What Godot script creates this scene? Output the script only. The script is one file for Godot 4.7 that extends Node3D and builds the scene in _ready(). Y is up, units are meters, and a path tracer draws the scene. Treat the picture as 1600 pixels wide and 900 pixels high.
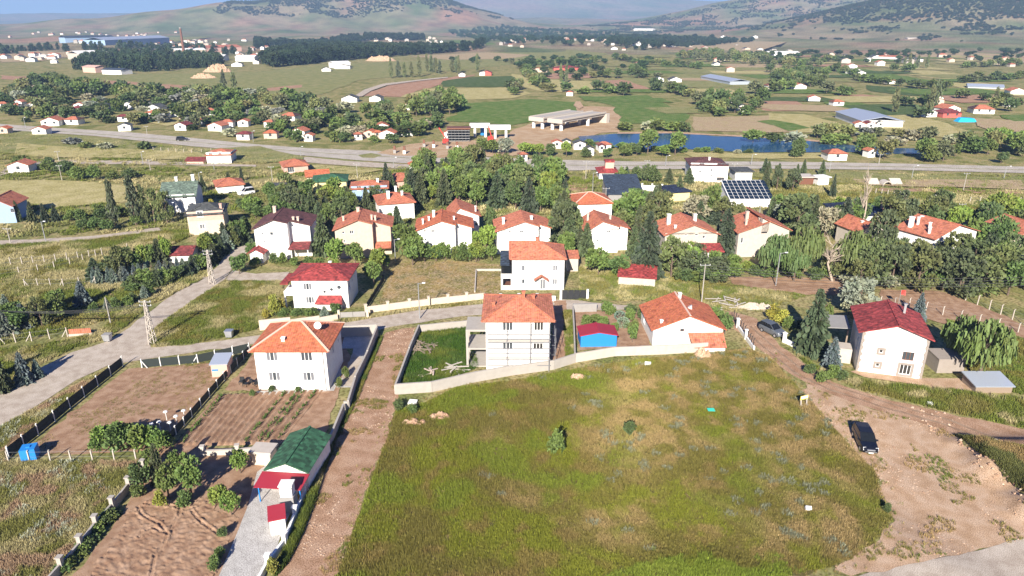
extends Node3D
# A hillside village seen from a drone: houses, walls, gardens, a field, a highway, a lake and hills.
var rng := RandomNumberGenerator.new()
var nz := FastNoiseLite.new()
var M := {}
var names := {}
var landmarks := []
var pending := []
var spots := []
const HILLS := [[-520,3200,235,290,110],[-270,3050,260,250,58],[-820,3000,220,250,44],[-1400,2900,350,260,56],[-1000,2800,230,230,38],[1080,2050,220,260,86],[1450,2100,250,260,72],[1150,3400,400,350,104],[1800,3300,480,350,92],[505,7300,1700,600,235],[-4600,7300,2500,600,84],[3500,6000,1500,700,170],[250,4600,500,400,44]]
const QUARRY := [[521.08,-3086.54, 190.0, 150.0], [555.44,-4546.2, 120.0, 170.0], [697.23,-2949.93, 140.0, 110.0], [680,-2362.23, 90.0, 130.0], [-188.83,-2806.31, 90.0, 100.0], [-1048,-1664.66, 150.0, 120.0]]
const SUN_AZ := 11.0
const SUN_EL := 28.0
const REL := [-18.0, 93.0, 33.0, 93.0]

func _ready():
	rng.seed = 7
	nz.seed = 11; nz.frequency = 0.02; nz.fractal_octaves = 4
	var cam := Camera3D.new(); cam.name = "camera"; add_child(cam)
	cam.position = Vector3(0, 46, 0); cam.rotation.x = -atan(422.0 / 1110.0)
	cam.fov = rad_to_deg(2.0 * atan(450.0 / 1110.0)); cam.far = 14000.0; cam.near = 0.5; cam.current = true
	var sun := DirectionalLight3D.new(); sun.name = "sun"; add_child(sun)
	sun.light_energy = 1.6; sun.light_color = Color(1.0, 0.965, 0.91); sun.light_angular_distance = 0.5; sun.shadow_enabled = true
	var az := deg_to_rad(SUN_AZ); var el := deg_to_rad(SUN_EL)
	sun.look_at_from_position(Vector3.ZERO, Vector3(sin(az) * cos(el), -sin(el), -cos(az) * cos(el)))
	var we := WorldEnvironment.new(); we.name = "environment"; add_child(we)
	var env := Environment.new(); we.environment = env
	env.background_mode = Environment.BG_SKY
	var sk := Sky.new(); var sm := ProceduralSkyMaterial.new(); sk.sky_material = sm; env.sky = sk
	sm.sky_top_color = Color(0.11, 0.22, 0.44); sm.sky_horizon_color = Color(0.55, 0.68, 0.8); sm.sky_curve = 0.045
	sm.ground_horizon_color = Color(0.60, 0.70, 0.78); sm.ground_bottom_color = Color(0.35, 0.33, 0.28)
	env.tonemap_mode = Environment.TONE_MAPPER_LINEAR; env.tonemap_exposure = 2.15
	env.sdfgi_enabled = true; env.ssao_enabled = true; env.ssil_enabled = true
	env.fog_enabled = true; env.fog_density = 0.00017; env.fog_light_color = Color(0.62, 0.75, 0.92)
	make_materials()
	make_ground()
	make_near_houses()
	make_row_houses()
	make_mid_houses()
	make_far_houses()
	make_walls_and_fences()
	make_bridge()
	make_small_things()
	make_trees()
	make_far_woods()
	make_grass()
	label_all()

# ---------------------------------------------------------------- helpers
func lin(r: float, g: float, b: float) -> Color: return Color(r, g, b).linear_to_srgb()

func numbered(called: String, parent: Node = self) -> String:
	var k := "%d/%s" % [parent.get_instance_id(), called]
	var n: int = names.get(k, 0); names[k] = n + 1
	return called if n == 0 else "%s_%03d" % [called, n]

func put(o: Node, called: String, parent: Node = self) -> void:
	o.name = numbered(called, parent); parent.add_child(o, true)

func tag(o: Node, label: String, category: String, group := "", kind := ""):
	if label: o.set_meta("label", label)
	if category: o.set_meta("category", category)
	if group: o.set_meta("group", group)
	if kind: o.set_meta("kind", kind)
	return o

func base(called: String, at: Vector3, turn := 0.0) -> Node3D:
	var o := Node3D.new(); put(o, called); o.position = at; o.rotation.y = turn
	return o

func later(o: Node3D, phrase: String, category: String, group: String):
	o.set_meta("category", category); o.set_meta("group", group)
	pending.append([o, phrase, Vector2(o.position.x, o.position.z)])

func mark(phrase: String, x: float, z: float): landmarks.append([phrase, Vector2(x, z)])

func noise_tex(sd: int, freq: float, cols: Array, size := 512, oct := 5) -> NoiseTexture2D:
	var f := FastNoiseLite.new(); f.seed = sd; f.frequency = freq; f.fractal_octaves = oct; f.noise_type = FastNoiseLite.TYPE_SIMPLEX_SMOOTH
	var g := Gradient.new(); g.offsets = PackedFloat32Array(); g.colors = PackedColorArray()
	var offs := PackedFloat32Array(); var cc := PackedColorArray()
	for i in cols.size():
		offs.append(0.18 + 0.64 * i / maxf(1.0, cols.size() - 1.0)); cc.append(cols[i])
	g.offsets = offs; g.colors = cc
	var t := NoiseTexture2D.new(); t.width = size; t.height = size; t.seamless = true; t.noise = f; t.color_ramp = g
	return t

func plain(c: Color, rough := 0.85, metal := 0.0) -> StandardMaterial3D:
	var m := StandardMaterial3D.new(); m.albedo_color = c; m.roughness = rough; m.metallic = metal
	return m

var fine_tex: NoiseTexture2D
var grain_tex: NoiseTexture2D
func ground_mat(cols: Array, metres: float, fine: float, sd: int, vcol := false) -> StandardMaterial3D:
	var m := StandardMaterial3D.new(); m.roughness = 0.95; m.specular_mode = BaseMaterial3D.SPECULAR_DISABLED
	m.albedo_texture = noise_tex(sd, 0.01, cols, 1024 if metres > 50 else 512, 7); m.uv1_scale = Vector3.ONE / metres
	m.detail_enabled = true; m.detail_albedo = fine_tex; m.detail_blend_mode = BaseMaterial3D.BLEND_MODE_MUL
	m.detail_uv_layer = BaseMaterial3D.DETAIL_UV_2; m.uv2_scale = Vector3.ONE / fine
	m.vertex_color_use_as_albedo = vcol
	return m

func wall_mat(c: Color) -> StandardMaterial3D:
	var m := plain(c, 0.9); m.albedo_texture = M.t_plaster; m.uv1_triplanar = true; m.uv1_scale = Vector3.ONE * 0.22
	return m

func roof_mat(c: Color, tile := true) -> StandardMaterial3D:
	var m := plain(c, 0.8)
	m.albedo_texture = M.t_tile if tile else M.t_shingle
	m.normal_enabled = tile
	if tile: m.normal_texture = M.n_tile; m.normal_scale = 0.9
	m.uv1_scale = Vector3.ONE / (4.8 if tile else 6.0)
	m.detail_enabled = true; m.detail_albedo = M.t_faded; m.detail_blend_mode = BaseMaterial3D.BLEND_MODE_MUL; m.detail_uv_layer = BaseMaterial3D.DETAIL_UV_2; m.uv2_scale = Vector3.ONE / 9.0
	return m

func leaf_mat(c: Color) -> StandardMaterial3D:
	var m := plain(c, 0.75); m.vertex_color_use_as_albedo = true; m.cull_mode = BaseMaterial3D.CULL_DISABLED
	m.backlight_enabled = true; m.backlight = c * 0.7
	return m

func make_materials():
	fine_tex = noise_tex(3, 0.04, [Color(0.66, 0.65, 0.63), Color(0.9, 0.9, 0.89), Color(1, 1, 1)], 512, 6)
	M.t_plaster = noise_tex(5, 0.02, [Color(0.965, 0.96, 0.955), Color(0.985, 0.985, 0.98), Color(1, 1, 1)], 256)
	M.t_faded = noise_tex(8, 0.012, [Color(0.8, 0.78, 0.76), Color(0.95, 0.94, 0.93), Color(1, 1, 1), Color(0.9, 0.88, 0.86)], 512, 6)
	# roof tiles: rows of small tiles, far too fine to tell apart
	var im := Image.create(256, 256, true, Image.FORMAT_RGB8); var hm := Image.create(256, 256, false, Image.FORMAT_RGB8)
	for j in 16:
		for i in 16:
			var v := rng.randf_range(0.86, 1.0)
			var c := Color(v, v * rng.randf_range(0.93, 1.0), v * rng.randf_range(0.9, 1.0))
			im.fill_rect(Rect2i(i * 16, j * 16, 16, 16), c)
			im.fill_rect(Rect2i(i * 16, j * 16, 16, 2), c * 0.8)
			for a in 16:
				for b in 16:
					var hh := 0.5 + 0.3 * sin(a / 16.0 * TAU) - 0.3 * b / 16.0
					hm.set_pixel(i * 16 + a, j * 16 + b, Color(hh, hh, hh))
	im.generate_mipmaps()
	hm.bump_map_to_normal_map(5.0)
	M.t_tile = ImageTexture.create_from_image(im); M.n_tile = ImageTexture.create_from_image(hm)
	var sh := Image.create(256, 256, true, Image.FORMAT_RGB8)
	for j in 16:
		for i in 16:
			var v := rng.randf_range(0.6, 1.0)
			sh.fill_rect(Rect2i(i * 16, j * 16, 16, 16), Color(v, v, v))
	sh.generate_mipmaps()
	M.t_shingle = ImageTexture.create_from_image(sh)
	M.white = wall_mat(lin(0.82, 0.81, 0.79)); M.grey_wall = wall_mat(lin(0.52, 0.52, 0.54)); M.cream = wall_mat(lin(0.62, 0.53, 0.42)); M.beige = wall_mat(lin(0.56, 0.45, 0.37))
	M.pink = wall_mat(lin(0.62, 0.4, 0.33)); M.blue_wall = wall_mat(lin(0.3, 0.42, 0.6)); M.yellow_wall = wall_mat(lin(0.76, 0.66, 0.34)); M.concrete = wall_mat(lin(0.4, 0.37, 0.335))
	M.pale_conc = wall_mat(lin(0.5, 0.45, 0.395)); M.dark_conc = wall_mat(lin(0.3, 0.29, 0.28)); M.stone = wall_mat(lin(0.3, 0.26, 0.23)); M.red_wall = wall_mat(lin(0.5, 0.12, 0.1))
	M.orange = roof_mat(lin(0.66, 0.215, 0.105)); M.orange2 = roof_mat(lin(0.62, 0.235, 0.14)); M.orange3 = roof_mat(lin(0.7, 0.27, 0.16)); M.crimson = roof_mat(lin(0.5, 0.08, 0.075), false); M.maroon = roof_mat(lin(0.3, 0.06, 0.06), false)
	M.brownroof = roof_mat(lin(0.19, 0.075, 0.07), false); M.greenroof = roof_mat(lin(0.06, 0.2, 0.1), false); M.greyroof = roof_mat(lin(0.13, 0.14, 0.14), false); M.sageroof = roof_mat(lin(0.2, 0.28, 0.22), false)
	M.blueroof = roof_mat(lin(0.06, 0.09, 0.14), false); M.navyroof = roof_mat(lin(0.02, 0.035, 0.09), false); M.palehip = plain(lin(0.68, 0.48, 0.38)); M.metalroof = plain(lin(0.45, 0.5, 0.58), 0.4, 0.3)
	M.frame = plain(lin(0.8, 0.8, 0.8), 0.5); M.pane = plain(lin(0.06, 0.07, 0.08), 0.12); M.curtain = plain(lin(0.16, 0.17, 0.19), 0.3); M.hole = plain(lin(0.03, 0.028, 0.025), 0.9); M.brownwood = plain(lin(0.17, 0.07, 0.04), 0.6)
	M.metal = plain(lin(0.4, 0.41, 0.42), 0.5, 0.5); M.dark_metal = plain(lin(0.03, 0.032, 0.035), 0.5, 0.2); M.white_metal = plain(lin(0.75, 0.75, 0.73), 0.5); M.cable = plain(lin(0.06, 0.06, 0.06), 0.6); M.wood = plain(lin(0.26, 0.2, 0.15), 0.9); M.greywood = plain(lin(0.5, 0.45, 0.4), 0.9)
	M.shade = plain(lin(0.022, 0.03, 0.028), 0.9); M.black_paint = plain(lin(0.006, 0.007, 0.012), 0.22); M.black_paint.clearcoat_enabled = true; M.black_paint.clearcoat = 0.4; M.glass = plain(lin(0.012, 0.014, 0.016), 0.06); M.tyre = plain(lin(0.012, 0.012, 0.012), 0.9)
	M.grey_paint = plain(lin(0.16, 0.18, 0.2), 0.3, 0.4); M.silver = plain(lin(0.5, 0.52, 0.55), 0.3, 0.6); M.lamp = plain(lin(0.8, 0.82, 0.85), 0.15); M.blue = plain(lin(0.02, 0.22, 0.6), 0.5); M.red = plain(lin(0.5, 0.03, 0.02), 0.5); M.teal = plain(lin(0.05, 0.5, 0.38), 0.5); M.yellow = plain(lin(0.75, 0.6, 0.1), 0.5); M.solar = plain(lin(0.01, 0.02, 0.035), 0.12)
	M.redmetal = plain(lin(0.34, 0.03, 0.045), 0.45); M.bark = plain(lin(0.14, 0.1, 0.075), 0.95); M.palebark = plain(lin(0.42, 0.35, 0.28), 0.95)
	# ground covers
	var olive := [lin(0.15, 0.14, 0.05), lin(0.2, 0.165, 0.065), lin(0.29, 0.22, 0.105)]
	M.g_base = ground_mat([lin(0.18, 0.2, 0.07), lin(0.26, 0.26, 0.1), lin(0.42, 0.35, 0.18), lin(0.26, 0.26, 0.1), lin(0.36, 0.31, 0.15)], 170.0, 14.0, 21)
	M.g_hill = ground_mat([Color(0.82, 0.82, 0.82), Color(0.94, 0.94, 0.94), Color(1, 1, 1)], 700.0, 90.0, 22, true)
	M.g_field = ground_mat(olive, 26.0, 3.0, 23)
	M.g_dirt = ground_mat([lin(0.4, 0.245, 0.155), lin(0.48, 0.305, 0.205), lin(0.55, 0.37, 0.26)], 14.0, 3.5, 24)
	M.g_pale = ground_mat([lin(0.5, 0.335, 0.215), lin(0.58, 0.4, 0.27), lin(0.64, 0.465, 0.335)], 12.0, 2.5, 25)
	M.g_gravel = ground_mat([lin(0.5, 0.42, 0.35), lin(0.58, 0.5, 0.42), lin(0.64, 0.56, 0.48)], 10.0, 2.0, 26)
	M.g_soil = ground_mat([lin(0.36, 0.22, 0.145), lin(0.44, 0.285, 0.19), lin(0.52, 0.35, 0.245)], 9.0, 1.8, 27); M.g_rut = ground_mat([lin(0.32, 0.21, 0.145), lin(0.38, 0.27, 0.19), lin(0.45, 0.32, 0.23)], 9.0, 1.8, 38)
	M.g_concrete = ground_mat([lin(0.52, 0.5, 0.48), lin(0.6, 0.58, 0.56), lin(0.64, 0.62, 0.6)], 7.0, 3.0, 28)
	M.g_asphalt = ground_mat([lin(0.5, 0.45, 0.4), lin(0.57, 0.52, 0.46), lin(0.62, 0.57, 0.51)], 30.0, 7.0, 29)
	M.g_lush = ground_mat([lin(0.07, 0.11, 0.03), lin(0.1, 0.15, 0.04), lin(0.16, 0.19, 0.07)], 30.0, 6.0, 30)
	M.g_site = ground_mat([lin(0.5, 0.34, 0.21), lin(0.56, 0.4, 0.26), lin(0.6, 0.45, 0.31)], 40.0, 8.0, 37); M.scaffold = plain(lin(0.2, 0.2, 0.21), 0.5)
	M.f_green = ground_mat([lin(0.12, 0.2, 0.05), lin(0.16, 0.24, 0.07), lin(0.22, 0.26, 0.1)], 60.0, 14.0, 31)
	M.f_olive = ground_mat([lin(0.24, 0.26, 0.1), lin(0.3, 0.3, 0.13), lin(0.36, 0.33, 0.16)], 90.0, 16.0, 32)
	M.f_yellow = ground_mat([lin(0.44, 0.39, 0.17), lin(0.52, 0.46, 0.22), lin(0.58, 0.5, 0.27)], 60.0, 12.0, 33)
	M.f_tan = ground_mat([lin(0.44, 0.33, 0.2), lin(0.52, 0.4, 0.26), lin(0.46, 0.38, 0.2)], 60.0, 12.0, 34)
	M.f_brown = ground_mat([lin(0.42, 0.24, 0.16), lin(0.48, 0.29, 0.2), lin(0.52, 0.33, 0.24)], 60.0, 12.0, 35)
	M.f_dark = ground_mat([lin(0.08, 0.13, 0.05), lin(0.11, 0.16, 0.065), lin(0.15, 0.19, 0.085)], 60.0, 12.0, 36)
	M.water = plain(lin(0.025, 0.085, 0.18), 0.1)
	M.water.normal_enabled = true
	var wn := noise_tex(41, 0.05, [Color.BLACK, Color.WHITE], 256); wn.as_normal_map = true; wn.bump_strength = 1.2; wn.color_ramp = null
	M.water.normal_texture = wn; M.water.uv1_scale = Vector3.ONE / 14.0; M.water.normal_scale = 0.25

# ---------------------------------------------------------------- mesh builder
class MB:
	var v := PackedVector3Array(); var n := PackedVector3Array(); var uv := PackedVector2Array(); var col := PackedColorArray(); var colored := false
	func tri(a: Vector3, b: Vector3, c: Vector3, ua := Vector2.ZERO, ub := Vector2.ZERO, uc := Vector2.ZERO):
		# a, b, c run anticlockwise seen from outside
		var nn := (b - a).cross(c - a).normalized()
		v.append_array([a, c, b]); n.append_array([nn, nn, nn]); uv.append_array([ua, uc, ub])
	func quad(a: Vector3, b: Vector3, c: Vector3, d: Vector3):
		var w := a.distance_to(b); var h := b.distance_to(c)
		var u := (b - a).normalized(); var s1 := (d - a).dot(u); var s2 := (c - a).dot(u)
		tri(a, b, c, Vector2(0, h), Vector2(w, h), Vector2(s2, 0)); tri(a, c, d, Vector2(0, h), Vector2(s2, 0), Vector2(s1, 0))
	func box(lo: Vector3, hi: Vector3, t := Transform3D.IDENTITY):
		var p := []
		for i in 8: p.append(t * Vector3(hi.x if i & 1 else lo.x, hi.y if i & 2 else lo.y, hi.z if i & 4 else lo.z))
		quad(p[4], p[5], p[7], p[6]); quad(p[1], p[0], p[2], p[3]); quad(p[5], p[1], p[3], p[7]); quad(p[0], p[4], p[6], p[2]); quad(p[6], p[7], p[3], p[2]); quad(p[0], p[1], p[5], p[4])
	func bar(a: Vector3, b: Vector3, w: float, h := -1.0):
		if h < 0: h = w
		var z := (b - a).normalized(); var up := Vector3.UP if absf(z.y) < 0.95 else Vector3.RIGHT
		var x := up.cross(z).normalized(); var y := z.cross(x)
		box(Vector3(-w / 2, -h / 2, 0), Vector3(w / 2, h / 2, a.distance_to(b)), Transform3D(Basis(x, y, z), a))
	func tube(a: Vector3, b: Vector3, r0: float, r1: float, k := 8, cap := true):
		var z := (b - a).normalized(); var up := Vector3.UP if absf(z.y) < 0.95 else Vector3.RIGHT
		var x := up.cross(z).normalized(); var y := z.cross(x)
		for i in k:
			var p := x * cos(TAU * i / k) + y * sin(TAU * i / k); var q := x * cos(TAU * (i + 1) / k) + y * sin(TAU * (i + 1) / k)
			quad(a + p * r0, a + q * r0, b + q * r1, b + p * r1)
			if cap: tri(b, b + p * r1, b + q * r1); tri(a, a + q * r0, a + p * r0)
	func slab(a: Vector3, b: Vector3, c: Vector3, d: Vector3, t: float):
		# a b c d anticlockwise seen from above; t goes down
		var o := -(b - a).cross(c - a).normalized() * t
		quad(a, b, c, d); quad(d + o, c + o, b + o, a + o)
		quad(a + o, b + o, b, a); quad(b + o, c + o, c, b); quad(c + o, d + o, d, c); quad(d + o, a + o, a, d)
	func smooth_normals(cell := 0.01):
		var acc := {}
		for i in v.size():
			var k := Vector3i((v[i] / cell).round()); acc[k] = acc.get(k, Vector3.ZERO) + n[i]
		for i in v.size(): n[i] = (acc[Vector3i((v[i] / cell).round())] as Vector3).normalized()
	func mesh() -> ArrayMesh:
		var a := []; a.resize(Mesh.ARRAY_MAX); a[Mesh.ARRAY_VERTEX] = v; a[Mesh.ARRAY_NORMAL] = n
		a[Mesh.ARRAY_TEX_UV] = uv; a[Mesh.ARRAY_TEX_UV2] = uv
		if colored: a[Mesh.ARRAY_COLOR] = col
		var m := ArrayMesh.new(); m.add_surface_from_arrays(Mesh.PRIMITIVE_TRIANGLES, a); return m

func obj(called: String, mb: MB, m: Material, parent: Node = self) -> MeshInstance3D:
	var o := MeshInstance3D.new(); o.mesh = mb.mesh(); o.material_override = m; put(o, called, parent)
	return o
func obj_m(called: String, me: Mesh, m: Material, parent: Node = self) -> MeshInstance3D:
	var o := MeshInstance3D.new(); o.mesh = me; o.material_override = m; put(o, called, parent)
	return o
func boxp(called: String, lo: Vector3, hi: Vector3, m: Material, parent: Node) -> MeshInstance3D:
	var b := MB.new(); b.box(lo, hi); return obj(called, b, m, parent)

# ---------------------------------------------------------------- ground
func hgt(x: float, z: float) -> float:
	var d := -z; var h := 0.0
	if d > 30 and d < 200 and absf(x) < 120:
		var m := smoothstep(-14.0, -4.0, x) * (1 - smoothstep(38.0, 50.0, x)) * smoothstep(40.0, 52.0, d) * (1 - smoothstep(74.0, 84.0, d))
		h += m * (0.35 * sin(x * .19 + .6) * sin(d * .17) + 0.12 * sin(x * .53 + d * .37))
		h += 0.8 * (1 - smoothstep(4.6, 8.6, Vector2((x - 17) * 0.72, d - 45).length() + 0.6 * sin(x * 0.9)))
		h += 2.2 * smoothstep(49.5, 52.2, x + 0.5 * sin(d * .9)) * (1 - smoothstep(66.0, 90.0, x)) * smoothstep(49.0, 57.0, d) * (1 - smoothstep(67.0, 72.5, d))
	if d > 1000:
		var f := smoothstep(1000.0, 1300.0, d)
		for a in HILLS:
			var e: float = pow((x - a[0]) / a[2], 2) / 2 + pow((d - a[1]) / a[3], 2) / 2
			if e < 12: h += f * a[4] * exp(-e)
		h += f * (5 * sin(x * .008 + 1) * sin(d * .006) + 3 * sin(x * .021 + d * .013))
	return h
func at(x: float, z: float, up := 0.0) -> Vector3: return Vector3(x, hgt(x, z) + up, z)
func slope_n(x: float, z: float, s: float) -> Vector3:
	return Vector3(hgt(x - s, z) - hgt(x + s, z), 2 * s, hgt(x, z - s) - hgt(x, z + s)).normalized()

func v2(a: Array) -> PackedVector2Array:
	var p := PackedVector2Array()
	for i in range(0, a.size(), 2): p.append(Vector2(a[i], a[i + 1]))
	return p
func rough(p: PackedVector2Array, step: float, amp: float) -> PackedVector2Array:
	var o := PackedVector2Array()
	for i in p.size():
		var a := p[i]; var b := p[(i + 1) % p.size()]; var k := maxi(1, int(a.distance_to(b) / step)); var nn := (b - a).orthogonal().normalized()
		for j in k:
			var q := a.lerp(b, float(j) / k)
			o.append(q + nn * amp * nz.get_noise_2d(q.x * 37.0 / step, q.y * 37.0 / step) * 2.2)
	return o

func flat_part(mb: MB, p: PackedVector2Array, y: float):
	var ix := Geometry2D.triangulate_polygon(p)
	for i in range(0, ix.size(), 3):
		var t := [p[ix[i]], p[ix[i + 1]], p[ix[i + 2]]]
		if (t[1] - t[0]).cross(t[2] - t[0]) > 0: t = [t[0], t[2], t[1]]
		mb.tri(Vector3(t[0].x, y, t[0].y), Vector3(t[1].x, y, t[1].y), Vector3(t[2].x, y, t[2].y), t[0], t[1], t[2])

func drape(p: PackedVector2Array, lift: float) -> MB:
	var mb := MB.new()
	var rect := PackedVector2Array([Vector2(REL[0], -REL[3]), Vector2(REL[1], -REL[3]), Vector2(REL[1], -REL[2]), Vector2(REL[0], -REL[2])])
	for q in Geometry2D.clip_polygons(p, rect): flat_part(mb, q, lift)
	for q in Geometry2D.intersect_polygons(p, rect):
		var b := Rect2(q[0], Vector2.ZERO)
		for a in q: b = b.expand(a)
		var c := 1.5
		for i in range(int((b.position.x - REL[0]) / c), int((b.end.x - REL[0]) / c) + 1):
			for j in range(int((b.position.y + REL[3]) / c), int((b.end.y + REL[3]) / c) + 1):
				var x0: float = REL[0] + i * c; var z0: float = -REL[3] + j * c
				var P := [Vector2(x0, z0), Vector2(x0 + c, z0), Vector2(x0 + c, z0 + c), Vector2(x0, z0 + c)]
				for T in [[P[0], P[1], P[2]], [P[0], P[2], P[3]]]:
					var hs := [hgt(T[0].x, T[0].y), hgt(T[1].x, T[1].y), hgt(T[2].x, T[2].y)]
					var e1: Vector2 = T[1] - T[0]; var e2: Vector2 = T[2] - T[0]; var den := e1.cross(e2)
					for piece in Geometry2D.intersect_polygons(PackedVector2Array(T), q):
						var ix := Geometry2D.triangulate_polygon(piece)
						for k in range(0, ix.size(), 3):
							var w := []; var uvs := []
							for s in 3:
								var pt: Vector2 = piece[ix[k + s]]; var r: Vector2 = pt - T[0]
								var l1 := r.cross(e2) / den; var l2 := e1.cross(r) / den
								w.append(Vector3(pt.x, lift + hs[0] + l1 * (hs[1] - hs[0]) + l2 * (hs[2] - hs[0]), pt.y)); uvs.append(pt)
							if (uvs[1] - uvs[0]).cross(uvs[2] - uvs[0]) > 0: w = [w[0], w[2], w[1]]; uvs = [uvs[0], uvs[2], uvs[1]]
							if (w[1] - w[0]).cross(w[2] - w[0]).length() > 1e-7: mb.tri(w[0], w[1], w[2], uvs[0], uvs[1], uvs[2])
		for i in mb.v.size():
			if mb.v[i].x > REL[0] and mb.v[i].x < REL[1] and -mb.v[i].z > REL[2] and -mb.v[i].z < REL[3]: mb.n[i] = slope_n(mb.v[i].x, mb.v[i].z, 0.7)
	return mb

var sheet_no := 0
func sheet(called: String, pts: Array, m: Material, label := "", step := 0.0, amp := 0.0, level := -1.0):
	sheet_no += 1
	var p := v2(pts)
	if step > 0: p = rough(p, step, amp)
	var o := obj(called, drape(p, (0.01 + sheet_no * 0.004) if level < 0 else level), m)
	tag(o, label, "", "", "structure")
	return o

func make_ground():
	var mb := MB.new(); mb.colored = true
	var X0: float = REL[0]; var X1: float = REL[1]; var Z0: float = -REL[3]; var Z1: float = -REL[2]
	for r in [[-3000.0, -1000.0, 3000.0, Z0], [-3000.0, Z1, 3000.0, 400.0], [-3000.0, Z0, X0, Z1], [X1, Z0, 3000.0, Z1]]:
		flat_part(mb, PackedVector2Array([Vector2(r[0], r[1]), Vector2(r[2], r[1]), Vector2(r[2], r[3]), Vector2(r[0], r[3])]), 0.0)
	var rel := drape(PackedVector2Array([Vector2(X0, Z0), Vector2(X1, Z0), Vector2(X1, Z1), Vector2(X0, Z1)]), 0.0)
	mb.v.append_array(rel.v); mb.n.append_array(rel.n); mb.uv.append_array(rel.uv)
	mb.col.resize(mb.v.size()); mb.col.fill(Color.WHITE)
	var g := obj("ground", mb, M.g_base); tag(g, "dry grassy ground of the valley floor", "", "", "structure")
	# hills
	var hb := MB.new(); hb.colored = true
	for zone in [[-3000.0, 3000.0, 1000.0, 4000.0, 50.0], [-6000.0, 6000.0, 4000.0, 9000.0, 200.0]]:
		var c: float = zone[4]; var nx := int((zone[1] - zone[0]) / c); var nzz := int((zone[3] - zone[2]) / c)
		var vp := []; var vn := []; var vc := []
		for j in nzz + 1:
			for i in nx + 1:
				var x: float = zone[0] + i * c; var z: float = -(zone[2] + j * c)
				vp.append(Vector3(x, hgt(x, z), z)); vn.append(slope_n(x, z, c * 0.5)); vc.append(hill_color(x, z))
		for j in nzz:
			for i in nx:
				var k := j * (nx + 1) + i
				for id in [k, k + nx + 1, k + 1, k + 1, k + nx + 1, k + nx + 2]:
					hb.v.append(vp[id]); hb.n.append(vn[id]); hb.uv.append(Vector2(vp[id].x, vp[id].z)); hb.col.append(vc[id])
	var ho := obj("hills", hb, M.g_hill); tag(ho, "grassy and bare hills along the horizon", "", "", "structure")
	make_fields()

func hill_color(x: float, z: float) -> Color:
	var a := nz.get_noise_2d(x * 0.16, z * 0.1 + 900) ; var b := nz.get_noise_2d(x * 0.3 + 500, z * 0.16); var c := nz.get_noise_2d(x * 0.9, z * 0.5 + 77)
	var col := Color(0.26, 0.27, 0.14).lerp(Color(0.42, 0.34, 0.22), clampf(0.5 + a * 1.6 + c * 0.5, 0, 1))
	col = col.lerp(Color(0.44, 0.27, 0.19), 0.7 * smoothstep(0.16, 0.36, b)); col = col.lerp(Color(0.18, 0.23, 0.1), smoothstep(0.1, 0.35, -b))
	for q in QUARRY:
		var e := pow((x - q[0]) / q[2], 2) + pow((z - q[1]) / q[3], 2)
		col = col.lerp(Color(0.5, 0.29, 0.19), 0.85 * (1 - smoothstep(0.5, 1.3, e + c * 0.8)))
	return col

var P_field := [-14.43,-77.69,-12.15,-78.66,-7.24,-83.62,0,-85.4,8.95,-88.77,18.43,-91.95,29.11,-94.04,34.74,-95.55,37.28,-93.19,38.04,-82.9,38.47,-75.73,38.94,-69.7,39.51,-65.48,38.07,-59.65,37.45,-57.21,34.57,-54.33,30.95,-51.82,28.71,-50.69,22.35,-48.94,10.77,-46.8,-5.49,-47.69,-15.64,-47.66,-15.2,-51.92,-15.07,-57.72,-14.79,-66.96,-14.49,-72.14]
var P_track := [-19.7,-101.29,-15.46,-103.26,-15.23,-95.55,-15,-82.58,-14.63,-78,-14.6,-71.87,-14.89,-66.72,-15.18,-57.63,-15.28,-51.75,-15.64,-47.66,-21.12,-47.66,-20.91,-51.1,-20.35,-55.74,-20.51,-63.68,-20.81,-70.79,-20.26,-78,-20.4,-88.77,-20.19,-97.78]
var P_dig := [39.89,-85.04,43.42,-79.82,47.48,-76.47,50.45,-74.69,52.02,-72.7,50.99,-65.97,52.38,-64.36,51.35,-59.34,51.75,-56.47,50.88,-54.5,48.36,-54.3,41,-52.11,34.26,-50.36,29.88,-49.49,28.64,-50.53,30.95,-51.82,34.37,-54.16,37.31,-57.19,38.11,-59.87,39.55,-65.7,39.06,-69.96,38.58,-76.01,37.9,-82.54]
var P_lane := [33.73,-108.46,36.53,-110.11,40.31,-106.85,39.65,-103.26,40.37,-96.65,41.64,-89.54,43.24,-85.22,45.93,-82.58,50.52,-79.27,55.38,-76.47,63.35,-72.09,58.23,-65.66,53.95,-67.6,51.2,-73.26,47.48,-76.47,43.42,-79.82,40.44,-83.62,38.43,-87.43,36.91,-94.9,35.92,-99.39]
var P_road := [-67.41,-82.58,-66.45,-89.15,-64.86,-94.47,-61.39,-98.23,-60.83,-103.51,-60.7,-111.23,-59.9,-121.99,-58.41,-130.09,-58.95,-138.77,-59.05,-149.48,-57.2,-151.4,-55.7,-143.06,-55.02,-132.36,-54.01,-125.05,-55.05,-115.94,-55.39,-104.77,-55.68,-98.93,-53.89,-95.99,-48.25,-97.1,-39.61,-100.1,-33.28,-102.27,-26.88,-105.28,-16.12,-110.11,-6.59,-112.96,0,-114.13,9.17,-115.33,11.69,-114.73,20.23,-112.38,19.97,-110.67,9.67,-110.11,6.36,-108.46,-6.36,-108.46,-12.51,-106.33,-19.32,-103.26,-23.91,-100.81,-38.6,-97.1,-47.05,-94.25,-54.88,-91.14,-57.17,-89.94,-59.12,-85.76,-60.51,-78.32,-61.71,-74.11,-62.61,-68.96,-68.04,-76.47]
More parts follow.
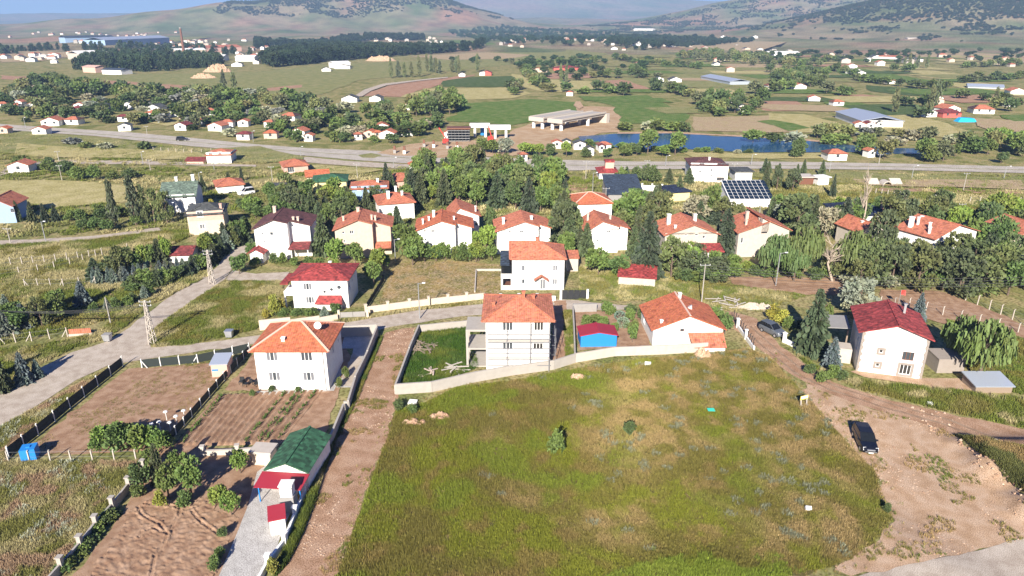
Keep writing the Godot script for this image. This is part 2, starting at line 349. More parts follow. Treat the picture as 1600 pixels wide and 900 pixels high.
var P_left := [-59.86,-65.17,-61.52,-73.82,-59.48,-79.27,-57.43,-87.43,-55.18,-89.94,-56.65,-82.92,-56.9,-73.82,-56.02,-66.72,-41.48,-66.72,-40.02,-65.17,-40.16,-58.21,-39.84,-49.15,-40.6,-47.66,-47.18,-47.66]
var P_yard := [-14.94,-100.81,-6.61,-103.26,-4.78,-89.54,-8.69,-85.76,-14.97,-84.68,-15.2,-89.94,-14.99,-96.65]
var P_mid := [-56.51,-101.29,-56.3,-106.33,-55.18,-116.24,-53.75,-124.36,-43,-124.36,-39.53,-114.73,-40.42,-102.51,-48.25,-97.1,-53.51,-95.99]

func make_fields():
	# foreground
	sheet("dirt_track", P_track, M.g_dirt, "bare earth track running beside the green field", 1.2, 0.35)
	sheet("meadow", P_field, M.g_field, "rough summer meadow filling the foreground", 1.0, 0.5)
	sheet("excavated_ground", P_dig, M.g_pale, "pale dug over earth around the parked black car", 1.2, 0.5)
	sheet("lane", P_lane, M.g_dirt, "earth lane past the crimson roofed house", 1.5, 0.25)
	ruts([37.27,-103.76,38.48,-95.33,39.97,-88,42.57,-83.62,47.27,-79.28,52.95,-74.98,57.57,-68.58], 0.75, M.g_rut, "worn wheel ruts along the earth lane")
	sheet("gravel_road", [51.41,-55.2,45.5,-53.6,39.5,-51.6,34.34,-50.51,29.12,-49.02,27.4,-47.6,46.1,-47.68], M.g_gravel, "grey gravel road in the bottom right corner", 1.2, 0.2)
	sheet("village_road", P_road, M.g_gravel, "pale gravel village road with a fork", 2.0, 0.25)
	sheet("village_road", [-53.77,-125.05,-54.46,-130.84,-49.21,-128.61,-43.14,-129.72,-41.6,-123.67,-47.21,-122.66,-52.74,-122.32], M.g_gravel, "gravel spur leading to the hipped roof house", 2.0, 0.2)
	sheet("bare_plot", [-53.78,-88.96,-45.32,-90.14,-39.44,-91.95,-39.51,-87.24,-39.61,-82.58,-39.91,-71.6,-41.23,-68.71,-48.42,-68.33,-55.32,-67.83,-54.94,-75.72,-54.2,-84.68], M.g_soil, "bare fenced garden plot", 1.2, 0.3)
	sheet("house_yard", [-37.88,-82.92,-37.75,-93.19,-38.08,-95.55,-26.81,-101.29,-23.31,-92.36,-22.52,-78,-21.93,-70.79,-26.56,-70.13,-25.15,-82.07,-32.02,-82.58], M.g_soil, "bare earth yard around the white hip roofed house", 1.0, 0.2)
	sheet("concrete_apron", [-33.71,-82.58,-32.7,-81.56,-23.47,-82.75,-23.54,-88.38,-24.29,-89.35,-24.44,-83.97], M.g_concrete, "narrow concrete apron along the house front", 0, 0)
	sheet("concrete_yard", [-26.01,-101.29,-21.16,-101.05,-20.87,-90.73,-21.46,-83.62,-23.33,-83.62,-23.13,-92.36,-23.61,-95.55,-25.42,-95.55], M.g_concrete, "concrete side yard behind the retaining wall", 0, 0)
	sheet("rubble_yard", [-23.39,-94.04,-20.76,-91.14,-21.36,-83.97,-23.15,-84.32], M.g_gravel, "stony strip of the side yard", 0.8, 0.1)
	sheet("garden_soil", [-41.29,-68.83,-39.55,-70.79,-34.42,-69.48,-27.66,-68.96,-26.82,-64.59,-26.35,-59.2,-25.53,-49.15,-25.51,-47.66,-38.68,-47.66,-38.47,-50.7,-38.59,-57.63,-39.82,-65.17], M.g_soil, "bare soil of the lower garden", 1.0, 0.2)
	sheet("concrete_terrace", [-27.59,-64.82,-25.48,-69.48,-22.7,-69.48,-22.19,-64.36,-21.93,-54.84,-21.67,-47.66,-25.68,-47.66,-26.26,-55.38,-26.61,-59.2], M.g_concrete, "pale concrete terrace by the green roofed shed", 0, 0)
	sheet("building_yard", P_yard, M.g_lush, "weedy yard of the unfinished house", 0.8, 0.3)
	sheet("side_path", [7.35,-114.73,9.35,-114.73,9.22,-91.95,5.43,-89.94], M.g_dirt, "dusty path beside the unfinished house", 0.8, 0.15)
	sheet("garden_ground", [9.99,-110.11,21.49,-110.11,20.76,-96.65,9.94,-94.9], M.g_soil, "soil of the shrub garden by the blue shed", 0.8, 0.15)
	sheet("empty_lot", [-22.9,-113.25,-23.32,-134.7,-12.95,-136.3,-2.29,-133.52,-2.28,-117.79,-11.24,-115.94,-17.58,-112.96], M.f_tan, "dry empty lot behind the low wall", 1.5, 0.3)
	sheet("grass_verge", P_mid, M.f_olive, "grassy corner between the village roads", 1.2, 0.4)
	sheet("sandy_yard", [47.08,-88,48.76,-88.77,55.84,-86.13,61.95,-86.13,64.71,-83.62,58.99,-82.58,53.34,-84.68,48.16,-86.5], M.g_pale, "sandy strip in front of the crimson roofed house", 0.8, 0.15)
	sheet("sandy_yard", [41.31,-126.81,61.97,-126.81,61.81,-121,58.4,-117.17,46.71,-117.79,41.01,-121.65], M.g_dirt, "sandy yard beneath the willows", 1.5, 0.4)
	sheet("tree_nursery", [66.74,-120.34,77.22,-119.37,79.83,-112.38,82.02,-104.26,78.43,-98.93,73.02,-101.29,67.77,-106.33,61.78,-109.01], M.g_soil, "bare soil under the garden trees on the right", 1.5, 0.4)
	sheet("garden_soil", [-76.77,-112.38,-70.3,-119.37,-66.33,-117.17,-66.39,-107.65,-69.14,-103.26], M.g_soil, "bare patch among the hedges left of the road", 1.2, 0.5)
	# ridged vegetable plot and tilled soil
	ridged("vegetable_plot", [-38.43,-81.73,-24.9,-83.1,-26.6,-70.26,-38.78,-69.74], 17)
	tilled()
	# beyond the village
	sheet("hay_field", [-155,-212.6,-133.7,-212.6,-114.6,-205.6,-99.5,-197.4,-96,-187.6,-109.9,-183.3,-119.7,-178.6,-132.5,-186.8,-138.1,-187.6], M.f_yellow, "yellow hay field on the left", 4, 1.2)
	sheet("grass_field", [-110.28,-146.21,-94.4,-152.4,-81,-157.5,-71.2,-158.5,-81.6,-131.59,-79.07,-122.66,-91.13,-117.79], M.f_olive, "pale grassy slope on the left", 4, 1.5)
	sheet("grass_field", [-107.27,-141.75,-86.45,-140.46,-82.02,-144.85,-81.61,-127.17,-94.41,-122.66], M.f_green, "weedy green strip between concrete posts", 3, 1.5)
	sheet("village_path", [-113.1,-150.4,-102.7,-151.9,-93.8,-153.9,-82.5,-160.7,-81,-158,-92.2,-150.9,-100.66,-148.53,-110.59,-146.67], M.g_gravel, "pale path crossing the left slope", 3, 0.4)
	sheet("side_road", [-164,-226,-169.2,-243.4,-153,-245.8,-118.1,-242.2,-101.4,-238.8,-85.6,-236.6,-84.5,-233.3,-115.5,-236.6,-148.9,-238.8,-158.3,-236.6,-159.4,-219.1], M.g_gravel, "narrow side road below the highway", 4, 0.4)
	sheet("dirt_track", [16.9,-205.6,21.7,-206.4,21.9,-182.6,17.1,-176,16.6,-184], M.g_dirt, "earth track coming down from the highway", 3, 0.6)
	sheet("grass_field", [66.4,-214.4,103.5,-214.4,104.9,-197.4,141.6,-192.7,121.5,-162.9,105.6,-166.9,94.5,-176,83.7,-181.3,66.3,-189.7], M.f_olive, "grassy field right of the solar panel roof", 4, 1.5)
	sheet("grass_field", [106.2,-192.7,139.6,-189.7,127,-171,111.8,-172.3,103.8,-181.3], M.f_green, "green weedy field with two rows of posts", 4, 1.5)
	sheet("dirt_track", [96.6,-203,128.1,-199.8,145.8,-199,143.2,-195,125.3,-195,96.2,-198.2], M.g_dirt, "pale track parallel to the highway", 4, 0.5)
	sheet("dirt_track", [106.7,-176,115.6,-178.6,133,-179.9,130.4,-176,116.6,-174.7,108.8,-169.8,105.8,-168.6], M.g_dirt, "earth track by the green weedy field", 4, 0.5)
	sheet("grass_slope", [13.25,-132.36,20.51,-134.7,35.83,-124.36,52.16,-117.17,41.81,-109.83,34.53,-110.67,22.27,-114.73,11.69,-114.73], M.f_olive, "grassy slope behind the big orange roof", 2, 0.5)
	# highway
	sheet("highway", [-261.2,-343.3,-237.2,-334.6,-206,-322.3,-165,-309,-130.9,-293.4,-99.4,-277.7,-77.2,-269,-57.1,-264.8,-37.3,-259.5,-22.9,-254.3,0,-248.1,22.1,-244.6,43.7,-242.2,87.5,-242.2,129.5,-238.8,169,-233.3,187.7,-230.1,180,-220.1,162,-223,124.1,-228.1,83.4,-230.1,41.5,-229.1,18.5,-227,0,-232.3,-23.1,-232.3,-34.5,-238.8,-53,-244.6,-72.9,-253.1,-122.4,-273.3,-172.9,-298.4,-225,-316.5,-247.5,-324.3], M.g_asphalt, "pale asphalt highway crossing the valley")
	for k in 2:
		var hp := [[-230.2,-324.3,-176.2,-304.5,-126.8,-283.7,-75,-260.8,-35.9,-248.8], [19.2,-236,42.6,-235.5,85.4,-235.9,126.7,-233.3,165.4,-228.1]][k] as Array
		var l := v2(hp); var q := PackedVector2Array(l); 
		for i in range(l.size() - 1, -1, -1): q.append(l[i] + Vector2(0, 0.7))
		sheet_no += 1; tag(obj("median_strip", drape(q, 0.02 + sheet_no * 0.004), M.f_olive), "narrow grass median of the highway", "", "", "structure")
	sheet("junction_island", [-54.9,-254.3,-51.1,-258.2,-46.7,-254.3,-48.3,-249.4,-52.8,-249.4], M.f_olive, "oval grass island of the highway junction", 3, 0.4)
	sheet("junction_island", [-66.6,-250.6,-52.7,-243.4,-42.8,-236.6,-50.5,-232.3,-64.8,-238.8,-73.2,-245.8], M.f_olive, "grass triangle below the highway junction", 3, 0.6)
	sheet("slip_road", [-72.2,-250.6,-57.1,-243.4,-34.2,-236.6,-21,-232.3,-20.7,-228.1,-37.5,-230.1,-59.9,-236.6,-79.8,-245.8], M.g_gravel, "slip road leaving the highway", 4, 0.3)
	# building site and lake
	sheet("building_site", [-48.7,-258.2,-39.8,-277.7,-25.4,-283.7,-10.3,-288.5,0,-310.8,10.5,-338.9,26.2,-372.1,37.4,-406,56.9,-399.9,51.6,-338.9,44.8,-310.8,27.8,-296.7,21.1,-277.7,9.4,-260.8,-2.3,-251.8,-22.4,-248.1,-41,-253.1], M.g_site, "sandy building site of the new bridge", 6, 2)
	sheet("lake", [27.8,-296.7,43.8,-303.6,68,-305.4,85.1,-298.4,111.4,-290.1,124.9,-279.2,144.7,-269,164,-264.8,158.3,-256.9,134,-256.9,117.2,-260.8,82,-260.8,62.1,-266.2,47.8,-266.2,31.8,-273.3,27.5,-285.3], M.water, "blue lake beside the building site", 8, 1.5)
	sheet("lake_shore", [45.4,-309,69.1,-310.8,86.5,-303.6,113.2,-295,126.8,-283.7,125.5,-280.7,111.7,-290.9,85.4,-299.3,68.2,-306.3,44.7,-304.5], M.g_pale, "pale sandy shore of the lake", 8, 0.8)
	sheet("lake_shore", [61.2,-262.1,81.2,-258.2,116.1,-258.2,116.3,-248.1,89.1,-246.9,63.2,-250.6], M.f_yellow, "dry grassy bank between lake and highway", 6, 1)
	var F := [["f_olive", [-389.4,-624.7,-231.6,-670,-188.8,-783.1,-115.8,-841.9,-64.5,-940.5,0,-910.1,0,-783.1,-120.5,-578.8,-123,-439.1,-182.9,-499.7,-292.3,-561.1]],
		["f_brown", [-437.4,-631.8,-295.3,-566.9,-182.9,-499.7,-154.7,-539.1,-149,-518.7,-173.7,-473.6,-278.6,-533.8,-410.1,-591.3]],
		["f_brown", [-96.8,-461.5,-87.7,-561.1,-52.9,-610.9,-30.4,-639.1,-60.6,-504.3,-69.1,-453.8]], ["f_yellow", [-69.1,-453.8,-61.2,-509,0,-518.7,12.5,-477.8,0,-446.3,-38.1,-435.5]], ["f_dark", [-50.1,-523.6,-53.7,-572.8,-37,-610.9,0,-624.7,21.1,-578.8,14.6,-523.6]],
		["f_green", [-29.4,-418.6,11.6,-442.7,37.3,-425.2,32.6,-362,0,-330.4,-30.4,-343.3]], ["f_green", [41.7,-453.8,85.4,-465.5,90.7,-364.5,78.6,-338.9,51,-334.6,56.9,-399.9]], ["f_brown", [67.1,-572.8,94.8,-591.3,96.7,-509,77,-490.7]], ["f_brown", [28.3,-654.2,70.7,-654.2,65.4,-604.2,25.6,-591.3]],
		["f_yellow", [0,-646.6,25.6,-591.3,66.4,-566.9,74.9,-490.7,41.7,-477.8,17.3,-495.1,4.6,-528.7]], ["f_olive", [88.1,-597.7,127,-610.9,134.6,-533.8,100.1,-477.8,96.7,-504.3]], ["f_olive", [128.9,-678.2,220.8,-731.7,226,-578.8,161.4,-461.5,128.4,-490.7,128,-566.9]],
		["f_tan", [89.9,-357.1,128.7,-364.5,149.5,-352.4,146.5,-310.8,110,-309,77.8,-312.7]], ["f_tan", [217.9,-817.4,289.5,-841.9,276.5,-639.1,246.1,-591.3,214.9,-654.2]], ["f_brown", [145.7,-432.1,168.6,-435.5,162.2,-385.5,131.5,-382.8]], ["f_yellow", [132.1,-374.7,149.9,-369.5,151.6,-322.3,142.2,-307.2,120.3,-307.2,117.9,-332.5]],
		["f_yellow", [173.7,-364.5,205.1,-372.1,197.7,-310.8,180.6,-293.4,160.5,-300.1]], ["f_green", [186.9,-435.5,203.8,-439.1,201.3,-391.2,169.6,-377.4,169.8,-394.1]], ["f_dark", [256.3,-533.8,277.4,-513.8,289.9,-477.8,273.8,-453.8,250.1,-461.5,239.6,-490.7]], ["f_yellow", [351.5,-678.2,390.1,-695.2,393.2,-617.7,349.4,-566.9,338.7,-610.9]], ["f_green", [305.2,-722.3,338.3,-713,328.1,-591.3,337.7,-555.5,307.6,-544.4,277.5,-604.2]],
		["f_yellow", [317.7,-549.9,359.2,-566.9,333.6,-477.8,317.5,-453.8,310.8,-495.1]], ["f_tan", [583.1,-1099.5,638.2,-1065.2,684,-973,560.5,-794.2,506.6,-841.9,484.4,-895.6]], ["f_brown", [205.7,-461.5,225.6,-469.5,234.3,-446.3,203.8,-439.1]], ["f_tan", [225.7,-354.7,249.1,-343.3,219.3,-300.1,205.7,-312.7]], ["f_green", [246.1,-367,265.5,-367,249.1,-343.3,236.9,-343.3]],
		["f_tan", [201.1,-1177.1,519,-1605.4,559.4,-1527.3,346.5,-1065.2,247.2,-1030.9]], ["f_green", [-136.6,-1603.4,-40,-2358,0,-2024.1,32.5,-1271.1,-39.1,-1143]], ["f_yellow", [32.5,-1271.1,106.3,-1245.8,162,-1185.6,99.1,-1159.2,39.4,-1151.1]], ["f_olive", [0,-1151.5,96.9,-1133.6,132.4,-1030.9,68.4,-794.2,-14.1,-817.4,-50.9,-990.1]], ["f_tan", [-131.2,-956.5,-36.5,-1065.2,25.5,-990.1,0,-895.6,-74.6,-868]],
		["f_olive", [-222.4,-312.7,-171.1,-295,-120.6,-269,-112.9,-250.6,-149,-250.6,-185.7,-258.2]], ["f_yellow", [-193.9,-277.7,-159.2,-269,-116.1,-258.2,-85,-248.1,-110.8,-245.8,-149,-250.6,-177.7,-253.1]], ["f_olive", [-97.4,-271.8,-72.2,-250.6,-71.2,-238.8,-102.3,-241.1,-118.3,-263.5]], ["f_yellow", [-171,-338.9,-155.7,-352.4,-142.8,-343.3,-156.3,-326.3]], ["f_olive", [24.6,-226,53.1,-225,73.2,-224,106.9,-222,158.1,-217.2,149.1,-203.9,98.4,-207.3,67.5,-218.2,39.7,-218.2,24,-220.1]],
		["f_tan", [103.5,-214.4,153.8,-210.8,146.9,-200.6,101.4,-205.6]], ["f_yellow", [-78,-240,-54.7,-232.3,-41.4,-228.1,-48,-220.1,-73.8,-226]], ["f_green", [115.4,-343.3,126.1,-347.8,131.6,-322.3,118.9,-310.8]], ["f_olive", [-972.2,-1657.2,-1056.4,-2264.5,-763.9,-1911.5,-624.9,-1220.4]], ["f_tan", [-792.8,-1159.2,-678.8,-1169.1,-565,-1030.9,-535.5,-841.9,-562.4,-817.4]]]
	for a in F:
		var what: String = {"f_olive": "pasture", "f_brown": "ploughed_field", "f_yellow": "hay_field", "f_dark": "crop_field", "f_green": "green_field", "f_tan": "stubble_field"}[a[0]]
		sheet(what, a[1], M[a[0]], "", 12.0, 2.0)
	# narrow parcels of the plain
	for j in 13:
		for i in 11:
			if rng.randf() < 0.45: continue
			var c0 := Vector2(60 + i * 52 + j * 9 + rng.randf_range(-12, 12), -(395 + j * 46 + rng.randf_range(-8, 8))); var ux := Vector2(rng.randf_range(20, 34), rng.randf_range(-6, 6)); var uz := Vector2(rng.randf_range(-5, 5), -rng.randf_range(10, 22))
			if c0.x > 0.66 * -c0.y: continue
			var kd: String = ["f_green", "f_yellow", "f_olive", "f_tan", "f_dark", "f_yellow", "f_brown", "f_olive"][rng.randi() % 8]; var cs := []
			for e in [c0 - ux - uz, c0 + ux - uz, c0 + ux + uz, c0 - ux + uz]: cs.append(e.x); cs.append(e.y)
			sheet("field_parcel", cs, M[kd], "", 12.0, 1.5)
	sheet("valley_road", [-100,-453.8,-98.4,-461.5,-100.2,-499.7,-95.6,-544.4,-75.3,-578.8,-52.9,-610.9,-52.1,-600.9,-73.8,-566.9,-90.6,-531.2,-94.1,-490.7,-92.9,-453.8], M.g_gravel, "curving pale road beyond the fields")
	sheet("valley_road", [37.3,-425.2,39.5,-425.2,39.4,-399.9,35.9,-388.3,34.2,-406], M.g_pale, "sandy road to the new bridge")

func ridged(called: String, pts: Array, rows: int):
	var p := v2(pts); var mb := MB.new(); var nu := rows * 6; var nv := 40
	var g := []
	for j in nv + 1:
		for i in nu + 1:
			var u := float(i) / nu; var w := float(j) / nv
			var q := p[0].lerp(p[1], u).lerp(p[3].lerp(p[2], u), w)
			var y := 0.16 + 0.14 * cos(u * rows * TAU) + 0.05 * nz.get_noise_2d(q.x * 90, q.y * 90)
			if i == 0 or j == 0 or i == nu or j == nv: y = 0.0
			g.append(Vector3(q.x, y, q.y))
	for j in nv:
		for i in nu:
			var k := j * (nu + 1) + i
			for t in [[k, k + nu + 1, k + 1], [k + 1, k + nu + 1, k + nu + 2]]:
				mb.tri(g[t[0]], g[t[1]], g[t[2]], Vector2(g[t[0]].x, g[t[0]].z), Vector2(g[t[1]].x, g[t[1]].z), Vector2(g[t[2]].x, g[t[2]].z))
	mb.smooth_normals()
	tag(obj(called, mb, M.g_soil), "vegetable plot in straight ridges before the white house", "", "", "structure")
	# crops on some rows
	var tr := []; var cols := []
	for r in rows:
		var lush: bool = r in [1, 11, 13, 14, 16]; var dens := 0.9 if lush else 0.75
		for k in (50 if lush else 60):
			if rng.randf() > dens: continue
			var u := (r + rng.randf_range(-0.08, 0.08)) / rows; var w := rng.randf_range(0.03, 0.97)
			var q := p[0].lerp(p[1], u).lerp(p[3].lerp(p[2], u), w)
			tr.append(tuft_xf(Vector3(q.x, 0.2, q.y), rng.randf_range(0.4, 0.7) if lush else rng.randf_range(0.15, 0.3), rng.randf_range(0.3, 0.5) if lush else rng.randf_range(0.1, 0.2))); cols.append((Color(0.07, 0.12, 0.03) if lush else Color(0.12, 0.1, 0.05)) * rng.randf_range(0.8, 1.3))
	multi("crop_rows", tuft_mesh(5, 0.16), tr, cols, "young green vegetable rows in the ridged plot", "crops")

func tilled():
	var poly := rough(v2([-37.95,-57.63,-37.31,-61.06,-35,-60.64,-30.76,-60.22,-28.37,-57.72,-26.87,-57.05,-26.3,-51.92,-25.79,-47.66,-37.31,-47.66,-37.54,-51.1]), 1.0, 0.5)
	var tracks := [v2([-38.12,-59.51,-36.56,-57.63,-34.18,-56.3,-32.77,-54.84,-32.45,-53.61,-32.61,-51.92,-31.65,-49.15]), v2([-37.36,-58.21,-37.17,-59.41,-34.75,-59.2,-33.24,-58.7,-32.89,-57.63,-32.81,-55.74]), v2([-32.77,-54.84,-34.53,-55.74,-35.38,-55.2,-35.27,-54.48]), v2([-31.87,-58.21,-30.52,-56.77,-27.64,-54.66]), v2([-32.6,-58.41,-31.8,-58.8,-31.34,-59.41])]
	var mb := MB.new(); var b := Rect2(poly[0], Vector2.ZERO)
	for q in poly: b = b.expand(q)
	var c := 0.16; var nx := int(b.size.x / c); var ny := int(b.size.y / c); var g := {}
	for j in ny:
		for i in nx:
			var q := b.position + Vector2(i, j) * c
			if not Geometry2D.is_point_in_polygon(q, poly): continue
			var wv := nz.get_noise_2d(q.x * 6, q.y * 6) * 5
			var y := 0.12 + 0.035 * sin((q.x * 0.45 + q.y * 0.9 + wv * 0.4) * 13.0) + 0.1 * nz.get_noise_2d(q.x * 70, q.y * 70) + 0.05 * nz.get_noise_2d(q.x * 160, q.y * 160)
			for t in tracks:
				for s in t.size() - 1:
					var dd := q.distance_to(Geometry2D.get_closest_point_to_segment(q, t[s], t[s + 1]))
					if dd < 0.5: y += 0.13 * cos(dd / 0.25 * PI) * (1 - dd / 0.5) * -1.0
			g[Vector2i(i, j)] = Vector3(q.x, y, q.y)
	for k in g:
		var a = g.get(k); var e = g.get(k + Vector2i(1, 0)); var f = g.get(k + Vector2i(1, 1)); var h = g.get(k + Vector2i(0, 1))
		if e == null or f == null or h == null: continue
		mb.tri(a, h, f, Vector2(a.x, a.z), Vector2(h.x, h.z), Vector2(f.x, f.z)); mb.tri(a, f, e, Vector2(a.x, a.z), Vector2(f.x, f.z), Vector2(e.x, e.z))
	mb.smooth_normals()
	tag(obj("tilled_bed", mb, M.g_soil), "freshly tilled soil with curved wheel tracks", "", "", "structure")

# ---------------------------------------------------------------- houses
func wall_face(mb: MB, o: Vector3, u: Vector3, L: float, h: float, holes: Array):
	var xs := [0.0, L]; var ys := [0.0, h]; var nn := u.cross(Vector3.UP)
	for q in holes:
		for x in [q[0], q[0] + q[2]]: if not xs.has(x): xs.append(x)
		for y in [q[1], q[1] + q[3]]: if not ys.has(y): ys.append(y)
	xs.sort(); ys.sort()
	for i in xs.size() - 1:
		for j in ys.size() - 1:
			var cx: float = (xs[i] + xs[i + 1]) / 2; var cy: float = (ys[j] + ys[j + 1]) / 2; var inside := false
			for q in holes: if cx > q[0] and cx < q[0] + q[2] and cy > q[1] and cy < q[1] + q[3]: inside = true
			if not inside: mb.quad(o + u * xs[i] + Vector3.UP * ys[j], o + u * xs[i + 1] + Vector3.UP * ys[j], o + u * xs[i + 1] + Vector3.UP * ys[j + 1], o + u * xs[i] + Vector3.UP * ys[j + 1])
	for q in holes:
		var a: Vector3 = o + u * q[0] + Vector3.UP * q[1]; var b: Vector3 = a + u * q[2]; var c: Vector3 = b + Vector3.UP * q[3]; var d: Vector3 = a + Vector3.UP * q[3]; var r := -nn * 0.2
		mb.quad(a, a + r, b + r, b); mb.quad(b, b + r, c + r, c); mb.quad(c, c + r, d + r, d); mb.quad(d, d + r, a + r, a)

func window(o: Vector3, u: Vector3, q: Array, parent: Node3D):
	# q: x, y, w, h, style  (0 pale curtain, 1 dark pane, 2 plain hole, 3 brown, 4 stone surround, 5 grille, 6 double white surround, 7 round handled apart)
	var nn := u.cross(Vector3.UP); var st: int = q[4]
	var a: Vector3 = o + u * q[0] + Vector3.UP * q[1] - nn * 0.14
	var t := Transform3D(Basis(u, Vector3.UP, nn), a); var w: float = q[2]; var h: float = q[3]
	var fm: Material = M.brownwood if st == 3 else M.frame
	var mb := MB.new(); var f := 0.07
	mb.box(Vector3(0, 0, 0), Vector3(f, h, .06), t); mb.box(Vector3(w - f, 0, 0), Vector3(w, h, .06), t); mb.box(Vector3(f, 0, 0), Vector3(w - f, f, .06), t); mb.box(Vector3(f, h - f, 0), Vector3(w - f, h, .06), t)
	var k := 0 if w < 0.8 else (1 if w < 1.3 else 2)
	for i in k: mb.box(Vector3(w * (i + 1) / (k + 1) - .035, f, 0), Vector3(w * (i + 1) / (k + 1) + .035, h - f, .06), t)
	if st == 5:
		for i in 2: mb.box(Vector3(w * (i + 1) / 3 - .05, f, 0), Vector3(w * (i + 1) / 3 + .05, h - f, .14), t); mb.box(Vector3(f, h * (i + 1) / 3 - .05, 0), Vector3(w - f, h * (i + 1) / 3 + .05, .13), t)
	var win := obj("window", mb, fm, parent)
	for i in k + 1:
		var pb := MB.new(); pb.box(Vector3(w * i / (k + 1), 0.01, -0.03), Vector3(w * (i + 1) / (k + 1) - 0.002, h - 0.01, 0.01), t)
		obj("pane", pb, (M.curtain if st in [0, 6] and (i % 2 == 0 or st == 6) else (M.hole if st in [2, 4, 5] else M.pane)), win)
	if st in [4, 6]:
		var sb := MB.new(); var e := 0.3 if st == 4 else 0.16; var z0 := 0.143; var z1 := 0.2
		sb.box(Vector3(-e, -e, z0), Vector3(0, h + e, z1), t); sb.box(Vector3(w, -e, z0), Vector3(w + e, h + e, z1), t); sb.box(Vector3(0, -e, z0), Vector3(w, 0, z1), t); sb.box(Vector3(0, h, z0), Vector3(w, h + e, z1), t)
		obj("surround", sb, M.stone if st == 4 else M.white, win)
	elif w > 0.8:
		var ss := MB.new(); ss.box(Vector3(-.06, -.07, .143), Vector3(w + .06, 0, .22), t); obj("sill", ss, M.frame, win)

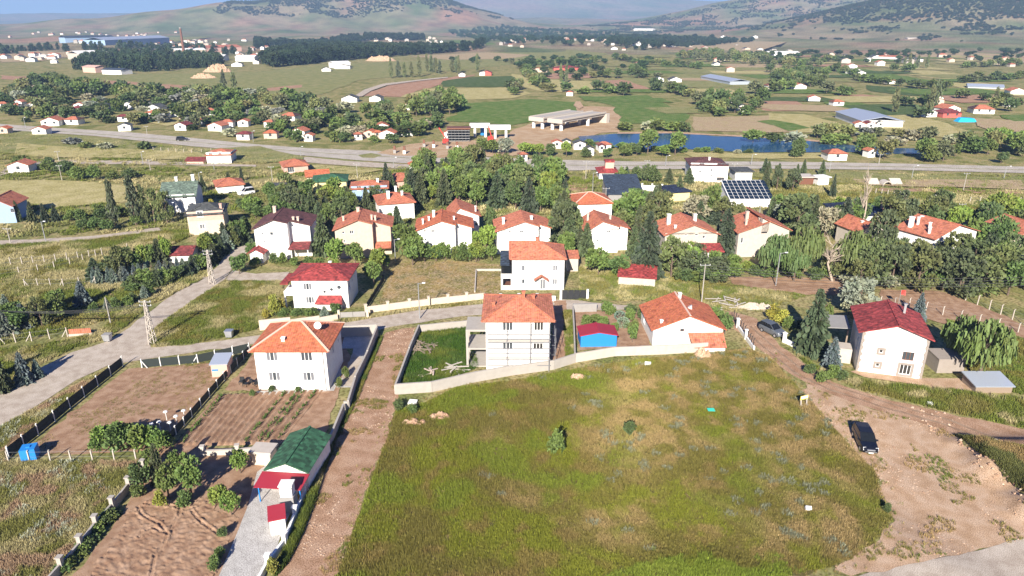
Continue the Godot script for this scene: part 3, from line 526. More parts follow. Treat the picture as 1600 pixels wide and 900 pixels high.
var last_h := 0.0
func house(called: String, label: String, short: String, g: Array, c: Dictionary) -> Node3D:
	# g: X, Z, width, turn in degrees, eaves height
	var r := base(called, at(g[0], g[1]), deg_to_rad(g[3])); tag(r, label, c.get("cat", "house"))
	if c.has("group"): r.set_meta("group", c.group)
	var w: float = g[2]; var d: float = c.d; var h: float = c.get("h", g[4]); var o: float = c.get("o", 0.5); var rise: float = c.get("rise", 2.0)
	var wm: Material = c.get("wm", M.white); var rm: Material = c.get("rm", M.orange); var kind: String = c.get("roof", "hip")
	var wl: Array = c.get("f", []); var wr: Array = c.get("r", []); var wL: Array = c.get("l", [])
	var xs: float = c.get("step", 1.0) * w; var sb: float = c.get("back", 0.0)
	var px: float = c.get("peak", 0.5) * w
	var mb := MB.new(); var low := -0.3
	var X := Vector3.RIGHT; var Z := Vector3.BACK
	wall_face(mb, Vector3.ZERO, X, xs, h, wl)
	if xs < w:
		wall_face(mb, Vector3(xs, 0, 0), -Z, sb, h, []); wall_face(mb, Vector3(xs, 0, -sb), X, w - xs, h, [])
	wall_face(mb, Vector3(w, 0, -sb), -Z, d - sb, h, wr); wall_face(mb, Vector3(w, 0, -d), -X, w, h, []); wall_face(mb, Vector3(0, 0, -d), Z, d, h, wL)
	mb.box(Vector3(0.02, low, -d + 0.02), Vector3(xs - 0.02, 0.0, -0.02))
	var rb := MB.new(); var caps := []
	match kind:
		"gf":
			var k := rise / px; var k2 := rise / (w - px)
			mb.tri(Vector3(0, h, 0), Vector3(px, h, 0), Vector3(px, h + rise, 0))
			var hs := h + (w - xs) * k2
			if xs < w:
				mb.quad(Vector3(px, h, 0), Vector3(xs, h, 0), Vector3(xs, hs, 0), Vector3(px, h + rise, 0))
				mb.quad(Vector3(xs, h, 0), Vector3(xs, h, -sb), Vector3(xs, hs, -sb), Vector3(xs, hs, 0)); mb.tri(Vector3(xs, h, -sb), Vector3(w, h, -sb), Vector3(xs, hs, -sb))
			else: mb.tri(Vector3(px, h, 0), Vector3(w, h, 0), Vector3(px, h + rise, 0))
			mb.tri(Vector3(w, h, -d), Vector3(0, h, -d), Vector3(px, h + rise, -d))
			var t := 0.14; var y := 0.16
			rb.slab(Vector3(-o, h - o * k + y, o), Vector3(px, h + rise + y, o), Vector3(px, h + rise + y, -d - o), Vector3(-o, h - o * k + y, -d - o), t)
			if xs < w:
				rb.slab(Vector3(px, h + rise + y, o), Vector3(xs + o * .5, hs - o * .5 * k2 + y, o), Vector3(xs + o * .5, hs - o * .5 * k2 + y, -d - o), Vector3(px, h + rise + y, -d - o), t)
				rb.slab(Vector3(xs + o * .5, hs - o * .5 * k2 + y, -sb + o), Vector3(w + o, h - o * k2 + y, -sb + o), Vector3(w + o, h - o * k2 + y, -d - o), Vector3(xs + o * .5, hs - o * .5 * k2 + y, -d - o), t)
			else: rb.slab(Vector3(px, h + rise + y, o), Vector3(w + o, h - o * k2 + y, o), Vector3(w + o, h - o * k2 + y, -d - o), Vector3(px, h + rise + y, -d - o), t)
			caps = [[Vector3(px, h + rise + y, o), Vector3(px, h + rise + y, -d - o)]]
		"gs":
			var m: float = c.get("ridge", 0.5) * d; var k := rise / m; var k2 := rise / (d - m); var y := 0.16
			mb.tri(Vector3(w, h, 0), Vector3(w, h, -d), Vector3(w, h + rise, -m)); mb.tri(Vector3(0, h, -d), Vector3(0, h, 0), Vector3(0, h + rise, -m))
			rb.slab(Vector3(-o, h - o * k + y, o), Vector3(w + o, h - o * k + y, o), Vector3(w + o, h + rise + y, -m), Vector3(-o, h + rise + y, -m), .14)
			rb.slab(Vector3(-o, h + rise + y, -m), Vector3(w + o, h + rise + y, -m), Vector3(w + o, h - o * k2 + y, -d - o), Vector3(-o, h - o * k2 + y, -d - o), .14)
			caps = [[Vector3(-o, h + rise + y, -m), Vector3(w + o, h + rise + y, -m)]]
		"hip":
			var rr: Array = c.get("rx", [minf(0.45, d / 2 / w), 1 - minf(0.45, d / 2 / w)]); var m: float = c.get("ridge", 0.5) * d
			var e0 := Vector3(-o, h + .16, o); var e1 := Vector3(w + o, h + .16, o); var e2 := Vector3(w + o, h + .16, -d - o); var e3 := Vector3(-o, h + .16, -d - o)
			var r0 := Vector3(w * rr[0], h + rise, -m); var r1 := Vector3(w * rr[1], h + rise, -m)
			rb.box(Vector3(-o, h + 0.003, -d - o), Vector3(w + o, h + .16, o))
			rb.quad(e0, e1, r1, r0); rb.tri(e1, e2, r1, Vector2(0, 0), Vector2(d, 0), Vector2(d / 2, d / 2)); rb.quad(e2, e3, r0, r1); rb.tri(e3, e0, r0, Vector2(0, 0), Vector2(d, 0), Vector2(d / 2, d / 2))
			caps = [[e0, r0], [e1, r1], [e2, r1], [e3, r0], [r0, r1]]
		"flat":
			rb.box(Vector3(-o, h + .003, -d - o), Vector3(w + o, h + .25, o))
		"shed":
			rb.slab(Vector3(-o, h + .16, o), Vector3(w + o, h + .16, o), Vector3(w + o, h + rise + .16, -d - o), Vector3(-o, h + rise + .16, -d - o), .14)
			mb.tri(Vector3(w, h, 0), Vector3(w, h, -d), Vector3(w, h + rise, -d)); mb.tri(Vector3(0, h, -d), Vector3(0, h, 0), Vector3(0, h + rise, -d)); mb.quad(Vector3(w, h, -d), Vector3(0, h, -d), Vector3(0, h + rise, -d), Vector3(w, h + rise, -d))
	obj("wall", mb, wm, r)
	var ro := obj("roof", rb, rm, r)
	if c.get("caps", true) and caps:
		for q in caps:
			var cb := MB.new(); cb.bar(q[0], q[1], 0.26, 0.14); obj("ridge_cap", cb, c.get("cm", rm), ro)
	for q in c.get("ch", []):
		# x, depth, top above eaves, size
		var cb := MB.new(); var s: float = q[3] / 2
		cb.box(Vector3(q[0] - s, h + 0.05, -q[1] - s), Vector3(q[0] + s, h + q[2], -q[1] + s)); cb.box(Vector3(q[0] - s - .08, h + q[2] + .003, -q[1] - s - .08), Vector3(q[0] + s + .08, h + q[2] + .14, -q[1] + s + .08))
		obj("chimney", cb, c.get("chm", M.white), ro)
	for q in wl: window(Vector3.ZERO, X, q, r)
	for q in wr: window(Vector3(w, 0, -sb), -Z, q, r)
	for q in wL: window(Vector3(0, 0, -d), Z, q, r)
	last_h = h
	if short: mark(short, g[0] + w * 0.5, g[1] - d * 0.5)
	var ctr: Vector3 = r.transform * Vector3(w / 2, 0, -d / 2); spots.append([Vector2(ctr.x, ctr.z), maxf(w, d) * 0.62 + 0.5])
	return r

func ruts(pts: Array, half: float, m: Material, label: String):
	# two worn strips of darker packed earth
	var c := v2(pts)
	for s in [-1.0, 1.0]:
		var l := PackedVector2Array(); var r := PackedVector2Array()
		for i in c.size():
			var t := (c[mini(i + 1, c.size() - 1)] - c[maxi(i - 1, 0)]).normalized().orthogonal()
			l.append(c[i] + t * (s * half - 0.2)); r.append(c[i] + t * (s * half + 0.2))
		r.reverse(); l.append_array(r); sheet_no += 1
		tag(obj("wheel_rut", drape(rough(l, 0.7, 0.12), 0.01 + sheet_no * 0.004), m), label, "", "", "structure")

func add_slab(called: String, parent: Node3D, a: Vector3, b: Vector3, c: Vector3, d: Vector3, m: Material, t := 0.1):
	var s := MB.new(); s.slab(a, b, c, d, t); return obj(called, s, m, parent)

func make_near_houses():
	var r: Node3D
	# white two-storey house with pale hips
	r = house("white_house", "white two-storey house with orange hipped roof and pale hip lines", "white hip-roofed house", [-33.46,-83.1,9.32,0,5.72], {d = 8.2, rise = 2.3, rx = [0.42, 0.55], ridge = 0.55, o = 0.55, cm = M.palehip,
		f = [[1.5, 4.2, 1.5, 1.35, 0], [6.0, 4.2, 1.5, 1.35, 1], [1.5, 1.3, 1.5, 1.3, 0], [6.0, 1.3, 1.5, 1.3, 0]], r = [[3.2, 3.7, 0.8, 1.3, 1], [6.3, 3.9, 0.5, 0.6, 1]], ch = [[3.6, 1.2, 1.25, 0.4]]})
	boxp("vent_box", Vector3(4.1, 4.9, 0.003), Vector3(4.55, 5.2, 0.12), M.frame, r)
	var dp := MB.new(); dp.tube(Vector3(8.9, 0.1, 0.1), Vector3(8.9, 5.9, 0.1), 0.05, 0.05); obj("drainpipe", dp, M.metal, r); boxp("drainpipe", Vector3(4.88, 0.1, 0.03), Vector3(4.93, 2.8, 0.08), M.metal, r)
	var dish := MB.new(); dish.tube(Vector3(7.4, 6.9, -4.0), Vector3(7.4, 7.6, -4.0), 0.05, 0.05); dish.tube(Vector3(7.4, 7.5, -3.9), Vector3(7.55, 7.7, -3.6), 0.06, 0.5, 12); obj("satellite_dish", dish, M.white_metal, r)
	# unfinished house with scaffolding
	r = house("unfinished_house", "white unfinished house with orange hipped roof and wall scaffolding", "scaffolded white house", [-3.59,-88.96,8.87,0,7.42], {d = 9.0, rise = 2.0, rx = [0.5, 0.54], o = 0.6, rm = M.orange3,
		f = [[2.3, 5.9, 1.4, 1.35, 1], [6.6, 5.9, 1.3, 1.35, 2], [2.3, 3.0, 1.4, 1.1, 1], [6.5, 3.0, 1.4, 1.0, 2]], ch = [[5.2, 4.0, 2.7, 0.4], [1.0, 3.5, 1.3, 0.4], [6.6, 5.0, 1.8, 0.45]], chm = M.orange2})
	for sx in [2.9, 6.1, 8.7]:
		var pp := MB.new(); pp.tube(Vector3(sx, 0, 0.75), Vector3(sx, 7.4, 0.75), 0.06, 0.06, 6); obj("scaffold_upright", pp, M.scaffold, r)
	for sy in [1.0, 1.9, 2.9, 3.6, 4.5, 5.0, 5.7]:
		var pp := MB.new(); pp.bar(Vector3(0.1, sy, 0.8), Vector3(8.9, sy, 0.8), 0.05, 0.09); obj("scaffold_rail", pp, M.scaffold, r)
	for sy in [1.95, 4.55]:
		boxp("scaffold_board", Vector3(0.2, sy + 0.05, 0.25), Vector3(8.8, sy + 0.1, 0.72), M.greywood, r)
	for sz in [-1.5, -4.0, -6.5]:
		var pp := MB.new(); pp.tube(Vector3(9.7, 0, sz), Vector3(9.7, 5.6, sz), 0.045, 0.045, 6)
		for sy in [1.5, 3.0, 4.5]: pp.bar(Vector3(9.0, sy, sz), Vector3(9.7, sy, sz), 0.05)
		pp.bar(Vector3(9.7, 3.0, sz), Vector3(9.7, 3.0, sz + 2.4), 0.05); pp.bar(Vector3(9.7, 4.5, sz), Vector3(9.7, 4.5, sz + 2.4), 0.05); obj("scaffold_bay", pp, M.scaffold, r)
	# concrete balcony frame on its left
	for k in 3: boxp("balcony_slab", Vector3(-2.8, [0.05, 2.75, 5.5][k], -5.2), Vector3(-0.003, [0.25, 3.0, 5.8][k], -0.6), M.concrete, r)
	for q in [[-2.8, -0.6], [-2.8, -5.2], [-2.8, -2.9]]:
		boxp("balcony_column", Vector3(q[0], 0.25, q[1]), Vector3(q[0] + 0.3, 2.75, q[1] + 0.3 if q[1] < -1 else q[1] - 0.3), M.concrete, r); boxp("balcony_column", Vector3(q[0], 3.0, q[1]), Vector3(q[0] + 0.3, 5.5, q[1] + 0.3 if q[1] < -1 else q[1] - 0.3), M.concrete, r)
	# grey house with porch gablet
	r = house("grey_house", "pale grey two-storey house with orange roof and gabled door canopy", "grey house with canopy", [0,-120.02,9.38,0,5.86], {d = 8.0, rise = 2.1, rx = [-0.05, 0.55], o = 0.4, wm = M.grey_wall, rm = M.orange3, cm = M.orange3,
		f = [[1.7, 3.6, 0.65, 1.1, 6], [7.3, 3.6, 0.85, 1.1, 6], [1.75, 1.2, 0.55, 0.85, 1], [7.3, 1.0, 0.85, 1.1, 6], [5.05, 0.1, 1.0, 1.9, 6]], ch = [[4.6, 4.2, 2.7, 0.5]], chm = M.orange2})
	add_slab("door_canopy", r, Vector3(3.95, 2.15, 1.1), Vector3(5.25, 3.0, 1.1), Vector3(5.25, 3.0, 0.003), Vector3(3.95, 2.15, 0.003), M.orange2)
	add_slab("door_canopy", r, Vector3(5.25, 3.0, 1.1), Vector3(6.55, 2.15, 1.1), Vector3(6.55, 2.15, 0.003), Vector3(5.25, 3.0, 0.003), M.orange2)
	var ex := MB.new(); wall_face(ex, Vector3(-2.0, 0, 0.003), Vector3.RIGHT, 1.98, 3.1, [[0.35, 0.8, 1.45, 1.4]]); ex.box(Vector3(-2.0, 0, -5.0), Vector3(-1.9, 3.1, -0.003)); obj("side_wing", ex, M.white, r)
	boxp("wing_floor", Vector3(-1.9, 0.3, -4.9), Vector3(-0.01, 0.5, -0.25), M.brownwood, r)
	boxp("glazed_wing", Vector3(-1.95, 3.103, -4.9), Vector3(-0.02, 4.7, -0.05), M.glass, r)
	add_slab("glazed_wing_roof", r, Vector3(-2.1, 4.75, 0.1), Vector3(-0.45, 4.75, 0.1), Vector3(-0.45, 5.9, -5.0), Vector3(-2.1, 5.9, -5.0), M.blueroof)
	# single-storey house with wide gable
	r = house("gable_house", "low white house with wide orange gable roof and red lean-to", "low wide-gabled house", [21.01,-96.43,10.42,1.2,2.83], {d = 9.0, rise = 2.1, roof = "gf", o = 0.45, rm = M.orange, cm = M.palehip, f = [[4.0, 2.35, 0.6, 0.55, 3]], l = [[2.0, 1.0, 1.2, 1.2, 1]], ch = [[1.3, 0.8, 1.0, 0.35], [5.4, 7.0, 2.9, 0.4]]})
	add_slab("lean_to_roof", r, Vector3(5.6, 0.75, 2.3), Vector3(10.5, 0.75, 2.3), Vector3(10.5, 2.2, 0.003), Vector3(5.2, 2.2, 0.003), M.orange2)
	boxp("lean_to_wall", Vector3(5.7, 0, 1.95), Vector3(10.3, 0.75, 2.15), M.white, r)
	var wh := MB.new(); wh.tube(Vector3(6.4, 4.4, -3.2), Vector3(6.0, 5.0, -3.4), 0.06, 0.5, 12); wh.tube(Vector3(6.4, 4.0, -3.2), Vector3(6.4, 4.5, -3.2), 0.05, 0.05); obj("satellite_dish", wh, M.white_metal, r)
	# house with crimson roof
	r = house("crimson_roof_house", "white three-level house with crimson gable roof and stone window surrounds", "crimson-roofed house", [47.87,-88.38,7.91,-17.9,6.25], {d = 8.5, rise = 1.35, roof = "gf", o = 0.7, rm = M.crimson, peak = 0.52,
		f = [[2.45, 5.3, 0.7, 0.7, 5], [5.1, 5.3, 0.7, 0.7, 5], [2.4, 3.2, 0.5, 0.5, 4], [5.3, 2.6, 1.4, 1.25, 3], [2.3, 1.1, 0.5, 0.5, 4], [5.3, 0.45, 1.4, 1.45, 4]], l = [[5.5, 2.2, 0.8, 1.8, 1]], chm = M.metal, ch = [[5.8, 6.0, 2.2, 0.3]]})
	for k in 12:
		boxp("corner_stone", Vector3(-0.03, k * 0.5, 0.003), Vector3(0.4 if k % 2 else 0.25, k * 0.5 + 0.48, 0.05), M.stone, r); boxp("corner_stone", Vector3(7.95 - (0.15 if k % 2 else 0.0), k * 0.5, 0.003), Vector3(8.18, k * 0.5 + 0.48, 0.05), M.stone, r)
	boxp("annex_wall", Vector3(-2.6, 0, -4.5), Vector3(-0.5, 2.2, -2.2), M.pale_conc, r)
	add_slab("canopy_roof", r, Vector3(-4.4, 4.0, -5.0), Vector3(-0.8, 4.3, -5.0), Vector3(-0.8, 4.3, -10.0), Vector3(-4.4, 4.0, -10.0), M.dark_conc)
	for q in [[-4.2, -5.3], [-4.2, -9.7], [-1.1, -5.3]]: boxp("canopy_post", Vector3(q[0], 0, q[1] - 0.15), Vector3(q[0] + 0.2, 3.85, q[1] + 0.1), M.wood, r)
	# house with dark red hipped roof and round windows
	r = house("round_window_house", "white house with dark red hipped roof and three round windows", "round-windowed house", [-36.94,-111.52,9.34,0,5.09], {d = 7.5, rise = 1.6, rx = [0.45, 0.55], o = 0.5, rm = M.crimson, f = [[1.9, 3.2, 1.4, 1.25, 0], [2.1, 0.8, 1.4, 1.2, 0]], r = [[1.0, 3.0, 0.9, 1.4, 1], [3.5, 3.4, 0.7, 0.9, 1], [5.5, 3.5, 0.5, 0.8, 1]], ch = [[5.6, 4.5, 1.6, 0.4]]})
	for q in [[5.4, 2.95, 0.22], [6.6, 3.35, 0.26], [7.9, 3.75, 0.32]]:
		var wb := MB.new(); wb.tube(Vector3(q[0], q[1], -0.2), Vector3(q[0], q[1], 0.05), q[2], q[2], 14); obj("round_window", wb, M.pane, r)
	add_slab("porch_roof", r, Vector3(3.9, 1.3, 1.6), Vector3(8.6, 1.3, 1.6), Vector3(8.2, 2.3, 0.003), Vector3(4.4, 2.3, 0.003), M.crimson)
	boxp("porch_wall", Vector3(4.2, 0, 0.9), Vector3(8.3, 1.1, 1.1), M.white, r)
	boxp("balcony", Vector3(-1.6, 2.1, -3.5), Vector3(-0.003, 2.9, -0.3), M.white, r); boxp("balcony_roof", Vector3(-1.9, 4.25, -5.0), Vector3(-0.6, 4.5, 0.2), M.crimson, r)
	boxp("balcony_post", Vector3(-1.55, 0, -0.55), Vector3(-1.35, 2.097, -0.35), M.white, r)
	# green roofed garden shed, its red awning
	r = house("garden_shed", "long garden shed with mottled green gable roof", "green-roofed garden shed", [-25.38,-62.02,4.35,-5.7,2.07], {d = 6.6, rise = 0.9, roof = "gf", o = 0.25, rm = M.greenroof, cat = "shed", f = [[2.0, 2.2, 0.4, 0.3, 2]], h = 2.35})
	add_slab("awning", r, Vector3(-0.35, 1.95, 2.5), Vector3(4.55, 1.95, 2.5), Vector3(4.7, 2.3, 0.27), Vector3(-0.35, 2.3, 0.27), M.redmetal, 0.06)
	for q in [0.0, 4.3]: boxp("awning_post", Vector3(q, 0, 2.2), Vector3(q + 0.1, 1.9, 2.3), M.blue, r)
	r = house("oven_shelter", "small dark red lean-to roof at the terrace wall", "red terrace lean-to", [-22.84,-54.66,1.4,18.7,1.71], {d = 1.7, roof = "shed", rise = 0.3, o = 0.12, rm = M.redmetal, cat = "shed", h = 1.7, caps = false})
	var op := Vector2(-22.21,-58.51); var ov := base("outdoor_oven", at(op.x, op.y)); tag(ov, "white block chimney of an outdoor oven on the terrace", "oven")
	boxp("oven_body", Vector3(-0.7, 0, -0.6), Vector3(0.7, 1.9, 0.6), M.dark_conc, ov); boxp("oven_chimney", Vector3(-0.6, 1.903, -0.5), Vector3(0.6, 3.1, 0.5), M.white, ov); boxp("chimney_cap", Vector3(-0.68, 3.103, -0.58), Vector3(0.68, 3.25, 0.58), M.white, ov)
	r = house("store_hut", "small cream hut with flat concrete roof by the garden wall", "small cream hut", [-28.51,-66.12,2.13,-6.4,1.24], {d = 1.6, roof = "flat", o = 0.2, rm = M.pale_conc, wm = M.cream, cat = "hut", h = 1.6})
	r = house("blue_shed", "bright blue shed with dark red double roof", "bright blue shed", [10.22,-95.99,5.39,2.3,1.47], {d = 3.2, rise = 0.5, roof = "gf", o = 0.2, rm = M.redmetal, wm = M.blue, cat = "shed", h = 1.9, peak = 0.5})
	r = house("red_roof_shed", "low block shed with mottled dark red roof", "low red-roofed shed", [19.59,-122.66,6.61,-11.6,1.01], {d = 4.2, rise = 1.0, roof = "shed", o = 0.25, rm = M.crimson, wm = M.pale_conc, cat = "shed", h = 1.6, caps = false})
	r = house("garage", "small side garage with half shaded orange roof behind the grey house", "", [10.69,-130.09,2.11,0,1.18], {d = 3.0, roof = "shed", rise = 0.6, rm = M.orange2, wm = M.pale_conc, cat = "garage", h = 2.6, caps = false, o = 0.2})
	r = house("garden_hut", "pink garden hut with curved pale roof inside the fenced plot", "pink garden hut", [-40.98,-86.5,2.13,5,1.76], {d = 2.6, roof = "shed", rise = 0.35, rm = M.metalroof, wm = M.pink, cat = "hut", h = 1.9, caps = false, o = 0.15})
	boxp("blue_board", Vector3(0.1, 1.0, 0.003), Vector3(0.9, 1.25, 0.04), M.blue, r)
	r = house("stone_outhouse", "roofless grey stone outhouse beside the willow", "grey stone outhouse", [58.79,-87.81,3.72,0,2.27], {d = 3.0, roof = "shed", rise = 0.2, rm = M.stone, wm = M.stone, cat = "outhouse", h = 2.0, caps = false, o = 0.05})
	r = house("metal_canopy", "grey corrugated metal lean-to on the right edge", "metal lean-to", [60.72,-82.24,4.79,0,0.76], {d = 3.0, roof = "shed", rise = 0.5, rm = M.metalroof, wm = M.wood, cat = "canopy", h = 0.9, caps = false, o = 0.2})

func make_row_houses():
	var W2 := [[1.4, 5.2, 0.5, 0.5, 1], [2.9, 5.1, 0.8, 0.75, 1], [1.5, 3.4, 0.45, 0.5, 1]]
	var r: Node3D
	r = house("maroon_roof_house", "tall white house with maroon-brown gable roof and porch", "maroon-roofed white house", [-51.69,-137.12,10.62,4.4,6.61], {d = 9.0, rise = 1.7, roof = "gf", rm = M.brownroof, peak = 0.37, step = 0.62, back = 1.8, f = [[1.4, 5.3, 0.4, 0.4, 1], [3.0, 5.1, 0.7, 0.7, 1], [1.6, 3.5, 0.4, 0.45, 1], [1.6, 1.3, 0.4, 0.5, 1]], ch = [[2.6, 7.5, 2.5, 0.6], [7.4, 2.5, 1.5, 0.4], [8.3, 2.5, 1.5, 0.4]], chm = M.beige})
	add_slab("porch_roof", r, Vector3(6.4, 2.4, 1.2), Vector3(10.6, 2.4, 1.2), Vector3(10.6, 3.2, -1.75), Vector3(6.83, 3.2, -1.75), M.maroon)
	for q in [6.9, 10.2]: boxp("porch_post", Vector3(q, 0, 0.6), Vector3(q + 0.2, 2.3, 0.8), M.white, r)
	mark("maroon porch", -44.0, -137.0)
	r = house("beige_house", "beige stepped house with orange tiled gable roof and twin chimneys", "beige stepped house", [-35.73,-137.94,11,6.5,6.11], {d = 8.5, rise = 1.9, roof = "gf", rm = M.orange2, wm = M.beige, peak = 0.43, step = 0.68, back = 1.8, f = W2, ch = [[4.2, 7.0, 2.6, 0.6], [7.3, 2.2, 2.2, 0.35], [8.0, 2.4, 2.0, 0.35], [1.4, 4.0, 1.6, 0.35]], chm = M.beige})
	add_slab("porch_roof", r, Vector3(7.8, 2.0, 0.4), Vector3(11.0, 2.0, 0.4), Vector3(11.0, 2.8, -1.75), Vector3(7.8, 2.8, -1.75), M.orange2)
	house("stepped_house", "white stepped house with orange roof above the long hedge", "hedge-fronted white house", [-19.39,-139.19,11.2,4.3,5.61], {d = 8.5, rise = 1.9, roof = "gf", rm = M.orange, peak = 0.45, step = 0.7, back = 1.8, f = W2, ch = [[3.4, 5.0, 2.7, 0.5], [7.6, 3.0, 1.9, 0.3], [1.2, 2.5, 1.6, 0.3], [2.4, 3.5, 1.8, 0.3]]})
	house("stepped_house", "white house with orange roof half hidden behind the hedge-fronted house", "half hidden white house", [-13.33,-150.93,6.13,9.2,5.41], {d = 8.0, rise = 1.8, roof = "gf", peak = 0.3, rm = M.orange2, f = [[5.2, 3.0, 0.7, 0.7, 1]], ch = [[5.6, 2.0, 1.5, 0.3]]})
	house("stepped_house", "white stepped house with orange roof behind the grey house", "white house behind grey", [-3.07,-140.89,11.28,4.4,4.98], {d = 8.5, rise = 1.9, roof = "gf", rm = M.orange3, peak = 0.5, step = 0.76, back = 1.8, f = [[2.4, 4.6, 0.5, 0.5, 1], [4.6, 4.4, 0.8, 0.8, 0], [2.6, 2.4, 0.4, 0.5, 1]], ch = [[1.5, 3.0, 1.9, 0.5], [7.4, 3.2, 2.1, 0.5]]})
	house("stepped_house", "white house with orange roof between a dark pine and a big spruce", "white house between conifers", [15.38,-141.32,9.13,5.5,4.86], {d = 8.5, rise = 2.0, roof = "gf", rm = M.orange2, peak = 0.36, step = 0.74, back = 1.5, f = [[2.0, 4.6, 0.5, 0.5, 1], [4.3, 4.4, 0.8, 0.8, 1], [2.2, 2.4, 0.4, 0.5, 1]], ch = [[1.2, 5.0, 2.3, 0.4], [5.8, 4.0, 2.0, 0.4]], chm = M.pale_conc})
	house("hip_house", "broad orange hipped roof right behind the white house between conifers", "broad hipped orange roof", [15.23,-165.14,8.84,7.5,2.22], {d = 9.0, rise = 1.9, rm = M.orange, cm = M.palehip, h = 4.5})
	house("gable_house", "off-white house with orange gable roof and two white chimneys", "off-white twin-chimney house", [31.35,-139.61,10.98,4.4,4.54], {d = 9.0, rise = 2.0, roof = "gf", rm = M.orange3, wm = M.pale_conc, peak = 0.53, f = [[4.1, 4.2, 0.5, 0.5, 1], [6.2, 4.2, 0.7, 0.7, 1], [7.8, 3.6, 0.6, 0.6, 1]], ch = [[2.0, 5.0, 2.9, 0.7], [2.4, 1.5, 1.5, 0.4], [7.6, 5.0, 2.8, 0.6]]})
	var sh := house("red_lean_to", "small dark red shed roof below the off-white house", "", [38.33,-136.3,3.89,0,1.36], {d = 3.0, roof = "shed", rise = 0.6, rm = M.crimson, cat = "shed", h = 2.0, caps = false})
	sh.set_meta("group", "sheds")
	house("gable_house", "grey-beige house with orange roof left of the hanging willows", "house left of willows", [46.05,-138.77,11.13,4.3,5.33], {d = 9.0, rise = 2.1, roof = "gf", rm = M.orange2, wm = M.pale_conc, peak = 0.55, step = 0.42, back = 1.2, f = [[0.6, 3.0, 0.5, 1.2, 1]], ch = [[3.4, 5.0, 2.9, 0.6], [2.2, 2.2, 1.8, 0.4], [5.0, 2.2, 2.2, 0.4]], chm = M.beige})
	house("gable_house", "white house with orange roof and many chimneys above dark pines", "many-chimneyed white house", [83.13,-133.91,13.04,25.9,5.45], {d = 8.5, rise = 2.0, roof = "gf", rm = M.orange2, peak = 0.5, f = [[2.6, 4.6, 0.4, 0.5, 1], [4.6, 4.6, 0.7, 0.7, 1], [2.5, 2.8, 0.4, 0.5, 1]], ch = [[0.9, 2.0, 1.7, 0.35], [2.2, 3.0, 2.2, 0.35], [1.4, 6.5, 2.6, 0.7], [2.8, 6.0, 2.5, 0.35], [6.0, 7.5, 2.0, 0.5]]})
	house("gable_house", "cream house with orange roof cut by the right edge", "house on right edge", [102.37,-138.77,10.82,9,4.38], {d = 9.0, rise = 2.0, roof = "gf", rm = M.orange2, wm = M.cream, peak = 0.5, ch = [[1.5, 6.0, 2.2, 0.5]]})
	house("gable_house", "white house with orange roof mostly hidden by the dry poplar", "house behind dry poplar", [73.14,-143.95,7.36,14.2,3.95], {d = 7.0, rise = 1.6, roof = "gf", rm = M.orange2, wm = M.pale_conc, peak = 0.35, ch = [[2.0, 2.0, 1.6, 0.4]]})
	house("garden_room", "small white garden room with red roof beside the maroon-roofed house", "", [-52.42,-135.1,2.57,0,1.49], {d = 3.0, roof = "gf", rise = 0.7, rm = M.crimson, cat = "hut", h = 2.2})

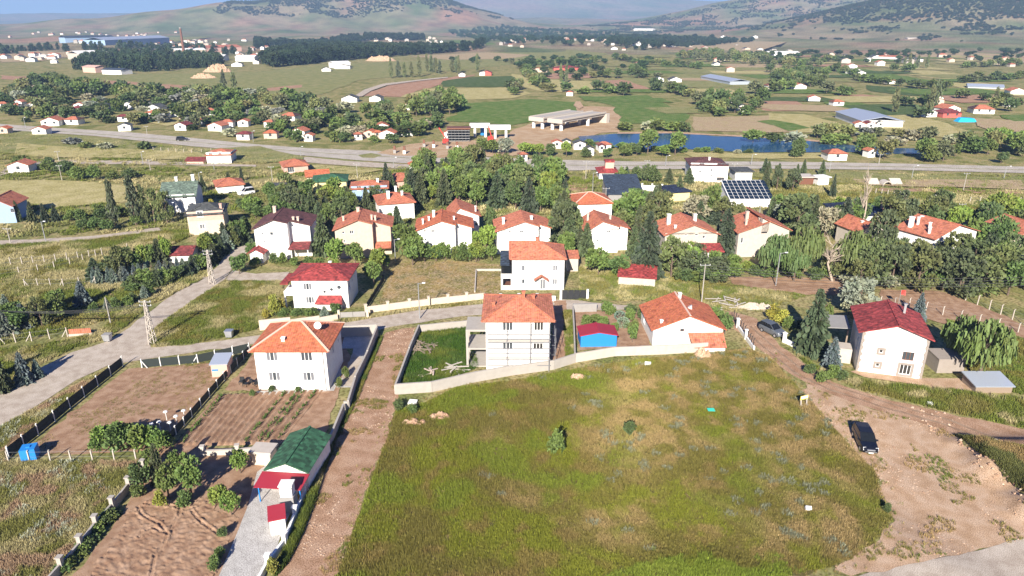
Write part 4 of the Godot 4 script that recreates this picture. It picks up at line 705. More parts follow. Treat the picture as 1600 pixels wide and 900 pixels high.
func make_mid_houses():
	var r := house("two_tone_house", "cream and pink house with dark grey hipped roof", "pink house with grey roof", [-72.81,-154.39,7.62,15.6,4.62], {d = 8.5, rise = 1.8, rm = M.greyroof, wm = M.cream, f = [[2.2, 4.2, 1.1, 1.2, 6], [2.4, 1.3, 1.0, 1.1, 6]], r = [[2.0, 4.0, 1.0, 1.2, 1]], ch = [[7.0, 2.5, 1.6, 0.5]], chm = M.pink})
	boxp("upper_cladding", Vector3(0.3, 3.3, 0.003), Vector3(2.0, 5.3, 0.05), M.pink, r); boxp("upper_cladding", Vector3(3.5, 3.3, 0.003), Vector3(7.6, 5.3, 0.05), M.pink, r); boxp("upper_cladding", Vector3(2.003, 3.3, 0.003), Vector3(3.497, 4.0, 0.05), M.pink, r)
	house("green_roof_house", "large white house with sage green roof behind the poplars", "sage-green-roofed house", [-87.49,-173.49,7.81,14,4.27], {d = 11.0, rise = 2.4, roof = "gs", rm = M.sageroof, f = [[1.5, 3.5, 1.0, 1.2, 1], [5.0, 3.5, 1.0, 1.2, 1]], ch = [[3.0, 6.0, 3.6, 0.6], [7.0, 6.0, 4.0, 0.7]]})
	house("blue_house", "pale blue house cut by the left edge", "pale blue house", [-125.63,-164,6.39,10.2,4.23], {d = 8.0, rise = 1.8, roof = "gf", rm = M.orange2, wm = M.blue_wall, f = [[6.0, 2.5, 0.8, 1.0, 1]]})
	house("maroon_shed", "low shed with maroon roof among the blue spruces", "low maroon shed", [-68.77,-134.3,4.71,4.8,1.21], {d = 4.5, rise = 0.9, roof = "gs", rm = M.maroon, h = 2.0, cat = "shed"})
	house("apartment_house", "white three-storey block with flat dark brown hipped roof", "white three-storey block", [53.25,-210.79,10.36,-4.9,5.02], {d = 10.0, rise = 1.6, rm = M.brownroof, f = [[2.5, 4.8, 1.5, 0.9, 1], [2.6, 2.8, 0.6, 0.6, 1], [6.0, 3.2, 0.5, 0.8, 1], [6.0, 1.6, 0.5, 0.8, 1], [8.0, 0.5, 2.2, 1.0, 3], [7.7, 4.8, 3.4, 0.9, 3]], ch = [[5.8, 3.0, 1.8, 0.5]]})
	house("green_roof_house", "small tall white house with green roof beside the wood", "white green-roofed tower house", [4.87,-204.72,4.12,0,3.21], {d = 6.0, rise = 1.8, roof = "gs", rm = M.sageroof, f = [[2.6, 1.6, 0.6, 0.5, 1]], ch = [[3.0, 3.0, 2.0, 0.5]]})
	r = house("red_roof_villa", "pink and white villa with red stepped roof", "pink red-roofed villa", [26.45,-213.5,5.45,0,2.16], {d = 7.0, rise = 1.4, rm = M.crimson, f = [[4.5, 0.6, 1.0, 1.6, 1]]})
	boxp("roof_turret", Vector3(2.0, 2.5, -4.4), Vector3(4.6, 5.0, -2.0), M.pink, r); boxp("turret_roof", Vector3(1.8, 5.003, -4.6), Vector3(4.8, 5.5, -1.8), M.crimson, r)
	house("dark_hall", "dark blue-grey hall with wide sloping metal roof", "dark blue hall", [25.45,-184.03,9.16,0,1.73], {d = 13.0, rise = 2.6, roof = "shed", rm = M.blueroof, wm = M.dark_conc, cat = "hall", h = 2.4, caps = false, o = 0.3})
	house("yellow_bungalow", "small yellow bungalow with navy roof", "yellow bungalow", [42.18,-186.14,5.83,14.2,1.22], {d = 7.0, rise = 1.3, rm = M.navyroof, wm = M.yellow_wall, h = 2.4})
	r = house("solar_roof_house", "house with a roof of solar panel rows", "solar-panelled house", [56.53,-179.94,10.31,0,2.04], {d = 9.0, rise = 3.0, roof = "shed", rm = M.frame, caps = false, o = 0.3})
	var k := 3.0 / 9.6
	for j in 6:
		for i in 9:
			var x0 := -0.1 + i * 1.28; var z0 := 0.15 - j * 1.55; 
			var pb := MB.new(); var y1 := 0.24 + (0.3 - z0) * k; var y2 := 0.24 + (0.3 - z0 + 1.4) * k
			pb.slab(Vector3(x0, y1, z0), Vector3(x0 + 1.15, y1, z0), Vector3(x0 + 1.15, y2, z0 - 1.4), Vector3(x0, y2, z0 - 1.4), 0.04)
			var so := obj("solar_panel", pb, M.solar, r.get_node("roof")); so.position.y = last_h
	house("navy_roof_house", "house with navy metal roof left of the dry poplar", "left navy roof", [77.16,-162.88,5.77,0,1.25], {d = 8.0, rise = 1.6, rm = M.navyroof, h = 3.0})
	house("navy_roof_house", "house with navy metal roof right of the dry poplar", "right navy roof", [82.82,-160.68,5.45,11.6,1.4], {d = 8.0, rise = 1.6, rm = M.navyroof, h = 3.0, ch = [[6.0, 3.0, 1.8, 0.5]], chm = M.pink})
	house("pink_house", "salmon pink house with orange hipped roof near the junction", "salmon pink house", [-71.6,-222.02,7.3,24.1,2.23], {d = 8.0, rise = 1.6, rm = M.orange2, wm = M.pink, f = [[1.0, 0.4, 2.0, 1.6, 1]]})
	house("gable_house", "cream bungalow with orange roof beside the salmon pink house", "cream bungalow", [-61.52,-210.79,6.36,16.4,1.55], {d = 6.0, rise = 1.2, roof = "gs", rm = M.orange, wm = M.cream})
	house("white_villa", "white villa with orange hipped roof standing alone in the grass", "lone white villa", [-102.74,-238.83,7.87,8.3,2.8], {d = 8.0, rise = 1.5, rm = M.orange2, f = [[1.0, 2.8, 1.0, 1.0, 6], [4.0, 2.8, 1.0, 1.0, 6]], r = [[2.0, 2.6, 1.0, 1.0, 1]]})
	house("side_shed", "small maroon-roofed shed beside the lone white villa", "", [-109.65,-238.83,5.61,0,1.08], {d = 4.0, rise = 0.7, roof = "gs", rm = M.maroon, wm = M.pink, cat = "shed"})
	house("bungalow", "white bungalow with orange hipped roof and long windows", "long-windowed bungalow", [-82.14,-195.02,6.98,26.7,2], {d = 8.0, rise = 1.5, rm = M.orange2, r = [[1.0, 0.8, 2.0, 1.2, 1], [4.0, 0.8, 2.0, 1.2, 1]]})
	house("blue_side_house", "house with blue side wall and orange roof behind conifers", "blue-sided house", [-43.02,-186.85,9.51,8.7,3.15], {d = 8.0, rise = 1.5, rm = M.orange2, wm = M.blue_wall, f = [[1.5, 2.8, 1.2, 1.2, 1]], ch = [[7.0, 3.0, 2.0, 0.6]]})
	house("salmon_house", "orange-walled house with brownish roof beside the dark wood", "orange-walled house", [-33.9,-198.96,7.29,26.5,2.58], {d = 8.0, rise = 1.5, rm = M.orange2, wm = M.pink})
	house("gable_house", "white gabled house with orange roof just below the highway", "white house below highway", [-30.28,-219.11,8.61,19.8,2.6], {d = 8.0, rise = 1.6, roof = "gf", rm = M.orange, f = [[2.0, 3.0, 0.8, 0.8, 1]]})
	house("hip_house", "white house with broad red-orange roof behind the beige stepped house", "broad roof behind beige", [-31.98,-166.87,8.42,16.3,1.92], {d = 9.0, rise = 1.8, rm = M.orange2, h = 4.0, ch = [[2.5, 2.0, 2.6, 0.7], [6.0, 3.0, 2.2, 0.5], [5.0, 7.0, 2.6, 0.5]]})
	house("green_roof_bungalow", "yellow bungalow under a dark green hipped roof", "green-roofed bungalow", [-56.09,-197.36,9.2,10,1.29], {d = 8.0, rise = 1.4, rm = M.greenroof, wm = M.yellow_wall, h = 2.8})
	house("carport", "dark flat carport among the green trees", "", [-67.27,-192.73,3.89,0,1.26], {d = 5.0, roof = "flat", rm = M.greyroof, wm = M.dark_conc, cat = "carport", h = 2.3})
	house("white_store", "plain white flat-roofed store beside the three-storey block", "plain white store", [66.9,-210.79,5,0,1.94], {d = 6.0, roof = "flat", rm = M.greyroof, h = 3.0, cat = "store"})
	house("white_store", "small white box hut near the culvert", "white box hut", [89.26,-204.72,3.63,13.5,1.51], {d = 3.0, roof = "flat", rm = M.white, cat = "hut", h = 2.4})
	house("timber_shelter", "brown open shelter beside the white box hut", "", [84.15,-205.57,4.13,0,1.9], {d = 4.0, roof = "flat", rm = M.greywood, wm = M.brownwood, cat = "shelter", h = 2.4})
	var cv := Vector2(109.84,-204.72); r = base("culvert", at(cv.x, cv.y)); tag(r, "concrete arch culvert mouth in the highway bank", "culvert")
	var cb := MB.new()
	for i in 8:
		var a := PI * i / 8.0; var b := PI * (i + 1) / 8.0
		cb.slab(Vector3(-cos(a) * 1.5, sin(a) * 1.5, 0), Vector3(-cos(b) * 1.5, sin(b) * 1.5, 0), Vector3(-cos(b) * 1.5, sin(b) * 1.5, -3), Vector3(-cos(a) * 1.5, sin(a) * 1.5, -3), 0.3)
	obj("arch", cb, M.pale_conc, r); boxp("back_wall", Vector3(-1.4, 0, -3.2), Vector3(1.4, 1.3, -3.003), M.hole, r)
	var bank := MB.new(); bank.slab(Vector3(-5, 0.0, -0.6), Vector3(-1.7, 0.0, -0.6), Vector3(-1.7, 1.7, -3.4), Vector3(-5, 1.7, -3.4), 0.2); bank.slab(Vector3(1.7, 0.0, -0.6), Vector3(5, 0.0, -0.6), Vector3(5, 1.7, -3.4), Vector3(1.7, 1.7, -3.4), 0.2); obj("wing_wall", bank, M.pale_conc, r)

func small_house(x: float, z: float, w: float, h: float, rm: Material, wm: Material, phrase: String, group: String, hip: bool, dd := 0.8):
	var r := base("distant_house", at(x, z), rng.randf_range(-0.25, 0.25)); var d := maxf(w * dd, 3.0); var rise := minf(w, d) * 0.22; var o := 0.4
	var mb := MB.new(); mb.box(Vector3(-w / 2, -0.5, -d), Vector3(w / 2, h, 0))
	var rb := MB.new()
	if hip:
		var e := [Vector3(-w / 2 - o, h, o), Vector3(w / 2 + o, h, o), Vector3(w / 2 + o, h, -d - o), Vector3(-w / 2 - o, h, -d - o)]
		var a := Vector3(-w * 0.15, h + rise, -d / 2); var b := Vector3(w * 0.15, h + rise, -d / 2)
		rb.quad(e[0], e[1], b, a); rb.quad(e[2], e[3], a, b); rb.tri(e[1], e[2], b); rb.tri(e[3], e[0], a); rb.quad(e[3] - Vector3(0, .1, 0), e[2] - Vector3(0, .1, 0), e[1] - Vector3(0, .1, 0), e[0] - Vector3(0, .1, 0))
	else:
		mb.tri(Vector3(-w / 2, h, 0), Vector3(w / 2, h, 0), Vector3(0, h + rise, 0)); mb.tri(Vector3(w / 2, h, -d), Vector3(-w / 2, h, -d), Vector3(0, h + rise, -d))
		rb.slab(Vector3(-w / 2 - o, h, o), Vector3(0, h + rise + 0.15, o), Vector3(0, h + rise + 0.15, -d - o), Vector3(-w / 2 - o, h, -d - o), 0.12); rb.slab(Vector3(0, h + rise + 0.15, o), Vector3(w / 2 + o, h, o), Vector3(w / 2 + o, h, -d - o), Vector3(0, h + rise + 0.15, -d - o), 0.12)
	obj("wall", mb, wm, r); obj("roof", rb, rm, r)
	if z > -420:
		var k := maxi(1, int(w / 3.5))
		for i in k: boxp("window", Vector3(-w / 2 + w * (i + 0.5) / k - 0.5, h * 0.45, 0.003), Vector3(-w / 2 + w * (i + 0.5) / k + 0.5, h * 0.45 + 1.0, 0.05), M.pane, r)
	later(r, phrase, "house", group); spots.append([Vector2(x, z - d / 2), maxf(w, d) * 0.6 + 1])

func make_far_houses():
	var sets := [["orange2", "white", "white house with red roof", [-277.8,-397,2,4.9,-275.3,-406,2.1,5,-265.2,-388.3,1.7,4.8,-258.1,-391.2,2,6.2,-252.3,-394.1,2,5.9,-234.6,-394.1,1.7,4.5,-177.3,-357.1,1.5,6.3,-210,-328.3,2.3,7.6,-202.7,-332.5,2,6.2,-198.5,-301.9,1.6,5.6,-145.9,-332.5,1.7,6.5,-129,-312.7,1.9,6.7,-128.1,-324.3,1.7,5.2,-121.6,-326.3,1.7,4.6,-107,-345.5,1.8,7.3,-88.6,-296.7,2.1,6.3,-109.4,-324.3,1.4,4.6,-56.4,-312.7,2.2,5.6,-44.4,-298.4,1.3,6.4,-50.8,-291.7,1.3,6.2,-152.8,-367,1.3,5.2,-81.1,-285.3,1.8,3.6,-49.2,-399.9,2.7,4.9,-54.7,-388.3,2,8.2,34.3,-263.5,1.2,4.7,16.9,-269,1.4,3.4,124.9,-418.6,1.4,4.4,177.3,-428.6,1.8,6.4,181.9,-406,2.1,6.1,153.6,-318.4,1.7,4.5,282.9,-549.9,1.8,6.2,324,-469.5,1.6,9,276.2,-402.9,1.4,5,227.2,-374.7,1.6,9.2,241.8,-372.1,1.9,9.8,133,-772.2,2.5,8,36.3,-461.5,1.2,4,298,-394.1,3.4,3.5,4,-243.4,0.9,2.6,126.9,-250.6,1.4,3.2,112.1,-244.6,1.1,6.6,197.7,-504.3,1.7,8.8,180.4,-509,2.1,7.1,-26.2,-293.4,1.6,3.1,-61.8,-288.5,1.3,3.1,-156.6,-224,1.6,6.1]],
		["maroon", "white", "white house with dark maroon roof", [-108.2,-288.5,1.5,5.2,-144.8,-314.6,1.4,5.6,-226.1,-377.4,1.6,4.7,158.4,-318.4,1.7,4.5,-184.4,-343.3,1.2,4.9,32.8,-260.8,1.2,1.9,119.7,-377.4,1.9,2.7]],
		["orange", "beige", "orange-roofed cream house", [-227.6,-367,1.9,6.5,-58.4,-293.4,1.3,4.7,-98.2,-291.7,1.5,5.2,-215,-303.6,1.6,4.3,-159.8,-352.4,1.2,4.7,23.2,-670,2.2,17.4,-55,-293.4,1.3,3.7,242.8,-415.4,1.8,5.8]],
		["greyroof", "white", "white house with grey roof", [-207.9,-394.1,1.7,6.2,-187.5,-380.1,1.6,7.4,-168.2,-312.7,1.9,5,25.3,-266.2,1.2,4.3,20.6,-270.4,1.2,2.9,27.7,-254.3,1.1,3.2,-216.4,-382.8,1.6,6.7,-168.3,-359.5,1.6,5.7,113.2,-566.9,2.4,6.9,124.7,-561.1,1.9,8.8,-94.7,-425.2,1.8,8.9,-80.4,-428.6,1.1,6.8,121.3,-382.8,1.3,5.4,208,-359.5,1.9,5.7,164.5,-322.3,1.1,2.9,220.2,-367,1.3,1.9,-163,-713,2.9,14.8,-254.3,-956.5,3.1,11.5,-169.9,-678.2,2.2,8.2,-278.4,-751.5,2.5,10.4,250.9,-428.6,1.1,3.8,300.5,-544.4,1.4,4.7,438.3,-895.6,2.2,10.8,302,-646.6,2.1,11.2,-273.4,-794.2,2.6,6.8,210,-761.7,1.9,6.6,298,-631.8,1.6,8.7,384.5,-895.6,2.2,7.7,-24.6,-631.8,1.6,6.6,-41.7,-617.7,1.5,5.3,157.4,-1150.8,2.5,9.8,469.7,-1674.1,3.3,11.4,527.2,-1631.8,3.6,11.1]],
		["maroon", "red_wall", "long dark red farm building", [51,-695.2,2.3,24,-21.9,-631.8,2.1,8.7,216.7,-357.1,1.2,9.5]]]
	for s in sets:
		var a: Array = s[3]
		for i in range(0, a.size(), 4): small_house(a[i], a[i + 1], a[i + 3], clampf(a[i + 2], 2.4, 7.0), M[s[0]], M[s[1]], s[2], "distant houses in the valley", s[0] != "greyroof" and i % 8 == 0, 0.35 if a[i + 3] > 14 else 0.85)
	# long halls, greenhouses and the factory
	var halls := [["long_greenhouse", "long pale greenhouse roof between fields", [151.22,-591.26,52.81,-81.1,0], 16.0, 2.5, "metalroof", "metalroof", "long pale greenhouse"], ["poultry_hall", "long grey-blue hall roofs among fields", [159.31,-357.13,32.95,-94.3,0], 18.0, 3.0, "metalroof", "white", "grey-blue hall"],
		["solar_field", "flat grey sheet roof at the right edge", [318.54,-513.78,21.16,-26.6,0], 14.0, 1.5, "metalroof", "metalroof", "flat grey sheet roof"], ["factory_hall", "long blue factory hall left of the chimney", [-652.16,-1203.91,163.82,79.2,0], 40.0, 8.0, "metalroof", "blue_wall", "blue factory hall"], ["factory_hall", "dark blue factory hall with white front", [-761.05,-1281.5,79.94,48.7,0], 30.0, 8.0, "blueroof", "blue_wall", "dark blue factory hall"],
		["factory_hall", "pink brick works hall beside the chimney", [-453.8,-1082.01,67.99,48.9,0], 30.0, 6.0, "orange2", "pink", "pink brick hall"], ["factory_hall", "long white hall behind the poplars", [-503.31,-867.97,34.38,53.6,0], 30.0, 7.0, "white", "pale_conc", "white poplar hall"], ["factory_hall", "white hall below the chimney", [-446.3,-990.1,39.12,37.2,0], 20.0, 6.0, "white", "cream", "white chimney hall"],
		["store_hall", "white hall right of the factory trees", [-348.89,-854.75,18.36,0,0], 16.0, 5.0, "white", "white", "right white hall"], ["store_hall", "second white hall right of the factory trees", [-312.64,-841.92,21.71,0,0], 16.0, 5.0, "white", "white", ""], ["store_hall", "white box hall near the soil heaps", [-173.18,-722.26,17.06,33.8,0], 14.0, 5.0, "white", "white", "white box hall"], ["farm_hall", "long white building in the far valley", [430.67,-2675.58,73.61,-35.3,0], 20.0, 5.0, "white", "white", ""], ["farm_hall", "long white farm building on the right plain", [333.64,-973.02,40.04,0,0], 14.0, 4.0, "white", "white", "long white farm building"], ["works_hall", "white building at the foot of the right hill", [438.3,-895.64,21.27,-41.3,0], 14.0, 3.0, "orange2", "white", ""],
		["works_hall", "white building with low wall on the right slope", [808.41,-1537.59,83.77,1.9,0], 12.0, 2.5, "pale_conc", "pale_conc", "pale walled yard"], ["row_building", "low white row of sheds along the left field edge", [-357.91,-646.6,21.92,-19.9,0], 12.0, 4.0, "blueroof", "white", "white shed row"], ["row_building", "pinkish low building along the left field edge", [-387.91,-670.04,17.85,-26.6,0], 12.0, 5.0, "pink", "pink", "pinkish building"]]
	for q in halls:
		var g: Array = q[2]; var r := base(q[0], at(g[0], g[1]), deg_to_rad(g[3])); tag(r, q[1], "building"); var w: float = g[2]; var h: float = q[4]; var d: float = q[3]
		boxp("wall", Vector3(0, -2, -d), Vector3(w, h, 0), M[q[6]], r)
		var rb := MB.new(); rb.slab(Vector3(-0.5, h, 0.5), Vector3(w + 0.5, h, 0.5), Vector3(w + 0.5, h + d * 0.1, -d / 2), Vector3(-0.5, h + d * 0.1, -d / 2), 0.2); rb.slab(Vector3(-0.5, h + d * 0.1, -d / 2), Vector3(w + 0.5, h + d * 0.1, -d / 2), Vector3(w + 0.5, h, -d - 0.5), Vector3(-0.5, h, -d - 0.5), 0.2); obj("roof", rb, M[q[5]], r)
		if q[7]: mark(q[7], g[0] + w / 2, g[1])
	var cp := Vector2(-434.42,-990.1); var ch := base("factory_chimney", at(cp.x, cp.y)); tag(ch, "tall brick factory chimney on the left plain", "chimney"); mark("tall factory chimney", cp.x, cp.y)
	var cm := MB.new(); cm.tube(Vector3(0, -1, 0), Vector3(0, 33, 0), 2.0, 1.2, 12); obj("shaft", cm, M.brownwood, ch)
	var cc := MB.new(); cc.tube(Vector3(0, 33.003, 0), Vector3(0, 34.5, 0), 1.5, 1.4, 12); obj("rim", cc, M.dark_conc, ch)
	# hamlets towards the hills: x0, x1, nearest, farthest distance, count
	var regs := [[-760.0, -480.0, 1150.0, 1500.0, 50, "factory quarter"], [-330.0, -120.0, 1250.0, 1900.0, 36, "hamlet under the left hill"], [-1500.0, -1000.0, 1900.0, 2300.0, 30, "far left town"], [-560.0, -380.0, 1100.0, 1250.0, 16, "village on the left plain"], [-60.0, 160.0, 1150.0, 1700.0, 26, "wooded valley village"], [150.0, 420.0, 1050.0, 1350.0, 24, "village before the right hill"], [180.0, 560.0, 560.0, 960.0, 26, "right plain"], [-640.0, -300.0, 800.0, 1000.0, 64, "left field edge"]]
	for q in regs:
		mark(q[5], (q[0] + q[1]) / 2, -(q[2] + q[3]) / 2)
		for i in q[4]:
			var x := rng.randf_range(q[0], q[1]); var z := -rng.randf_range(q[2], q[3])
			small_house(x, z, rng.randf_range(5, 10), rng.randf_range(2.6, 4.5), [M.orange2, M.pale_conc, M.greyroof, M.orange2][rng.randi() % 4], [M.beige, M.concrete, M.pale_conc, M.white][rng.randi() % 4], "tiny pale house", "houses of the far hamlets", i % 2 == 0)

# ---------------------------------------------------------------- walls, fences
func wall_run(called: String, label: String, pts: Array, h: float, t: float, m: Material, pillar := 0.0, drops := []):
	var p := v2(pts); var r := base(called, at(p[0].x, p[0].y)); tag(r, label, "wall")
	var L := 0.0
	for i in p.size() - 1:
		var a := p[i] - p[0]; var b := p[i + 1] - p[0]; var hh: float = drops[i] if i < drops.size() else h
		var k := maxi(1, int(round(a.distance_to(b) / 3.2)))
		for j in k:
			var q0 := a.lerp(b, float(j) / k); var q1 := a.lerp(b, float(j + 1) / k)
			var y0 := hgt(p[0].x + q0.x, p[0].y + q0.y) - r.position.y; var y1 := hgt(p[0].x + q1.x, p[0].y + q1.y) - r.position.y
			var mb := MB.new(); var dirv := (q1 - q0).normalized(); var tp := maxf(y0, y1) + hh + (j % 2) * 0.02
			var tf := Transform3D(Basis(Vector3(dirv.x, 0, dirv.y), Vector3.UP, Vector3(-dirv.y, 0, dirv.x)), Vector3(q0.x, 0, q0.y))
			mb.box(Vector3(0.002, minf(y0, y1) - 0.4, -t / 2), Vector3(q0.distance_to(q1) - 0.002, tp, t / 2), tf); obj("wall_panel", mb, m, r)
			if pillar > 0:
				var pb := MB.new(); pb.box(Vector3(-0.2, y0 - 0.4, -0.2), Vector3(0.2, tp + pillar, 0.2), tf); pb.box(Vector3(-0.27, tp + pillar + .003, -0.27), Vector3(0.27, tp + pillar + 0.12, 0.27), tf); obj("pillar", pb, m, r)
	return r

func fence(called: String, label: String, pts: Array, h: float, gap: float, panel: Material, post: Material, size := 0.12, stay := false):
	var p := v2(pts); var r := base(called, at(p[0].x, p[0].y)); tag(r, label, "fence")
	var last := Vector3.INF
	for i in p.size() - 1:
		var k := maxi(1, int(round(p[i].distance_to(p[i + 1]) / gap)))
		for j in k + 1:
			if j == 0 and i > 0: continue
			var q := p[i].lerp(p[i + 1], float(j) / k); var v := at(q.x, q.y) - r.position
			var mb := MB.new(); var lean := Vector3(rng.randf_range(-.06, .06), h, rng.randf_range(-.06, .06)); mb.bar(v + Vector3(0, -0.3, 0), v + lean, size)
			if stay and (j == 0 or j == k): mb.bar(v + Vector3(0.9 if j == 0 else -0.9, -0.1, 0.1), v + lean * 0.8, size * 0.8)
			else: mb.bar(v + lean, v + lean + Vector3(0.12, 0.14, 0.1), size * 0.8)
			obj("post", mb, post, r)
			if panel != null and last != Vector3.INF:
				var pb := MB.new(); var up := Vector3(0, h * 0.92, 0); var off := Vector3(0.0, 0.06, 0.0); pb.quad(last + off, v + off, v + up, last + up); pb.quad(v + off + Vector3(0, 0, -.02), last + off + Vector3(0, 0, -.02), last + up + Vector3(0, 0, -.02), v + up + Vector3(0, 0, -.02)); obj("screen_panel", pb, panel, r)
			if panel == null and last != Vector3.INF and gap < 6:
				var wb := MB.new(); 
				for f in [0.45, 0.9]: wb.bar(last + Vector3(0, h * f, 0), v + Vector3(0, h * f, 0), 0.015)
				obj("wire", wb, M.metal, r)
			last = v
	return r

func make_walls_and_fences():
	var conc: Material = M.concrete; var pale: Material = M.pale_conc
	wall_run("retaining_wall", "stepped concrete wall around the unfinished house yard", [-6.61,-103.26,-14.5,-101.29,-14.91,-93.19,-15.23,-81.9,-10.53,-82.59,-4.77,-85.4,0,-87.24,5.83,-88.96,9.06,-91.14], 1.2, 0.25, M.concrete, 0.0, [1.3, 1.4, 1.3, 1.5, 1.5, 1.5, 1.4, 1.4])
	wall_run("garden_wall", "pale wall in front of the blue shed and gabled house", [9.06,-91.14,14.91,-93.19,22.5,-93.83,28.81,-94.68], 1.4, 0.25, M.pale_conc, 0.0)
	wall_run("garden_wall", "low wall on the left side of the shrub garden", [9,-91.54,9.51,-98.93,10.16,-109.56], 1.3, 0.2, M.concrete, 0.0)
	wall_run("garden_wall", "dark stub wall behind the shrub garden", [10.16,-109.56,14.15,-109.83], 1.5, 0.3, M.dark_conc, 0.0)
	wall_run("retaining_wall", "long concrete wall between side yard and dirt track", [-20.84,-100.33,-20.74,-91.95,-20.92,-84.32,-20.51,-78,-21.07,-78], 1.5, 0.25, M.concrete, 0.0, [1.5, 1.4, 1.3, 1.2])
	wall_run("retaining_wall", "concrete wall along the track below the white house", [-20.9,-77.23,-20.81,-70.79,-21.19,-68.71], 1.3, 0.25, M.concrete, 0.0)
	wall_run("retaining_wall", "concrete wall closing the side yard at the road", [-26.23,-99.63,-20.84,-100.33], 1.9, 0.25, M.concrete, 0.0)
	wall_run("terrace_wall", "white pillared wall along the concrete terrace", [-21.35,-60.74,-21.33,-57.43,-21.19,-53.61,-21.85,-50.78,-22.1,-47.3], 0.7, 0.25, M.white, 0.5)
	wall_run("garden_wall", "low white wall below the vegetable plot", [-34.68,-67.95,-30.88,-68.2,-27.08,-68.96], 0.7, 0.3, M.pale_conc, 0.5)
	wall_run("garden_wall", "pillared concrete wall descending the lower left garden", [-39.79,-64.82,-39.86,-61.81,-39.8,-58.51,-39.96,-55.74,-39.84,-52.92,-39.98,-50.15,-40.15,-46.94], 0.9, 0.2, M.concrete, 0.6)
	wall_run("front_wall", "cream wall before the round-windowed house", [-39.73,-102.27,-35.15,-103.51,-30.95,-105.03,-28.36,-106.33], 1.4, 0.25, M.cream, 0.0, [1.7, 1.3, 1.0])
	wall_run("front_wall", "cream stepped wall with posts along the village road", [-24.34,-109.28,-17.42,-111.8,-11.06,-113.84,-4.71,-115.63], 1.1, 0.25, M.cream, 0.35)
	wall_run("front_wall", "white low wall before the grey house", [-2,-114.73,7.57,-114.73], 0.9, 0.25, M.white, 0.3)
	wall_run("lot_wall", "thin low wall crossing the empty lot", [-6.64,-118.42,-6.96,-130.09,-1.99,-130.09], 0.5, 0.2, M.pale_conc, 0.0)
	wall_run("white_wall", "white garden wall beside the dark blue hall", [27.7,-178.6,33.9,-178.6], 1.6, 0.25, M.white, 0.0)
	wall_run("white_wall", "white courtyard wall behind the dark blue hall", [37,-199,45.2,-197.4], 1.6, 0.25, M.white, 0.4)
	wall_run("road_wall", "white low wall at the lane gate right of the gabled house", [35.79,-103.26,35.78,-98.93,35.84,-95.11], 0.6, 0.25, M.white, 0.9)
	wall_run("road_wall", "white low wall with pillar beside the grey car", [41.25,-97.78,42.88,-94.68], 0.7, 0.25, M.white, 0.8)
	fence("bar_fence", "dark bar fence on the lane side of the gabled house", [36.08,-106.33,36.01,-101.29,35.79,-95.55], 1.6, 1.0, null, M.dark_metal, 0.09)
	var gate := Vector2(8.72,-115.33); var g := base("metal_gate", at(gate.x, gate.y)); tag(g, "black metal gate of four panels beside the grey house", "gate")
	for i in 4: boxp("gate_panel", Vector3(i * 1.05, 0.1, -0.04), Vector3(i * 1.05 + 1.0, 1.75, 0.04), M.dark_metal, g)
	for i in 2: boxp("gate_post", Vector3(-0.4 + i * 4.65, 0, -0.2), Vector3(-0.02 + i * 4.65, 1.9, 0.2), M.white, g)
	var gt := Vector2(-28.12,-107.12); g = base("metal_gate", at(gt.x, gt.y), 0.12); tag(g, "grey metal gate of the round-windowed house", "gate")
	for i in 2: boxp("gate_panel", Vector3(i * 2.05, 0.1, -0.03), Vector3(i * 2.05 + 2.0, 1.0, 0.03), M.dark_conc, g)
	for i in 2: boxp("gate_post", Vector3(-0.4 + i * 4.6, 0, -0.2), Vector3(-0.02 + i * 4.6, 1.4, 0.2), M.cream, g)
	fence("screen_fence", "dark screened fence along the left side of the bare plot", [-55,-89.94,-55.67,-78.32,-55.85,-72.14,-56.22,-67.45], 1.5, 3.1, M.shade, M.white_metal)
	fence("screen_fence", "dark screened fence with white posts at the top of the bare plot", [-52,-89.35,-44.74,-90.93,-38.73,-94.68], 1.4, 2.75, M.shade, M.white_metal, 0.12, true)
	fence("screen_fence", "dark fence between the bare plot and vegetable plot", [-38.58,-94.25,-39.17,-83.62,-39.43,-76.17,-39.75,-70.26], 1.2, 2.2, M.shade, M.white_metal)
	fence("wire_fence", "white posted wire fence below the bare plot", [-55.74,-66.72,-48.86,-66.84,-41.75,-66.96], 1.4, 2.5, null, M.pale_conc)
	fence("wire_fence", "upper row of white concrete posts on the left slope", [-101.21,-132.74,-93.55,-134.7,-86.38,-137.94,-80.9,-142.62], 1.7, 2.2, null, M.pale_conc)
	fence("wire_fence", "lower row of white concrete posts on the left slope", [-97.21,-126.81,-91.73,-129.72,-87.74,-133.52,-85.53,-138.77], 1.5, 2.6, null, M.pale_conc)
	fence("wire_fence", "leaning white posts before the blue spruces", [-88.84,-121.32,-81.83,-121.32,-76.71,-122.66,-70.47,-124.36,-64.92,-129.35], 1.7, 2.8, null, M.pale_conc, 0.12, true)
	fence("wire_fence", "white posts by the rusty gate left of the road", [-77.35,-97.33,-73.09,-98.23,-68.58,-99.86], 1.6, 2.6, null, M.pale_conc, 0.12, true)
	fence("wire_fence", "white posts running along the right garden edge", [78.83,-114.73,80.23,-110.39,82.02,-104.26,84.02,-101.29], 1.8, 1.9, null, M.pale_conc)
	fence("wire_fence", "short posts inside the right garden", [62.88,-112.38,67.5,-111.8,72.98,-106.33,79.02,-101.29], 1.6, 2.6, null, M.pale_conc)
	fence("wire_fence", "upper row of posts in the green weedy field", [122.2,-185.4,142.5,-184], 1.4, 2.6, null, M.pale_conc, 0.14)
	fence("wire_fence", "lower row of posts in the green weedy field", [121.4,-178.6,137.8,-177.3], 1.4, 2.6, null, M.pale_conc, 0.14)
